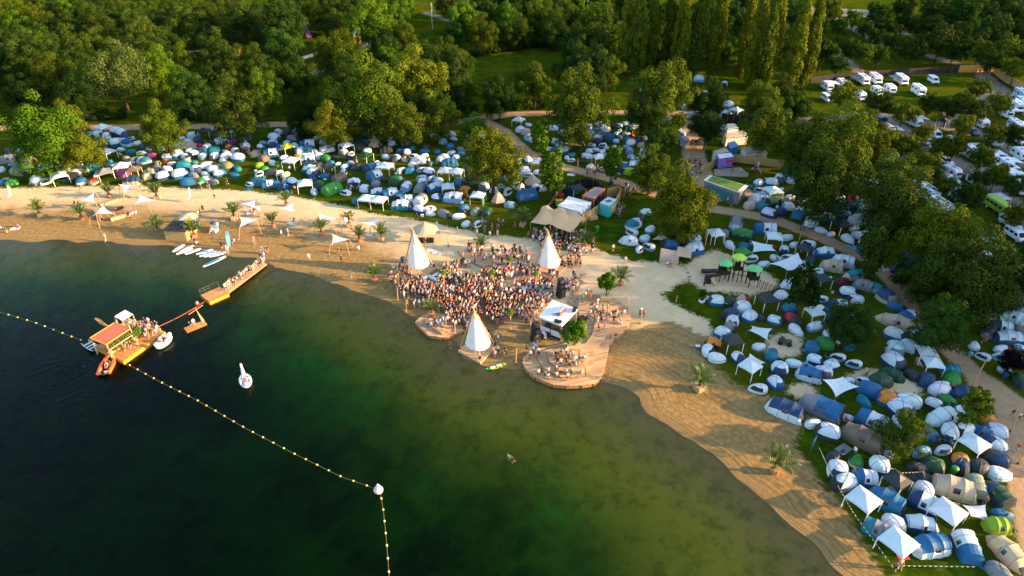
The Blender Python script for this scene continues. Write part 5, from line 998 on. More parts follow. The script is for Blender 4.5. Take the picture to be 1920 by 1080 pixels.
MB().tube([(0, 0, 0), (0, 0, 3.1)], .04, 6).build('pole', polewood, t); tag(t, 'yellow and white parasol behind the reed hut', 'parasol')
p = P(1807, 768, 1.8); t = thing('parasol', (p.x, p.y, 0)); vs = [(1.0 * math.cos(2 * math.pi * i / n), 1.0 * math.sin(2 * math.pi * i / n), 1.8) for i in range(n)] + [(0, 0, 2.2)]
for i in range(n): MB().add([vs[i], vs[(i + 1) % n], vs[n]], [(0, 1, 2)]).build('canopy_panel', cloth, t, color=CN['w'][1])
MB().tube([(0, 0, 0), (0, 0, 2.2)], .03, 6).build('pole', alu, t); tag(t, 'small white parasol between tents near the lower path bend', 'parasol')
p = P(402, 434); t = thing('beach_chair', p, -.3); MB().box((0, 0, .4), (1.5, 1.0, .7)).build('seat', steel, t); MB().box((0, .55, 1.1), (1.5, .35, 1.6), rx=-.2).build('backrest', steel, t); MB().ball((0, .3, 1.95), .75, 12, 6, sq=(1, .8, .5)).build('hood', paint, t, True, CN['n'][1]); tag(t, 'hooded beach chair with navy top on the sand', 'beach chair')
# star tent kiosk
p = P(797, 430, 2.3); t = thing('star_tent', (p.x, p.y, 0)); n = 8; R0 = 3.0; r = MB(); vs = []
for k, (rr, z) in enumerate(((1, 2.1), (.62, 2.75), (.25, 3.4), (.02, 4.0))):
    for i in range(2 * n): q = 2 * math.pi * i / (2 * n); kk = 1 if i % 2 == 0 else .86; vs.append((R0 * rr * (kk if k == 0 else 1) * math.cos(q), R0 * rr * (kk if k == 0 else 1) * math.sin(q), z + (.25 if k == 0 and i % 2 else 0)))
N2 = 2 * n; r.add(vs, [(k * N2 + i, k * N2 + (i + 1) % N2, (k + 1) * N2 + (i + 1) % N2, (k + 1) * N2 + i) for k in range(3) for i in range(N2)]).build('canopy', mat('khaki_canvas', (.43, .39, .25), .7, .06, .8, transl=.12), t)
for i in range(n): q = 2 * math.pi * i / n; MB().tube([(R0 * math.cos(q), R0 * math.sin(q), 0), (R0 * math.cos(q), R0 * math.sin(q), 2.15)], .05, 6).build('pole', alu, t)
MB().box((0, -1.4, .5), (3.6, .6, 1.0)).build('counter', black_p, t); tag(t, 'khaki star-shaped tent behind the left sail tipi', 'tent')
p = P(819, 442); t = thing('beach_flag', p, -.2); MB().tube([(0, 0, 0), (0, 0, 3.4)], .03, 5).build('pole', alu, t); MB().surf(lambda u, v: (.7 * v * (1 - .5 * u * u), 0, .5 + 2.9 * u), lin(0, 1, 7), lin(0, 1, 3)).build('banner', cloth, t, color=(.25, .55, .68)); tag(t, 'light blue beach flag beside the khaki star tent', 'flag')
# ------------------------------------------------------------------ wooden posts
for x, y, lb in ((833, 540, 'left of the crowd'), (924, 540, 'in the middle of the crowd'), (956, 515, 'at the back of the crowd'), (1004, 543, 'in the right of the crowd'), (957, 617, 'in front of the crowd')):
    p = P(x, y); t = thing('planted_post', p); MB().tube([(0, 0, 0), (0, 0, 3.3)], .11, 7).build('post', polewood, t); o = link('tuft', TREE['bush'][0][0], t, (.12, .25, .02)); o.scale = (1.0, 1.0, 1.0); o.location = (0, 0, 3.0); tag(t, 'wooden post with green tuft ' + lb, 'post', 'wooden posts with green tufts')
for x, y, h, lb in ((746, 566, 3, 'at the waterline left of the crowd'), (762, 588, 3, 'in the water left of the small deck'), (854, 630, 3, 'at the right corner of the small deck'), (967, 683, 3.2, 'left of the big deck'), (841, 462, 2.6, 'behind the left sail tipi'), (868, 492, 2.6, 'beside the curved bench deck'), (940, 495, 3, 'right of the curved bench deck'),
                    (1177, 582, 3, 'at the right end of the big deck'), (1082, 330, 4.5, 'beside the path behind the bar'), (1320, 470, 4.5, 'at the upper path beside a white gazebo'), (1498, 452, 5, 'on the path edge in mid camp'), (1822, 726, 5, 'on the path edge beside the double gazebo'), (1893, 810, 5, 'at the lower path bend'), (1908, 870, 4.5, 'at the right edge of the lower path'), (1200, 607, 2.2, 'beside the three people right of the deck'), (1267, 569, 1.8, 'on the green strip')):
    p = P(x, y); t = thing('wooden_post', p); MB().tube([(0, 0, 0), (random.uniform(-.2, .2), 0, h)], [.09, .07], 7).build('shaft', polewood, t); MB().tube([(0, 0, -.02), (0, 0, .25)], .14, 7).build('foot_collar', bark, t); tag(t, 'bare wooden post ' + lb, 'post', 'bare wooden posts')
# ------------------------------------------------------------------ shrubs on the big deck
for x, y, h, lb in ((1137, 558, 5.0, 'leafy shrub in a box at the back of the big deck'), (1076, 652, 5.2, 'leafy shrub in a box beside the stage')):
    o = plant('shrub', P(x, y, .85), h, 'bright', named=False); MB().box((0, 0, .05), (.42, .42, .14)).build('planter_box', palewood, o); tag(o, lb, 'shrub')
o = plant('young', P(1316, 566), 2.6, 'green', named=False); MB().box((0, 0, .1), (.32, .32, .22)).build('planter_box', steel, o); tag(o, 'small potted tree beside the playground', 'tree')
# ------------------------------------------------------------------ bins, sign, small things
for x, y, c_, lb in ((1058, 467, 'v', 'green bin right of the stretch tent'), (1092, 440, 'v', 'green bin beside the bar crowd'), (1119, 434, 'v', 'green bin alone on the lawn right of the bar'), (1145, 348, 'n', 'dark bin beside the young tree on the path'), (756, 492, 'n', 'navy bin beside the left sail tipi'), (372, 424, 'b', 'blue bin beside the parasol'), (539, 366, 'b', 'blue bin at the grass edge above a palm'), (905, 382, 'v', 'green bin among the tents above the beach'), (700, 343, 'v', 'green bin between white tents'), (520, 312, 'v', 'green bin below a white gazebo'), (1503, 432, 'n', 'dark bin on the mid camp path'), (1883, 708, 'n', 'dark bin under the purple tree'), (1786, 888, 'v', 'green bin between orange and beige tents'), (1648, 226, 'b', 'blue skip beside the camper lane'), (1658, 226, 'd', 'black skip beside the blue one')):
    s = 2.0 if 'skip' in lb else 1.0; p = P(x, y); t = thing('litter_bin', p, random.random(), (s, s, 1)); MB().tube([(0, 0, 0), (0, 0, .1), (0, 0, 1.0)], [.35, .38, .46], 10).build('bin', paint, t, color=CN[c_][1]); MB().tube([(0, 0, 1.0), (0, 0, 1.12), (0, 0, 1.3)], [.5, .5, .2], 10).build('lid', paint, t, color=tuple(.8 * k for k in CN[c_][1])); tag(t, lb, 'bin')
p = P(1522, 842); t = thing('information_sign', p, .9); MB().box((0, 0, 1.6), (1.5, .08, 1.1)).build('board', paint, t, color=(.02, .13, .36)); MB().box((0, -.045, 1.85), (1.3, .02, .3)).build('print_area', paint, t, color=(.2, .4, .62))
for s in (-.65, .65): MB().box((s, 0, .6), (.08, .08, 1.2)).build('leg', alu, t)
tag(t, 'blue information sign at the lower grass edge', 'sign')
def line_of(name, label, pts, n, cat, kind):
    W3 = [P(x, y, z) for x, y, z in pts]; t = thing(name, (W3[0].x, W3[0].y, 0)); o_ = Vector((W3[0].x, W3[0].y, 0)); MB().tube([p - o_ for p in W3], .025, 4).build('cord', rope_m, t)
    for k in range(n):
        s = (k + .5) / n * (len(W3) - 1); i = min(int(s), len(W3) - 2); p = W3[i].lerp(W3[i + 1], s - i) - o_; d = (W3[i + 1] - W3[i]); MB().box((0, 0, -.1), (.24, .03, .09), math.atan2(d.y, d.x)).build('pennant', white_p, t).location = p
    tag(t, label, cat)
line_of('pennant_line', 'white pennant line along the lower sand edge of the camp', [(1536, 838, 1.2), (1560, 890, 1.0), (1600, 960, 1.0), (1676, 1064, 1.2)], 40, 'pennant line', 0)
line_of('pennant_line', 'white pennant line along the bottom of the camp', [(1690, 1060, 1.0), (1760, 1061, .9), (1830, 1062, 1.0)], 14, 'pennant line', 0)
line_of('pennant_line', 'white pennant line between the mid tents above the green ball tent', [(1660, 872, 1.4), (1690, 886, 1.2), (1735, 884, 1.4)], 14, 'pennant line', 0)
line_of('pennant_line', 'pennant line beside the path at the lower right', [(1893, 815, 1.2), (1900, 900, 1.0), (1905, 1000, 1.0)], 22, 'pennant line', 0)
p = P(1690, 1052); t = thing('folding_table', p, .1); MB().box((0, 0, .74), (1.3, .7, .05)).build('table_top', paint, t, color=(.55, .03, .05)); [MB().tube([(x, y, 0), (x, y, .73)], .025, 5).build('leg', alu, t) for x in (-.55, .55) for y in (-.28, .28)]; tag(t, 'small red folding table at the bottom edge of the camp', 'table')
mats = [(146, 388, 'white mat with two people under the first sail', 1.8), (548, 419, 'white mat with sitting people on the mid beach', 2.0), (470, 400, 'grey lounger mat under the upper lantern sail', 1.8), (694, 441, 'white lounger under the last shade sail', 1.7), (28, 429, 'white mat at the far left waterline', 1.8), (807, 468, 'patterned blanket behind the left sail tipi', 1.8), (818, 475, 'grey mat behind the left sail tipi', 1.6), (1071, 328, 'white sheet on the lawn behind the bar', 2.0)]
for x, y, lb, s in mats:
    p = P(x, y); t = thing('picnic_mat', p, random.uniform(-.4, .4)); MB().box((0, 0, .06), (s, s * .6, .1)).build('mat', hay if 'grey' not in lb else steel, t); MB().box((s * .42, 0, .16), (.35, s * .45, .14)).build('pillow', cloth, t, color=CN['c'][1]); tag(t, lb, 'mat')
t = thing('concrete_bench', P(818, 545)); o_ = P(818, 545)
for a, b in (((793, 527), (803, 520)), ((803, 520), (825, 532)), ((825, 532), (815, 540)), ((810, 523), (822, 516))):
    a, b = P(*a) - o_, P(*b) - o_; MB().box(((a.x + b.x) / 2, (a.y + b.y) / 2, .3), ((b - a).length, .55, .5), math.atan2(b.y - a.y, b.x - a.x)).build('block', steel, t)
tag(t, 'pale zigzag bench beside the left sail tipi', 'bench')
# ------------------------------------------------------------------ park things beyond the wood
p = P(437, 103); t = thing('bouncy_castle', p, .2); MB().box((0, 0, .4), (5, 4, .8)).build('base', paint, t, color=CN['w'][1]); [MB().tube([(x, y, .6), (x, y, 3.0)], .5, 8).build('pillar', paint, t, color=CN['o'][1] if x > 0 else CN['w'][1]) for x in (-2.2, 2.2) for y in (-1.6, 1.6)]; MB().box((.8, 0, 3.0), (3.5, 3.4, .6)).build('roof', paint, t, color=CN['o'][1]); tag(t, 'white and orange bouncy castle on the clearing in the wood', 'bouncy castle')
p = P(496, 107); t = thing('inflatable_slide', p, -.1); MB().add([(-4, -1.2, .9), (3.5, -1.2, .3), (3.5, 1.2, .3), (-4, 1.2, .9), (-4, -1.2, 0), (3.5, -1.2, 0), (3.5, 1.2, 0), (-4, 1.2, 0)], [(0, 1, 2, 3), (0, 4, 5, 1), (2, 6, 7, 3), (1, 5, 6, 2), (3, 7, 4, 0)]).build('slide_bed', paint, t, color=CN['l'][1]); MB().tube([(3.4, -1.3, .5), (3.4, 1.3, .5)], .5, 8).build('end_roll', paint, t, color=CN['r'][1]); tag(t, 'lime green inflatable slide beside the bouncy castle', 'slide')
p = P(573, 68); t = thing('purple_slide', p, .5); MB().add([(-1, -1, 4.5), (1, -1, 4.5), (1.4, -5, .4), (-.6, -5, .4)], [(0, 1, 2, 3)]).build('chute', paint, t, color=(.10, .02, .16)); [MB().tube([(x, -.5, 0), (x, -.5, 4.6)], .12, 6).build('post', paint, t, color=(.10, .02, .16)) for x in (-1, 1)]; MB().box((0, .3, 4.6), (2.2, 1.8, .2)).build('platform', paint, t, color=(.10, .02, .16)); tag(t, 'tall purple slide in the park behind the trees', 'slide')
p = P(671, 82); t = thing('climbing_tower', p); [MB().tube([(x, y, 0), (x, y, 4.8)], .12, 6).build('post', deckwood, t) for x in (-1, 1) for y in (-1, 1)]; MB().box((0, 0, 2.2), (2.3, 2.3, .9)).build('cabin', mat('brown_play_boards', (.20, .07, .03), .8, .3), t); MB().add([(-1.4, -1.4, 4.6), (1.4, -1.4, 4.6), (1.4, 1.4, 4.6), (-1.4, 1.4, 4.6), (0, 0, 6)], [(0, 1, 4), (1, 2, 4), (2, 3, 4), (3, 0, 4)]).build('roof', paint, t, color=(.03, .22, .5)); tag(t, 'wooden climbing tower with blue roof in the park', 'play tower')
fence('pool_fence', 'red and white low fence round the park pool', [(566, 112), (580, 108), (596, 104)], 1.1, white_p, 2.0, post=mat('red_post', (.45, .03, .04)))
for x, y, lb in ((1100, 36, 'white flagpole rising above the trees at the top'), (811, 55, 'flagpole with pale flag in the park'), (832, 14, 'flagpole with red and white flag at the top')):
    p = P(x, y); t = thing('flagpole', p); MB().tube([(0, 0, 0), (0, 0, 11)], [.1, .05], 6).build('mast', white_p, t); MB().box((.25, 0, 8.9), (.5, .04, 3.4)).build('flag', cloth, t, color=(.6, .08, .08) if 'red' in lb else (.55, .7, .6)); tag(t, lb, 'flagpole')
p = P(371, 107); t = thing('goal_frame', p, .3); MB().tube([(-2.5, 0, 0), (-2.5, 0, 2.2), (2.5, 0, 2.2), (2.5, 0, 0)], .09, 6).build('goal_posts', white_p, t); [MB().tube([(s, 0, 2.2), (s, 1.3, 0)], .06, 5).build('stay', white_p, t) for s in (-2.5, 2.5)]; tag(t, 'white football goal on the clearing in the wood', 'goal')
# ------------------------------------------------------------------ on the water
WZ = WL
def raft_local(pxs, z): return [P(x, y, z) for x, y in pxs]
A_, B_, C_, D_ = raft_local([(231, 677), (309, 622), (258, 602), (178, 650)], .55); c = (A_ + B_ + C_ + D_) / 4; t = thing('party_barge', (c.x, c.y, WZ))
Lc = lambda p: Vector((p.x - c.x, p.y - c.y, p.z - WZ))
poly = [tuple(p[:2]) for p in (A_, B_, C_, D_)]; rb = math.atan2(B_.y - A_.y, B_.x - A_.x)
boards(t, poly, .55 - WZ, rb + math.pi / 2, orangewood, .22, name='deck_board', o=(c.x, c.y))
ll = [(x - c.x, y - c.y) for x, y in poly]; MB().prism([(x * 1.015, y * 1.015) for x, y in ll], -.25, .60).build('hull_frame', mat('yellow_painted_wood', (.62, .28, .03), .6, .15), t)
rr = [Lc(P(x, y, 3.3)) for x, y in ((168.5, 634), (198, 646), (244, 616), (214.5, 605))]
MB().add([tuple(p) for p in rr] + [(p.x, p.y, p.z - .14) for p in rr], [(0, 1, 2, 3), (7, 6, 5, 4), (0, 4, 5, 1), (1, 5, 6, 2), (2, 6, 7, 3), (3, 7, 4, 0)]).build('red_roof', mat('red_felt_roof', (.60, .12, .07), .8, .1, 2), t)
for a, b in zip(rr, rr[1:] + rr[:1]): d = b - a; m_ = (a + b) / 2; MB().box((m_.x, m_.y, m_.z - .02), (d.length, .14, .2), math.atan2(d.y, d.x)).build('roof_edge', MT['yellow_painted_wood'], t)
for p in rr: MB().box((p.x * .97, p.y * .97, p.z / 2), (.16, .16, p.z - .1)).build('roof_post', deckwood, t)
kk = [Lc(P(x, y, 3.4)) for x, y in ((214.5, 593), (228.5, 600.5), (248.5, 588.5), (234.5, 581))]
MB().add([tuple(p) for p in kk] + [(p.x, p.y, p.z - .16) for p in kk], [(0, 1, 2, 3), (7, 6, 5, 4), (0, 4, 5, 1), (1, 5, 6, 2), (2, 6, 7, 3), (3, 7, 4, 0)]).build('white_roof', white_p, t)
for p in kk: MB().box((p.x * .98, p.y * .98, p.z / 2), (.14, .14, p.z - .1)).build('roof_post', deckwood, t)
kc = sum(kk, Vector()) / 4; MB().box((kc.x, kc.y, 1.3), (2.2, 1.2, 1.3), rb).build('bar_counter', deckwood, t)
for k in range(11):
    a = Lc(P(199 + k * 3.9, 647 - k * 2.55, 2.6)); b = Lc(P(207 + k * 3.9, 655 - k * 2.55, 2.5)); MB().tube([a, b], .05, 5).build('pergola_slat', deckwood, t)
a, b = Lc(P(207, 655, 2.5)), Lc(P(247, 629, 2.5)); MB().tube([a, b], .07, 6).build('pergola_beam', deckwood, t)
for s in (0, .5, 1): p = a.lerp(b, s); MB().box((p.x, p.y, p.z / 2), (.12, .12, p.z)).build('pergola_post', deckwood, t)
for k in range(4):
    p = Lc(P(214 + 13 * k, 660 - 8.5 * k, .6)); MB().box((p.x, p.y, 1.0), (1.9, .5, .42), rb).build('bench_seat', palewood, t); MB().box((p.x, p.y + .4, 1.25), (1.9, .1, .6), rb).build('bench_back', palewood, t)
for k in range(6):
    p = Lc(P(212 + 9 * k, 648 - 6 * k, 2.3)); o = link('climbing_plant', TREE['bush'][k % 3][0], t, (.09, .19, .02)); o.location = (p.x, p.y, 1.6); o.scale = (1.1, 1.1, 1.2)
a, b = Lc(P(178, 598, 3.0)), Lc(P(205, 612, 1.6)); MB().surf(lambda u, v: tuple(a.lerp(b, u) + Vector((0, 0, (v - .5) * 1.4 * math.sin(math.pi * min(1, .1 + u))))), lin(0, 1, 8), lin(0, 1, 4)).build('furled_sail', mat('orange_sailcloth', (.62, .33, .13), .7, .1, transl=.2), t); MB().tube([a, b], .06, 6).build('boom', polewood, t)
tag(t, 'wooden party barge with red and white roofs full of people', 'barge')
# orange dinghy
a, b = P(195, 704, WZ), P(211, 669, WZ); c = (a + b) / 2; t = thing('inflatable_dinghy', c, math.atan2(b.y - a.y, b.x - a.x)); L_ = (b - a).length; orm = mat('orange_rubber', (.72, .10, .015), .45, .1)
for s in (-1, 1): MB().tube([(-L_ / 2, s * .8, .35), (0, s * .85, .35), (L_ * .3, s * .65, .38), (L_ * .45, s * .28, .45), (L_ * .5, 0, .5)], [.3, .34, .32, .27, .2], 10).build('tube', orm, t, True)
MB().box((-.1, 0, .12), (L_ * .85, 1.3, .12)).build('floor', black_p, t); MB().box((-L_ * .46, 0, .4), (.1, 1.3, .55)).build('transom', steel, t); MB().box((-L_ * .5, 0, .55), (.35, .4, .8)).build('outboard_motor', black_p, t); MB().box((-.4, 0, .5), (.9, .5, .5)).build('console', black_p, t)
tag(t, 'orange inflatable dinghy moored at the barge', 'dinghy')
c = P(171, 652, WZ); t = thing('rowing_boat', c, R(-35)); hm = MB()
def hull(mb, L_, W_, H_, n=10, th=.06):
    f = lambda u, a: (L_ * (u - .5), W_ / 2 * (math.sin(math.pi * min(1, (.18 + .82 * (1 - u)))) ** .6 if u > .35 else (.8 + .2 * u / .35)) * math.sin(a), H_ - H_ * 1.15 * math.cos(a) * (1 - .3 * u ** 4))
    return mb.surf(f, lin(0, 1, n), lin(-math.pi / 2, math.pi / 2, 9)), f
hb, f = hull(hm, 3.4, 1.45, .5); hb.build('hull', mat('dark_boat', (.10, .12, .13), .5), t, True)
for x in (-.9, 0, .8): MB().box((x, 0, .42), (.25, 1.2, .05)).build('thwart', steel, t)
MB().tube([Vector(f(u, math.pi / 2)) for u in lin(0, 1, 10)], .05, 5).build('gunwale', steel, t); MB().tube([Vector(f(u, -math.pi / 2)) for u in lin(0, 1, 10)], .05, 5).build('gunwale', steel, t); tag(t, 'small grey rowing boat moored left of the barge', 'rowing boat')
def swan(label, x, y, d, neck):
    a, b = P(x, y, WZ), P(x + d[0], y + d[1], WZ); t = thing('pedal_boat', a, math.atan2(b.y - a.y, b.x - a.x)); sm = white_p
    MB().ball((0, 0, .35), 1.0, 16, 8, sq=(1.75, .95, .55)).build('hull', sm, t, True)
    for s in (-1, 1): MB().ball((-.45, s * .72, .75), .55, 12, 6, sq=(1.7, .35, .75)).build('wing', sm, t, True)
    MB().ball((-1.55, 0, .85), .4, 10, 6, sq=(1.1, .9, .9)).build('tail', sm, t, True)
    if neck:
        MB().tube([(1.35, 0, .5), (1.75, 0, 1.1), (1.6, 0, 1.7), (1.45, 0, 2.15), (1.65, 0, 2.4)], [.34, .24, .19, .17, .2], 10).build('neck', sm, t, True); MB().tube([(1.75, 0, 2.4), (2.1, 0, 2.28)], [.13, .04], 8).build('beak', mat('beak_orange', (.7, .25, .02)), t)
    else:
        MB().tube([(1.3, 0, .5), (1.6, 0, 1.0), (1.65, 0, 1.35)], [.36, .3, .34], 10).build('neck', sm, t, True)
    MB().box((-.1, 0, .78), (1.3, 1.0, .12)).build('cockpit', mat('grey_seat', (.3, .3, .32), .6), t); MB().box((-.6, 0, 1.05), (.18, 1.0, .5)).build('seat_back', sm, t); tag(t, label, 'pedal boat')
swan('white pedal boat with two people beside the barge', 308, 645, (-10, 9), False); swan('white swan-shaped pedal boat with upright neck', 461, 717, (-3, -10), True)
c = P(367, 614, WZ); t = thing('small_raft', c, ang((354, 618), (384, 606)))
for k in range(8): MB().box((-1.5 + k * .43, 0, .28), (.38, 1.5, .08)).build('deck_board', orangewood, t)
for s in (-.5, .5): MB().tube([(-1.7, s, .08), (1.7, s, .08)], .22, 8).build('float', mat('red_brown_barrel', (.3, .07, .03)), t)
MB().tube([(1.3, 0, .3), (.9, 0, 3.6)], .07, 6).build('mast', polewood, t); MB().tube([(-.6, -.6, 3.3), (2.3, .6, 3.3)], .05, 6).build('yard', polewood, t); MB().add([(1.25, 0, .7), (1.7, .1, .6), (.95, 0, 3.2)], [(0, 1, 2)]).build('furled_sail', MT['orange_sailcloth'], t); tag(t, 'small wooden raft with a mast and crossbar', 'raft')
# pier
pf = [P(x, y, .55) for x, y in ((376, 552.5), (393, 566), (429, 550), (411, 537))]; c = sum(pf, Vector()) / 4; t = thing('floating_pier', (c.x, c.y, 0)); rp = math.atan2(pf[2].y - pf[1].y, pf[2].x - pf[1].x)
boards(t, [tuple(p[:2]) for p in pf], 0.55, rp, orangewood, .24, o=(c.x, c.y)); MB().prism([((p.x - c.x) * 1.01, (p.y - c.y) * 1.01) for p in pf], -.4, .49).build('pontoon', MT['yellow_painted_wood'], t)
g = [P(x, y, .45) for x, y in ((417, 541), (428, 549), (500.5, 494.5), (492, 490))]; boards(t, [tuple(p[:2]) for p in g], .5, math.atan2(g[2].y - g[1].y, g[2].x - g[1].x) + math.pi / 2, deckwood, .3, o=(c.x, c.y))
MB().prism([(p.x - c.x, p.y - c.y) for p in g], .18, .42).build('gangway_beam', MT['fascia_board'] if 'fascia_board' in MT else bark, t)
for (i, j) in ((0, 3), (0, 1)):
    a, b = pf[i] - Vector((c.x, c.y, 0)), pf[j] - Vector((c.x, c.y, 0)); n_ = 4
    if (i, j) == (0, 1): continue
    for z in (.55, 1.05): MB().tube([a + Vector((0, 0, z)), b + Vector((0, 0, z))], .035, 5).build('rail', alu, t)
    for k in range(n_ + 1): p = a.lerp(b, k / n_); MB().tube([p, p + Vector((0, 0, 1.05))], .035, 5).build('rail_post', alu, t)
a, b = pf[1] - Vector((c.x, c.y, 0)), pf[2] - Vector((c.x, c.y, 0))
MB().tube([a + Vector((0, 0, 1.0)), b + Vector((0, 0, 1.0))], .035, 5).build('rail', alu, t)
for k in range(5): p = a.lerp(b, k / 4); MB().tube([p, p + Vector((0, 0, 1.0))], .035, 5).build('rail_post', alu, t)
tag(t, 'wooden pier with floating platform and gangway to the beach', 'pier')
a, b = P(298, 612, .8), P(383, 566, .6); t = thing('mooring_rope', (a.x, a.y, 0)); MB().tube([Vector((0, 0, a.z)).lerp(Vector((b.x - a.x, b.y - a.y, b.z)), s) - Vector((0, 0, .25 * math.sin(math.pi * s))) for s in lin(0, 1, 9)], .07, 6).build('rope', mat('red_rope', (.30, .07, .035), .8), t); tag(t, 'taut red-brown rope between the barge and the pier', 'rope')
# boards lying at the waterline
def sup(label, x, y, p1, L_, cols):
    a = math.atan2(*(lambda q, r: (r.y - q.y, r.x - q.x))(P(x, y), P(*p1))); q = P(x, y, WZ); t = thing('paddle_board', (q.x, q.y, WZ + .03), a)
    f = lambda u, v: (L_ * (u - .5), .42 * (v - .5) * 2 * math.sin(math.pi * min(.97, max(.03, .05 + .9 * u))) ** .5, .14 + .03 * u)
    MB().surf(f, lin(0, 1, 15), lin(0, 1, 5)).build('board', cloth, t, color=cols[0]); MB().surf(lambda u, v: (f(u, v)[0], f(u, v)[1] * 1.0, 0), lin(0, 1, 15), lin(0, 1, 5)).build('underside', cloth, t, color=cols[0])
    e = MB()
    for s in (0, 1): e.surf(lambda u, v: (f(u, s)[0], f(u, s)[1], v * (.14 + .03 * u)), lin(0, 1, 15), (0, 1))
    e.build('rail_edge', cloth, t, color=cols[0]); MB().surf(lambda u, v: (f(u, v)[0], f(u, v)[1] * .8, .155 + .03 * u), lin(.12, .72, 9), lin(0, 1, 4)).build('deck_pad', cloth, t, color=cols[1])
    MB().add([(-L_ * .42, 0, 0), (-L_ * .34, 0, 0), (-L_ * .42, 0, -.12)], [(0, 1, 2)]).build('fin', black_p, t); tag(t, label, 'paddle board', 'paddle boards at the waterline'); return t
wv = CN['w'][1]
for x, y, p1, L_, cs_, lb in ((335, 466, (349, 457), 3.3, (wv, (.6, .66, .72)), 'white paddle board at the left end of the row'), (350, 467, (363, 461), 3.3, ((.72, .5, .55), wv), 'pink paddle board in the left trio'), (346, 472, (360, 467), 3.3, (wv, (.6, .65, .7)), 'white paddle board below the left pink one'), (362, 472, (376, 467), 3.3, (wv, (.45, .62, .75)), 'white paddle board in the middle of the row'),
        (384, 473, (398, 469), 3.3, (wv, (.35, .55, .75)), 'pale blue paddle board in the right stack, leftmost'), (390, 477, (404, 473), 3.3, (wv, (.4, .6, .78)), 'pale blue paddle board in the right stack, second'), (398, 478, (412, 474), 3.3, (wv, (.5, .65, .78)), 'pale blue paddle board in the right stack, third'), (408, 478, (422, 474), 3.3, (wv, (.75, .5, .58)), 'pink paddle board at the right end of the row'), (402.5, 491, (422, 482), 5.0, (wv, (.02, .32, .46)), 'largest paddle board with turquoise deck pad')):
    sup(lb, x, y, p1, L_, cs_)
o = sup('light blue paddle board standing upright on the sand', 431, 462, (440, 462), 3.4, ((.12, .42, .62), (.3, .6, .72))); q = P(431, 462); o.location = (q.x, q.y, 1.7); o.rotation_euler = (0, R(-72), R(100))
a, b = P(912, 695, WZ), P(949, 684, WZ); c = (a + b) / 2; t = thing('kayak', c + Vector((0, 0, .02)), math.atan2(b.y - a.y, b.x - a.x)); L_ = (b - a).length
f = lambda u, q: (L_ * (u - .5), .42 * math.sin(math.pi * u) ** .6 * math.sin(q), .18 - .18 * math.cos(q) + .18 * (2 * u - 1) ** 4)
MB().surf(f, lin(0.01, .99, 13), lin(-math.pi * .62, math.pi * .62, 9), lambda u, v, p: u > .25).build('hull', paint, t, True, (.45, .55, .02)); MB().surf(f, lin(0.01, .99, 13), lin(-math.pi * .62, math.pi * .62, 9), lambda u, v, p: u <= .25).build('stern', paint, t, True, (.02, .42, .06))
for x in (-.6, .5): MB().box((x, 0, .32), (.8, .5, .08)).build('seat', hay, t)
tag(t, 'green and yellow kayak at the water edge below the near tipi', 'kayak')
# swimming-area floats
buoy_m = mat('float_yellow', (.78, .58, .22), .5, .1); bmesh_ = MB().ball((0, 0, .05), .14, 10, 6).mesh('float', buoy_m, True); cap_ = MB().tube([(-.3, 0, .05), (.3, 0, .05)], .05, 6).mesh('collar', rope_m)
ropes = [([(-10, 583), (60, 603), (160, 641)], 10, 'left of the barge'), ([(236, 681), (300, 716), (372, 752), (460, 803), (550, 850), (640, 894), (700, 915)], 25, 'between the barge and the big buoy'), ([(713, 925), (719, 960), (725, 1020), (730, 1085)], 7, 'below the big buoy')]
for pts, n, w_ in ropes:
    W3 = [P(x, y, WZ + .03) for x, y in pts]; t = thing('float_rope', (W3[0].x, W3[0].y, 0)); MB().tube([p - Vector((W3[0].x, W3[0].y, 0)) for p in W3], .028, 5).build('rope', rope_m, t); tag(t, 'yellowish float rope on the water ' + w_, 'rope')
    cum = [0]
    for a, b in zip(W3, W3[1:]): cum.append(cum[-1] + (b - a).length)
    for k in range(n):
        s = (k + .5) / n * cum[-1]; i = max(j for j in range(len(cum) - 1) if cum[j] <= s); p = W3[i].lerp(W3[i + 1], (s - cum[i]) / (cum[i + 1] - cum[i])); d = W3[i + 1] - W3[i]
        t = thing('float_buoy', (p.x, p.y, WZ), math.atan2(d.y, d.x)); link('float', bmesh_, t); link('collar', cap_, t); tag(t, 'small yellow float on the rope ' + w_, 'buoy', 'floats on the rope ' + w_)
p = P(710, 922, WZ); t = thing('marker_buoy', p); MB().ball((0, 0, .35), 0.62, 16, 9, sq=(1, 1, .85)).build('body', mat('weathered_white', (.55, .52, .47), .6, .2, 3), t, True); MB().tube([(0, 0, .85), (0, 0, 1.3), (0, 0, 1.45)], [.35, .18, .05], 10).build('top_cone', MT['weathered_white'], t); tag(t, 'big white marker buoy at the corner of the float rope', 'buoy')
# ------------------------------------------------------------------ people
skin_m = mat('skin', (.50, .27, .17), .6, .15, 4)
shirt_m = mat('shirt', None, .8, .12, 6, objcol=True)
def rnd_mat(name, cols, rough=.85):
    m = bpy.data.materials.new(name); m.use_nodes = True; t = m.node_tree; b = t.nodes['Principled BSDF']; b.inputs['Roughness'].default_value = rough
    oi = nd(t, 'ObjectInfo'); cr = nd(t, 'ValToRGB'); cr.color_ramp.interpolation = 'CONSTANT'; e = cr.color_ramp.elements
    while len(e) < len(cols): e.new(.5)
    for i, c in enumerate(cols): e[i].position = i / len(cols); e[i].color = (*c, 1)
    t.links.new(oi.outputs['Random'], cr.inputs[0]); t.links.new(cr.outputs[0], b.inputs['Base Color']); return m
trouser_m = rnd_mat('trousers', [(.02, .022, .03), (.05, .08, .16), (.45, .43, .40), (.03, .03, .03), (.12, .17, .28), (.30, .24, .16), (.016, .02, .04)])
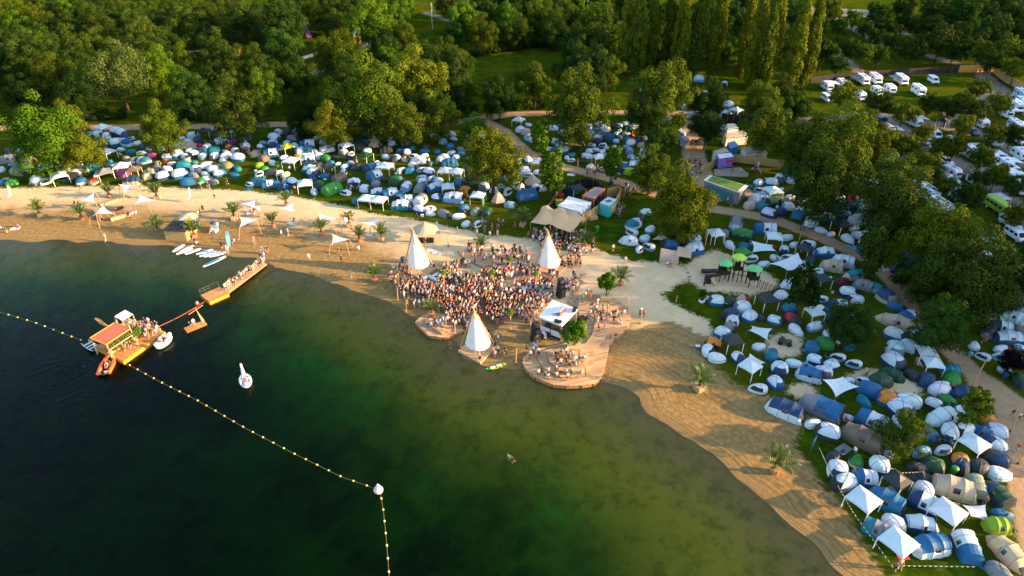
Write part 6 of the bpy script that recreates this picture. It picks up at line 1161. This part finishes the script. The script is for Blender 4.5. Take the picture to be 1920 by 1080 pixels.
hair_m = rnd_mat('hair', [(.02, .012, .008), (.10, .055, .025), (.30, .19, .08), (.04, .022, .012)])
POSE = {}
def body(pose):
    up = 0 if pose != 'sit' else -.42
    J = {'pel': (0, 0, .95 + up, .145), 'wst': (0, 0, 1.12 + up, .125), 'chs': (0, -.01, 1.32 + up, .155), 'nek': (0, 0, 1.49 + up, .06), 'hed': (0, -.02, 1.60 + up, .098), 'top': (0, 0, 1.72 + up, .075)}
    E = [('pel', 'wst', 1), ('wst', 'chs', 1), ('chs', 'nek', 1), ('nek', 'hed', 0), ('hed', 'top', 3)]
    for s, n in ((-1, 'l'), (1, 'r')):
        raised = (pose == 'arm' and s == 1) or pose == 'arms'
        J['sh' + n] = (s * .19, 0, 1.41 + up, .066)
        if raised: J['el' + n], J['wr' + n], J['ha' + n] = (s * .30, -.08, 1.60, .047), (s * .24, -.14, 1.86, .036), (s * .23, -.14, 1.97, .038)
        elif pose == 'sit': J['el' + n], J['wr' + n], J['ha' + n] = (s * .25, -.12, .74, .047), (s * .18, -.33, .62, .036), (s * .16, -.42, .60, .04)
        elif pose == 'hold': J['el' + n], J['wr' + n], J['ha' + n] = (s * .25, -.03, 1.14, .047), (s * .15, -.27, 1.20, .036), (s * .11, -.34, 1.23, .038)
        else: k = {'walk': .14 * s, 'stand': .02}.get(pose, 0); J['el' + n], J['wr' + n], J['ha' + n] = (s * .245, .02 - k * .6, 1.13, .047), (s * .25, -.07 - k, .90, .036), (s * .245, -.09 - k, .80, .04)
        J['hp' + n] = (s * .095, 0, .90 + up, .10)
        if pose == 'sit': J['kn' + n], J['an' + n], J['to' + n] = (s * .13, -.45, .52, .068), (s * .13, -.50, .08, .045), (s * .14, -.66, .04, .042)
        elif pose == 'walk': J['kn' + n], J['an' + n], J['to' + n] = (s * .10, -.14 * s - .04, .50, .068), (s * .10, -.30 * s, .10 if s > 0 else .14, .045), (s * .10, -.30 * s - .16, .045, .042)
        else: J['kn' + n], J['an' + n], J['to' + n] = (s * .105, -.02, .50, .068), (s * .11, .02, .09, .045), (s * .13, -.15, .045, .042)
        E += [('chs', 'sh' + n, 1), ('sh' + n, 'el' + n, 1), ('el' + n, 'wr' + n, 0), ('wr' + n, 'ha' + n, 0), ('pel', 'hp' + n, 2), ('hp' + n, 'kn' + n, 2), ('kn' + n, 'an' + n, 4), ('an' + n, 'to' + n, 2)]
    names = list(J); ix = {n: i for i, n in enumerate(names)}
    me = bpy.data.meshes.new('skeleton'); me.from_pydata([J[n][:3] for n in names], [(ix[a], ix[b]) for a, b, _ in E], [])
    ob = bpy.data.objects.new('skeleton', me); COL.objects.link(ob); ob.modifiers.new('s', 'SKIN'); 
    for i, n in enumerate(names): d = me.skin_vertices[0].data[i]; d.radius = (J[n][3],) * 2; d.use_root = n == 'pel'
    ss = ob.modifiers.new('d', 'SUBSURF'); ss.levels = 1; ss.render_levels = 1; out = {}
    for lv in (1, 0):
        ss.show_viewport = lv == 1; bpy.context.view_layer.update(); dg = bpy.context.evaluated_depsgraph_get(); m = bpy.data.meshes.new_from_object(ob.evaluated_get(dg)); m.name = 'person'
        segs = [(Vector(J[a][:3]), Vector(J[b][:3]), k) for a, b, k in E]; m.materials.clear()
        for q in (skin_m, shirt_m, trouser_m, hair_m): m.materials.append(q)
        head = Vector(J['hed'][:3]); mi = []
        for p in m.polygons:
            c = p.center; best = 9; k = 0
            for a, b, kk in segs:
                d = b - a; t_ = max(0, min(1, (c - a).dot(d) / d.length_squared)); dist = (c - a - d * t_).length
                if dist < best: best = dist; k = kk
            if k in (0, 3) and c.z > head.z - .06 and (c - head).length < .3: k = 3 if (c.y > head.y + .01 or c.z > head.z + .07) else 0
            mi.append(0 if k == 4 else k)
        m.polygons.foreach_set('material_index', mi); m.polygons.foreach_set('use_smooth', [True] * len(mi)); m.update(); out[lv] = m
    bpy.data.objects.remove(ob); return out
for ps in ('stand', 'walk', 'arm', 'hold', 'sit'): POSE[ps] = body(ps)
SHIRT = [('white', (.70, .69, .68), 7), ('black', (.02, .02, .022), 8), ('pink', (.58, .26, .30), 2), ('beige', (.50, .40, .30), 2), ('red', (.48, .05, .04), 3), ('blue', (.06, .14, .38), 1), ('maroon', (.16, .03, .04), 2), ('brown', (.20, .11, .06), 2), ('lilac', (.36, .28, .48), 1), ('orange', (.62, .24, .05), 1), ('green', (.07, .28, .10), 1), ('light blue', (.35, .48, .62), 2)]
SW = [s for s in SHIRT for _ in range(s[2])]
npeople = 0
people = []
def person(p, place, group, pose='stand', face=None, z=None):
    q = dict(p=Vector(p), place=place, group=group, pose=pose, face=random.uniform(0, 6.28) if face is None else face + random.uniform(-.5, .5)); people.append(q); return q
def stand_up(q):
    p, place, group, pose = q['p'], q['place'], q['group'], q['pose']; nm, col, _ = random.choice(SW); h = random.uniform(.94, 1.1)
    o = link('person', POSE[pose][1], None, col); o.location = p; o.rotation_euler = q.get('rot') or (0, 0, q['face']); o.scale = (h, h, h)
    tag(o, 'person in %s top %s %s' % (nm, {'sit': 'sitting', 'walk': 'walking'}.get(pose, 'standing'), place), 'person', group); return o
def crowd(n, cx, cy, rx, ry, place, group, poses=('stand', 'hold', 'walk'), z=0, face=None, dmin=.55):
    got = []; k = 0
    while len(got) < n and k < n * 40:
        k += 1; r_ = math.sqrt(random.random()); a = random.uniform(0, 6.28); p = P(cx + rx * r_ * math.cos(a), cy + ry * r_ * math.sin(a), z)
        if any((p - q).length < dmin for q in got): continue
        got.append(p); person(p, place, group, random.choice(poses), face)
DZ = .55
crowd(62, 1045, 447, 55, 13, 'in front of the stretch tent bar', 'people at the bar'); crowd(14, 928, 432, 50, 14, 'on the sand left of the bar', 'people left of the bar'); crowd(14, 1096, 464, 24, 20, 'right of the bar by the green bins', 'people right of the bar')
crowd(26, 752, 528, 22, 24, 'beside the left sail tipi', 'people by the left tipi'); crowd(10, 915, 641, 26, 12, 'on wet sand beside the near tipi', 'people by the near tipi'); crowd(5, 938, 668, 16, 7, 'at the water edge above the kayak', 'people above the kayak')
crowd(15, 826, 612, 26, 9, 'on the small deck at the water', 'people on the small deck', ('stand', 'sit', 'hold'), .85); crowd(22, 1065, 676, 34, 16, 'on the lower steps of the big deck', 'people on the big deck', ('sit', 'sit', 'stand'), 1.2); crowd(10, 1000, 664, 14, 12, 'at the left tip of the big deck', 'people on the big deck', ('stand', 'hold'), DZ)
crowd(24, 1128, 595, 30, 26, 'on the upper part of the big deck', 'people on the big deck', ('sit', 'stand', 'hold'), .87); crowd(6, 1100, 560, 10, 9, 'at the back steps of the big deck', 'people on the big deck', ('stand',), .55)
crowd(2, 1149, 640, 6, 3, 'on sand at the right edge of the big deck', 'people right of the big deck'); crowd(3, 1200, 594, 7, 4, 'on dry sand right of the big deck', 'people right of the big deck')
crowd(20, 930, 482, 42, 9, 'around the curved bench deck', 'people by the bench deck', ('stand', 'sit', 'hold'), .3)
for i in range(30):
    s = i / 29; p = P(424 + 72 * s, 545 - 52 * s + random.uniform(-2, 2), .52); person(p, 'queueing on the wooden pier', 'people on the pier', random.choice(('stand', 'hold')))
crowd(34, 270, 622, 27, 13, 'on the open end of the party barge', 'people on the barge', ('stand', 'hold', 'arm', 'sit'), .6); crowd(14, 240, 651, 24, 9, 'on the benches of the party barge', 'people on the barge', ('sit',), .75); crowd(3, 236, 605, 8, 4, 'under the white roof of the party barge', 'people on the barge', ('stand',), .6)
for x, y, ps, pl in ((203, 690, 'sit', 'in the orange dinghy'), (204, 684, 'sit', 'in the orange dinghy'), (305, 645, 'sit', 'in the pedal boat beside the barge'), (309, 642, 'sit', 'in the pedal boat beside the barge'), (461, 719, 'sit', 'in the swan pedal boat'), (364, 609, 'sit', 'on the small raft'), (357, 615, 'sit', 'on the small raft'), (373, 579, 'stand', 'in the water beside the red rope'), (845, 656, 'stand', 'in shallow water left of the near tipi'), (966, 874, 'walk', 'swimming alone in the lake')):
    o = person(P(x, y, WZ + (.45 if 'pedal' in pl else .12 if ps == 'sit' else -1.0 if 'rope' in pl else -.3)), pl, 'people on the water', ps)
    if 'swimming' in pl: o['rot'] = (R(-80), 0, .6); o['p'].z = WZ + .02
for x, y, ps, pl in ((152, 358, 'walk', 'walking at the grass edge on the left'), (62, 345, 'sit', 'beside the green tunnel tent'), (70, 344, 'sit', 'under the left white gazebo'), (142, 386, 'sit', 'on the mat under the first sail'), (149, 386, 'sit', 'on the mat under the first sail'), (32, 427, 'sit', 'on the far left mat'), (4, 432, 'sit', 'at the far left edge'), (10, 437, 'sit', 'at the far left edge'), (199, 452, 'walk', 'wading at the left waterline'),
        (242, 406, 'sit', 'at the end of the wooden bench'), (250, 406, 'sit', 'at the end of the wooden bench'), (256, 403, 'sit', 'at the end of the wooden bench'), (268, 356, 'walk', 'walking behind the left sails'), (427, 347, 'walk', 'at the grass edge gap'), (379, 358, 'stand', 'at the grass edge in mid beach'), (392, 355, 'walk', 'at the grass edge in mid beach'), (403, 372, 'stand', 'in mid beach'), (376, 400, 'stand', 'behind the parasol'), (382, 398, 'stand', 'behind the parasol'), (372, 404, 'sit', 'behind the parasol'), (398, 436, 'sit', 'in the hooded beach chair'),
        (355, 418, 'stand', 'under the yellow parasol'), (362, 420, 'stand', 'under the yellow parasol'), (349, 419, 'stand', 'under the yellow parasol'), (368, 419, 'stand', 'under the yellow parasol'), (366, 456, 'stand', 'right of the reed hut'), (369, 460, 'sit', 'right of the reed hut'), (417, 466, 'stand', 'beside the paddle boards'), (424, 468, 'stand', 'beside the paddle boards'), (428, 475, 'stand', 'beside the paddle boards'), (440, 456, 'sit', 'beside the upright board'), (448, 451, 'stand', 'on the sand near the pier'), (477, 458, 'stand', 'on the sand near the pier'), (541, 442, 'walk', 'alone in mid beach'), (529, 445, 'walk', 'alone in mid beach'),
        (547, 418, 'sit', 'on the mid beach mat'), (552, 417, 'sit', 'on the mid beach mat'), (471, 397, 'sit', 'under the lantern sail'), (478, 399, 'sit', 'under the lantern sail'), (696, 437, 'sit', 'under the last sail'), (490, 488, 'stand', 'at the foot of the pier'), (497, 487, 'stand', 'at the foot of the pier'), (493, 476, 'stand', 'with luggage at the pier'), (502, 475, 'stand', 'with luggage at the pier'), (673, 470, 'sit', 'below the lowest sail'), (641, 492, 'stand', 'at the waterline'), (658, 520, 'stand', 'at the waterline'), (580, 489, 'walk', 'at the waterline'), (636, 474, 'sit', 'on the sand below the lowest sail'),
        (782, 412, 'walk', 'walking above the star tent'), (858, 437, 'walk', 'right of the star tent'), (797, 455, 'walk', 'below the star tent'), (1149, 472, 'stand', 'alone on the lawn right of the bar'), (1172, 494, 'walk', 'alone on the dry sand'), (1319, 540, 'walk', 'at the playground edge'), (1675, 1070, 'walk', 'at the bottom edge of the camp'), (1684, 1066, 'walk', 'at the bottom edge of the camp'), (1895, 783, 'walk', 'on the lower right path'), (1908, 788, 'walk', 'on the lower right path'), (1917, 786, 'walk', 'on the lower right path'), (1904, 848, 'walk', 'on the lower right path by a post'),
        (1713, 566, 'walk', 'on the right path'), (1724, 563, 'walk', 'on the right path'), (1608, 464, 'walk', 'on the upper camp path'), (1362, 372, 'walk', 'in front of the toilet block'), (1363, 382, 'walk', 'in front of the toilet block'), (1370, 388, 'walk', 'in front of the toilet block'), (1386, 378, 'stand', 'beside the toilet block'), (1372, 324, 'walk', 'in front of the purple container'), (1389, 327, 'walk', 'in front of the purple container'), (1722, 690, 'sit', 'under the double gazebo'), (1718, 680, 'sit', 'under the double gazebo'), (1250, 500, 'sit', 'under the pale pink awning'), (1257, 498, 'sit', 'under the pale pink awning')):
    person(P(x, y), pl, 'people scattered over the beach and camp', ps)
crowd(9, 1115, 326, 22, 7, 'on the path behind the bar', 'people on the path behind the bar', ('walk', 'stand')); crowd(9, 1172, 362, 16, 8, 'on the lawn behind the kiosk', 'people by the kiosk', ('walk', 'stand')); crowd(9, 1160, 398, 16, 10, 'on the lawn in front of the kiosk', 'people by the kiosk'); crowd(26, 1303, 318, 14, 26, 'in the crowded lane beside the reed fence', 'people in the crowded lane', ('walk', 'stand')); crowd(7, 1420, 320, 14, 6, 'on the lawn behind the toilet block', 'people behind the toilet block', ('stand', 'sit')); crowd(8, 1640, 208, 20, 4, 'on the lane below the campers', 'people on the camper lane', ('walk',)); crowd(4, 1729, 190, 8, 3, 'beside the long motorhome', 'people by the long motorhome', ('stand',))
crowd(6, 1820, 323, 10, 5, 'between the orchard trees', 'people in the orchard camp', ('sit', 'stand')); crowd(5, 1030, 352, 8, 5, 'between the tents left of the bar yard', 'people between tents', ('stand',)); crowd(4, 1842, 139, 8, 4, 'at the far gate', 'people at the far gate', ('stand',)); crowd(6, 665, 357, 14, 5, 'under a white gazebo above the beach', 'people between tents', ('sit',)); crowd(5, 700, 383, 20, 4, 'under the long party tent above the beach', 'people between tents', ('sit',))
for i in range(70):
    o_, p_, k_, c_, s_ = random.choice(tentlist); a_ = random.uniform(0, 6.28); r_ = 1.6 + 1.2 * s_
    person(p_ + Vector((r_ * math.cos(a_), r_ * math.sin(a_), 0)), 'between the tents of the camp', 'people between the tents', random.choice(('sit', 'stand', 'sit', 'walk')))
crowd(16, 1052, 706, 46, 9, 'on the lowest step of the big deck', 'people on the big deck', ('sit', 'stand'), .55); crowd(8, 1160, 600, 14, 14, 'on the right end of the big deck', 'people on the big deck', ('sit', 'stand'), .55)
# the 300 nearest are people of their own, the rest join the crowd
people.sort(key=lambda q: -ppm(q['p']) - (1000 if 'rot' in q else 0))
for q in people[:298]: stand_up(q)
# the packed crowd: too many to tell apart
CH = [[(836, 500), (870, 496), (900, 505), (985, 502), (1040, 512), (1078, 520), (1085, 545), (1060, 556), (1035, 560), (1010, 590), (1000, 612), (930, 612), (910, 598), (880, 628), (850, 620), (830, 585), (800, 580), (815, 545)], [(745, 545), (785, 528), (818, 545), (800, 580), (765, 578)], [(1010, 455), (1085, 470), (1090, 500), (1075, 520), (1030, 512)], [(870, 462), (990, 470), (1000, 500), (905, 503), (872, 490)]]
pal = [mat('crowd_' + s[0].replace(' ', '_'), s[1], .85, .1) for s in SHIRT]; ptr = [mat('crowd_trousers_%s' % n, c, .9, .1) for n, c in (('black', (.02, .02, .025)), ('denim', (.07, .11, .2)), ('pale', (.45, .42, .38)), ('navy', (.02, .03, .06)))]
phr = [mat('crowd_hair_%s' % n, c, .8, .1) for n, c in (('dark', (.02, .012, .008)), ('brown', (.09, .05, .025)), ('blond', (.32, .21, .09)))]
allm = pal + ptr + phr + [skin_m]; Vs, Fs, Ms, off = [], [], [], 0
base = {}
for ps in POSE:
    m = POSE[ps][0]; base[ps] = (np.array([v.co for v in m.vertices]), [tuple(p.vertices) for p in m.polygons], [p.material_index for p in m.polygons])
spots = []
for poly_px, nn in zip(CH, (740, 80, 80, 46)):
    poly = G(poly_px); lo, hi = poly.min(0), poly.max(0); k = got = 0
    q = rng.uniform(lo, hi, (nn * 60, 2)); q = q[inside(poly, q[:, 0], q[:, 1])]; q = q[vnoise(q[:, 0] + 500, q[:, 1], 2.2, 21) > .30 + .3 * rng.random(len(q)) * (np.hypot(q[:, 0] - P(950, 550).x, q[:, 1] - P(950, 550).y) > 8)]
    for x, y in q:
        if got >= nn: break
        if all((x - a) ** 2 + (y - b) ** 2 > .36 for a, b in spots): spots.append((x, y)); got += 1
for x, y, z, ps, a in [(x, y, 0, random.choice(('stand', 'hold', 'stand', 'arm')), math.atan2(P(1040, 590).y - y, P(1040, 590).x - x) + math.pi / 2 + random.uniform(-.7, .7)) for x, y in spots] + [(*q['p'], q['pose'], q['face']) for q in people[298:]]:
    v, f, mi = base[ps]; ca, sa = math.cos(a), math.sin(a); h = random.uniform(.93, 1.1)
    Vs.append(np.stack([x + h * (v[:, 0] * ca - v[:, 1] * sa), y + h * (v[:, 0] * sa + v[:, 1] * ca), v[:, 2] * h + z], -1)); Fs += [tuple(i + off for i in q) for q in f]; off += len(v)
    sh = SHIRT.index(random.choice(SW)); tr_ = len(pal) + random.randrange(4); hr = len(pal) + 4 + random.choice((0, 0, 1, 1, 2)); mp_ = (len(allm) - 1, sh, tr_, hr); Ms += [mp_[k] for k in mi]
me = bpy.data.meshes.new('dancing_crowd'); me.from_pydata(np.vstack(Vs).tolist(), [], Fs)
for m in allm: me.materials.append(m)
me.polygons.foreach_set('material_index', Ms); o = link('dancing_crowd', me); o['kind'] = 'stuff'; o['label'] = 'packed crowd of people standing on the sand before the stage'
# ------------------------------------------------------------------ chairs, cool boxes and mats between the tents
fr_c = MB()
for s in (-.24, .24): fr_c.tube([(s, -.22, 0), (s, .2, .45)], .015, 4); fr_c.tube([(s, .22, 0), (s, -.2, .45)], .015, 4)
CH_ = [('legs', fr_c.mesh('legs', alu), None), ('seat', MB().box((0, 0, .44), (.52, .48, .04)).mesh('seat', cloth), 0), ('backrest', MB().box((0, .26, .72), (.52, .04, .55), rx=-.2).mesh('backrest', cloth), 0)]
BX_ = [('box', MB().box((0, 0, .2), (.6, .4, .4)).mesh('box', paint), 0), ('lid', MB().box((0, 0, .43), (.63, .43, .07)).mesh('lid', white_p), None), ('handle', MB().box((0, 0, .49), (.3, .04, .03)).mesh('handle', black_p), None)]
MA_ = [('mat', MB().box((0, 0, .02), (1.9, 1.3, .03)).mesh('mat', cloth), 0), ('bag', MB().ball((.5, .2, .16), .22, 8, 5, sq=(1.4, .9, .8)).mesh('bag', black_p), None)]
gear = []
for i in range(190):
    o_, p_, k_, c_, s_ = random.choice(tentlist)
    if proj(p_)[1] < 300: continue
    a_ = random.uniform(0, 6.28); r_ = (1.7 if k_ in ('dome', 'popup') else 2.9) * max(.9, s_) + random.uniform(0, .5); p = Vector((p_.x + r_ * math.cos(a_), p_.y + r_ * math.sin(a_), .005))
    nm, parts = random.choice((('camping_chair', CH_), ('cool_box', BX_), ('camping_chair', CH_), ('ground_mat', MA_))); cc = random.choice('bnrvdtogce' if nm != 'ground_mat' else 'bcgte')
    t = thing(nm, p, random.uniform(0, 6.28), 1.1)
    for n_, me, sl_ in parts: link(n_, me, t, CN[cc][1] if sl_ == 0 else None)
    gear.append((t, p, CN[cc][0] + ' ' + nm.replace('_', ' '), nm.split('_')[1], nm.replace('_', ' ') + 's between the tents'))
# ------------------------------------------------------------------ labels for tents and trees: where each stands
MARK = [('the orange tunnel tent', 875, 356), ('the big green tunnel tent', 621, 353), ('the yellow gazebo', 539, 273), ('the dark green gazebo', 684, 290), ('the bell tent', 999, 335), ('the stretch tent bar', 1045, 412), ('the beige tarp by the path', 1080, 272),
        ('the far left shade sail', 163, 374), ('the brown gazebo above the beach', 250, 318), ('the pink dome tent by the beach edge', 230, 325), ('the turquoise kiosk', 1140, 378), ('the play tower', 1388, 510), ('the pale pink awning tent', 1261, 479), ('the toilet block', 1360, 345), ('the purple container', 1360, 292),
        ('the toy tractor', 1471, 645), ('the long beige tunnel tent', 1681, 600), ('the double white gazebo', 1743, 668), ('the green and orange dome tent', 1785, 715), ('the blue information sign', 1522, 840), ('the green and white ball tent', 1606, 861), ('the red folding table', 1690, 1052), ('the lime tunnel tent', 1870, 982),
        ('the grey gazebo by the right path', 1754, 521), ('the maroon dome tent', 1577, 529), ('the purple-leaved tree', 1905, 690), ('the red truck', 1757, 338), ('the green bus', 1872, 388), ('the star-shaped khaki tent', 797, 430), ('the white minibus van', 1750, 150), ('the bright lawn in the wood', 975, 118),
        ('the tan pyramid tent', 702, 266), ('the bouncy castle', 437, 103), ('the pale willow', 205, 190), ('the climbing tower in the park', 671, 82), ('the sunlit reed fence', 1828, 128), ('the crowded lane', 1303, 318), ('the big golden tree', 1290, 440), ('the lower path bend', 1893, 800), ('the dark red dome tent', 375, 271)]
ORD = ['', 'second ', 'third ', 'fourth ', 'fifth ', 'sixth ', 'seventh ', 'eighth ', 'ninth ', 'tenth ', 'eleventh ', 'twelfth ', 'thirteenth ', 'fourteenth '] + ['%dth ' % k for k in range(15, 60)]
from collections import defaultdict
def say(items):
    cell = defaultdict(list)
    for o, p, desc, cat, grp in items:
        px, py = proj(p); d, k = min((math.hypot(px - x, (py - y) * 1.5), i) for i, (n, x, y) in enumerate(MARK)); n, x, y = MARK[k]
        dx, dy = px - x, (py - y) * 1.5
        w = ('right of' if dx > 0 else 'left of') if abs(dx) > abs(dy) else ('in front of' if dy > 0 else 'behind')
        cell[(desc, w, n)].append((d, o, cat, grp))
    for (desc, w, n), l in cell.items():
        l.sort(key=lambda q: q[0])
        for i, (d, o, cat, grp) in enumerate(l): tag(o, (ORD[i] + (desc.replace('small ', '').replace('large ', 'big ') if len((desc + n).split()) > 12 else desc) + ' ' + w + ' ' + n if i else ('nearest ' if len(l) > 1 else '') + desc + ' ' + w + ' ' + n), cat, grp)
say([(o, p, ('large ' if s > 1.2 else 'small ' if s < .85 else '') + c + ' ' + TWORD[k], 'gazebo' if k == 'gazebo' else 'tent', {'dome': 'dome tents', 'popup': 'pop-up tents', 'tunnel': 'tunnel tents', 'gazebo': 'gazebos among the tents'}.get(k)) for o, p, k, c, s in tentlist])
say(gear)
say([(o, p, TONE[t_][0] + ' ' + KINDNAME[k].replace('_', ' '), 'bush' if k == 'bush' else 'tree', {'poplar': 'tall poplars', 'orchard': 'small trees on the camper field', 'bush': 'bushes at the edge of the wood'}.get(k, 'broadleaf trees')) for o, p, k, t_ in treelist])
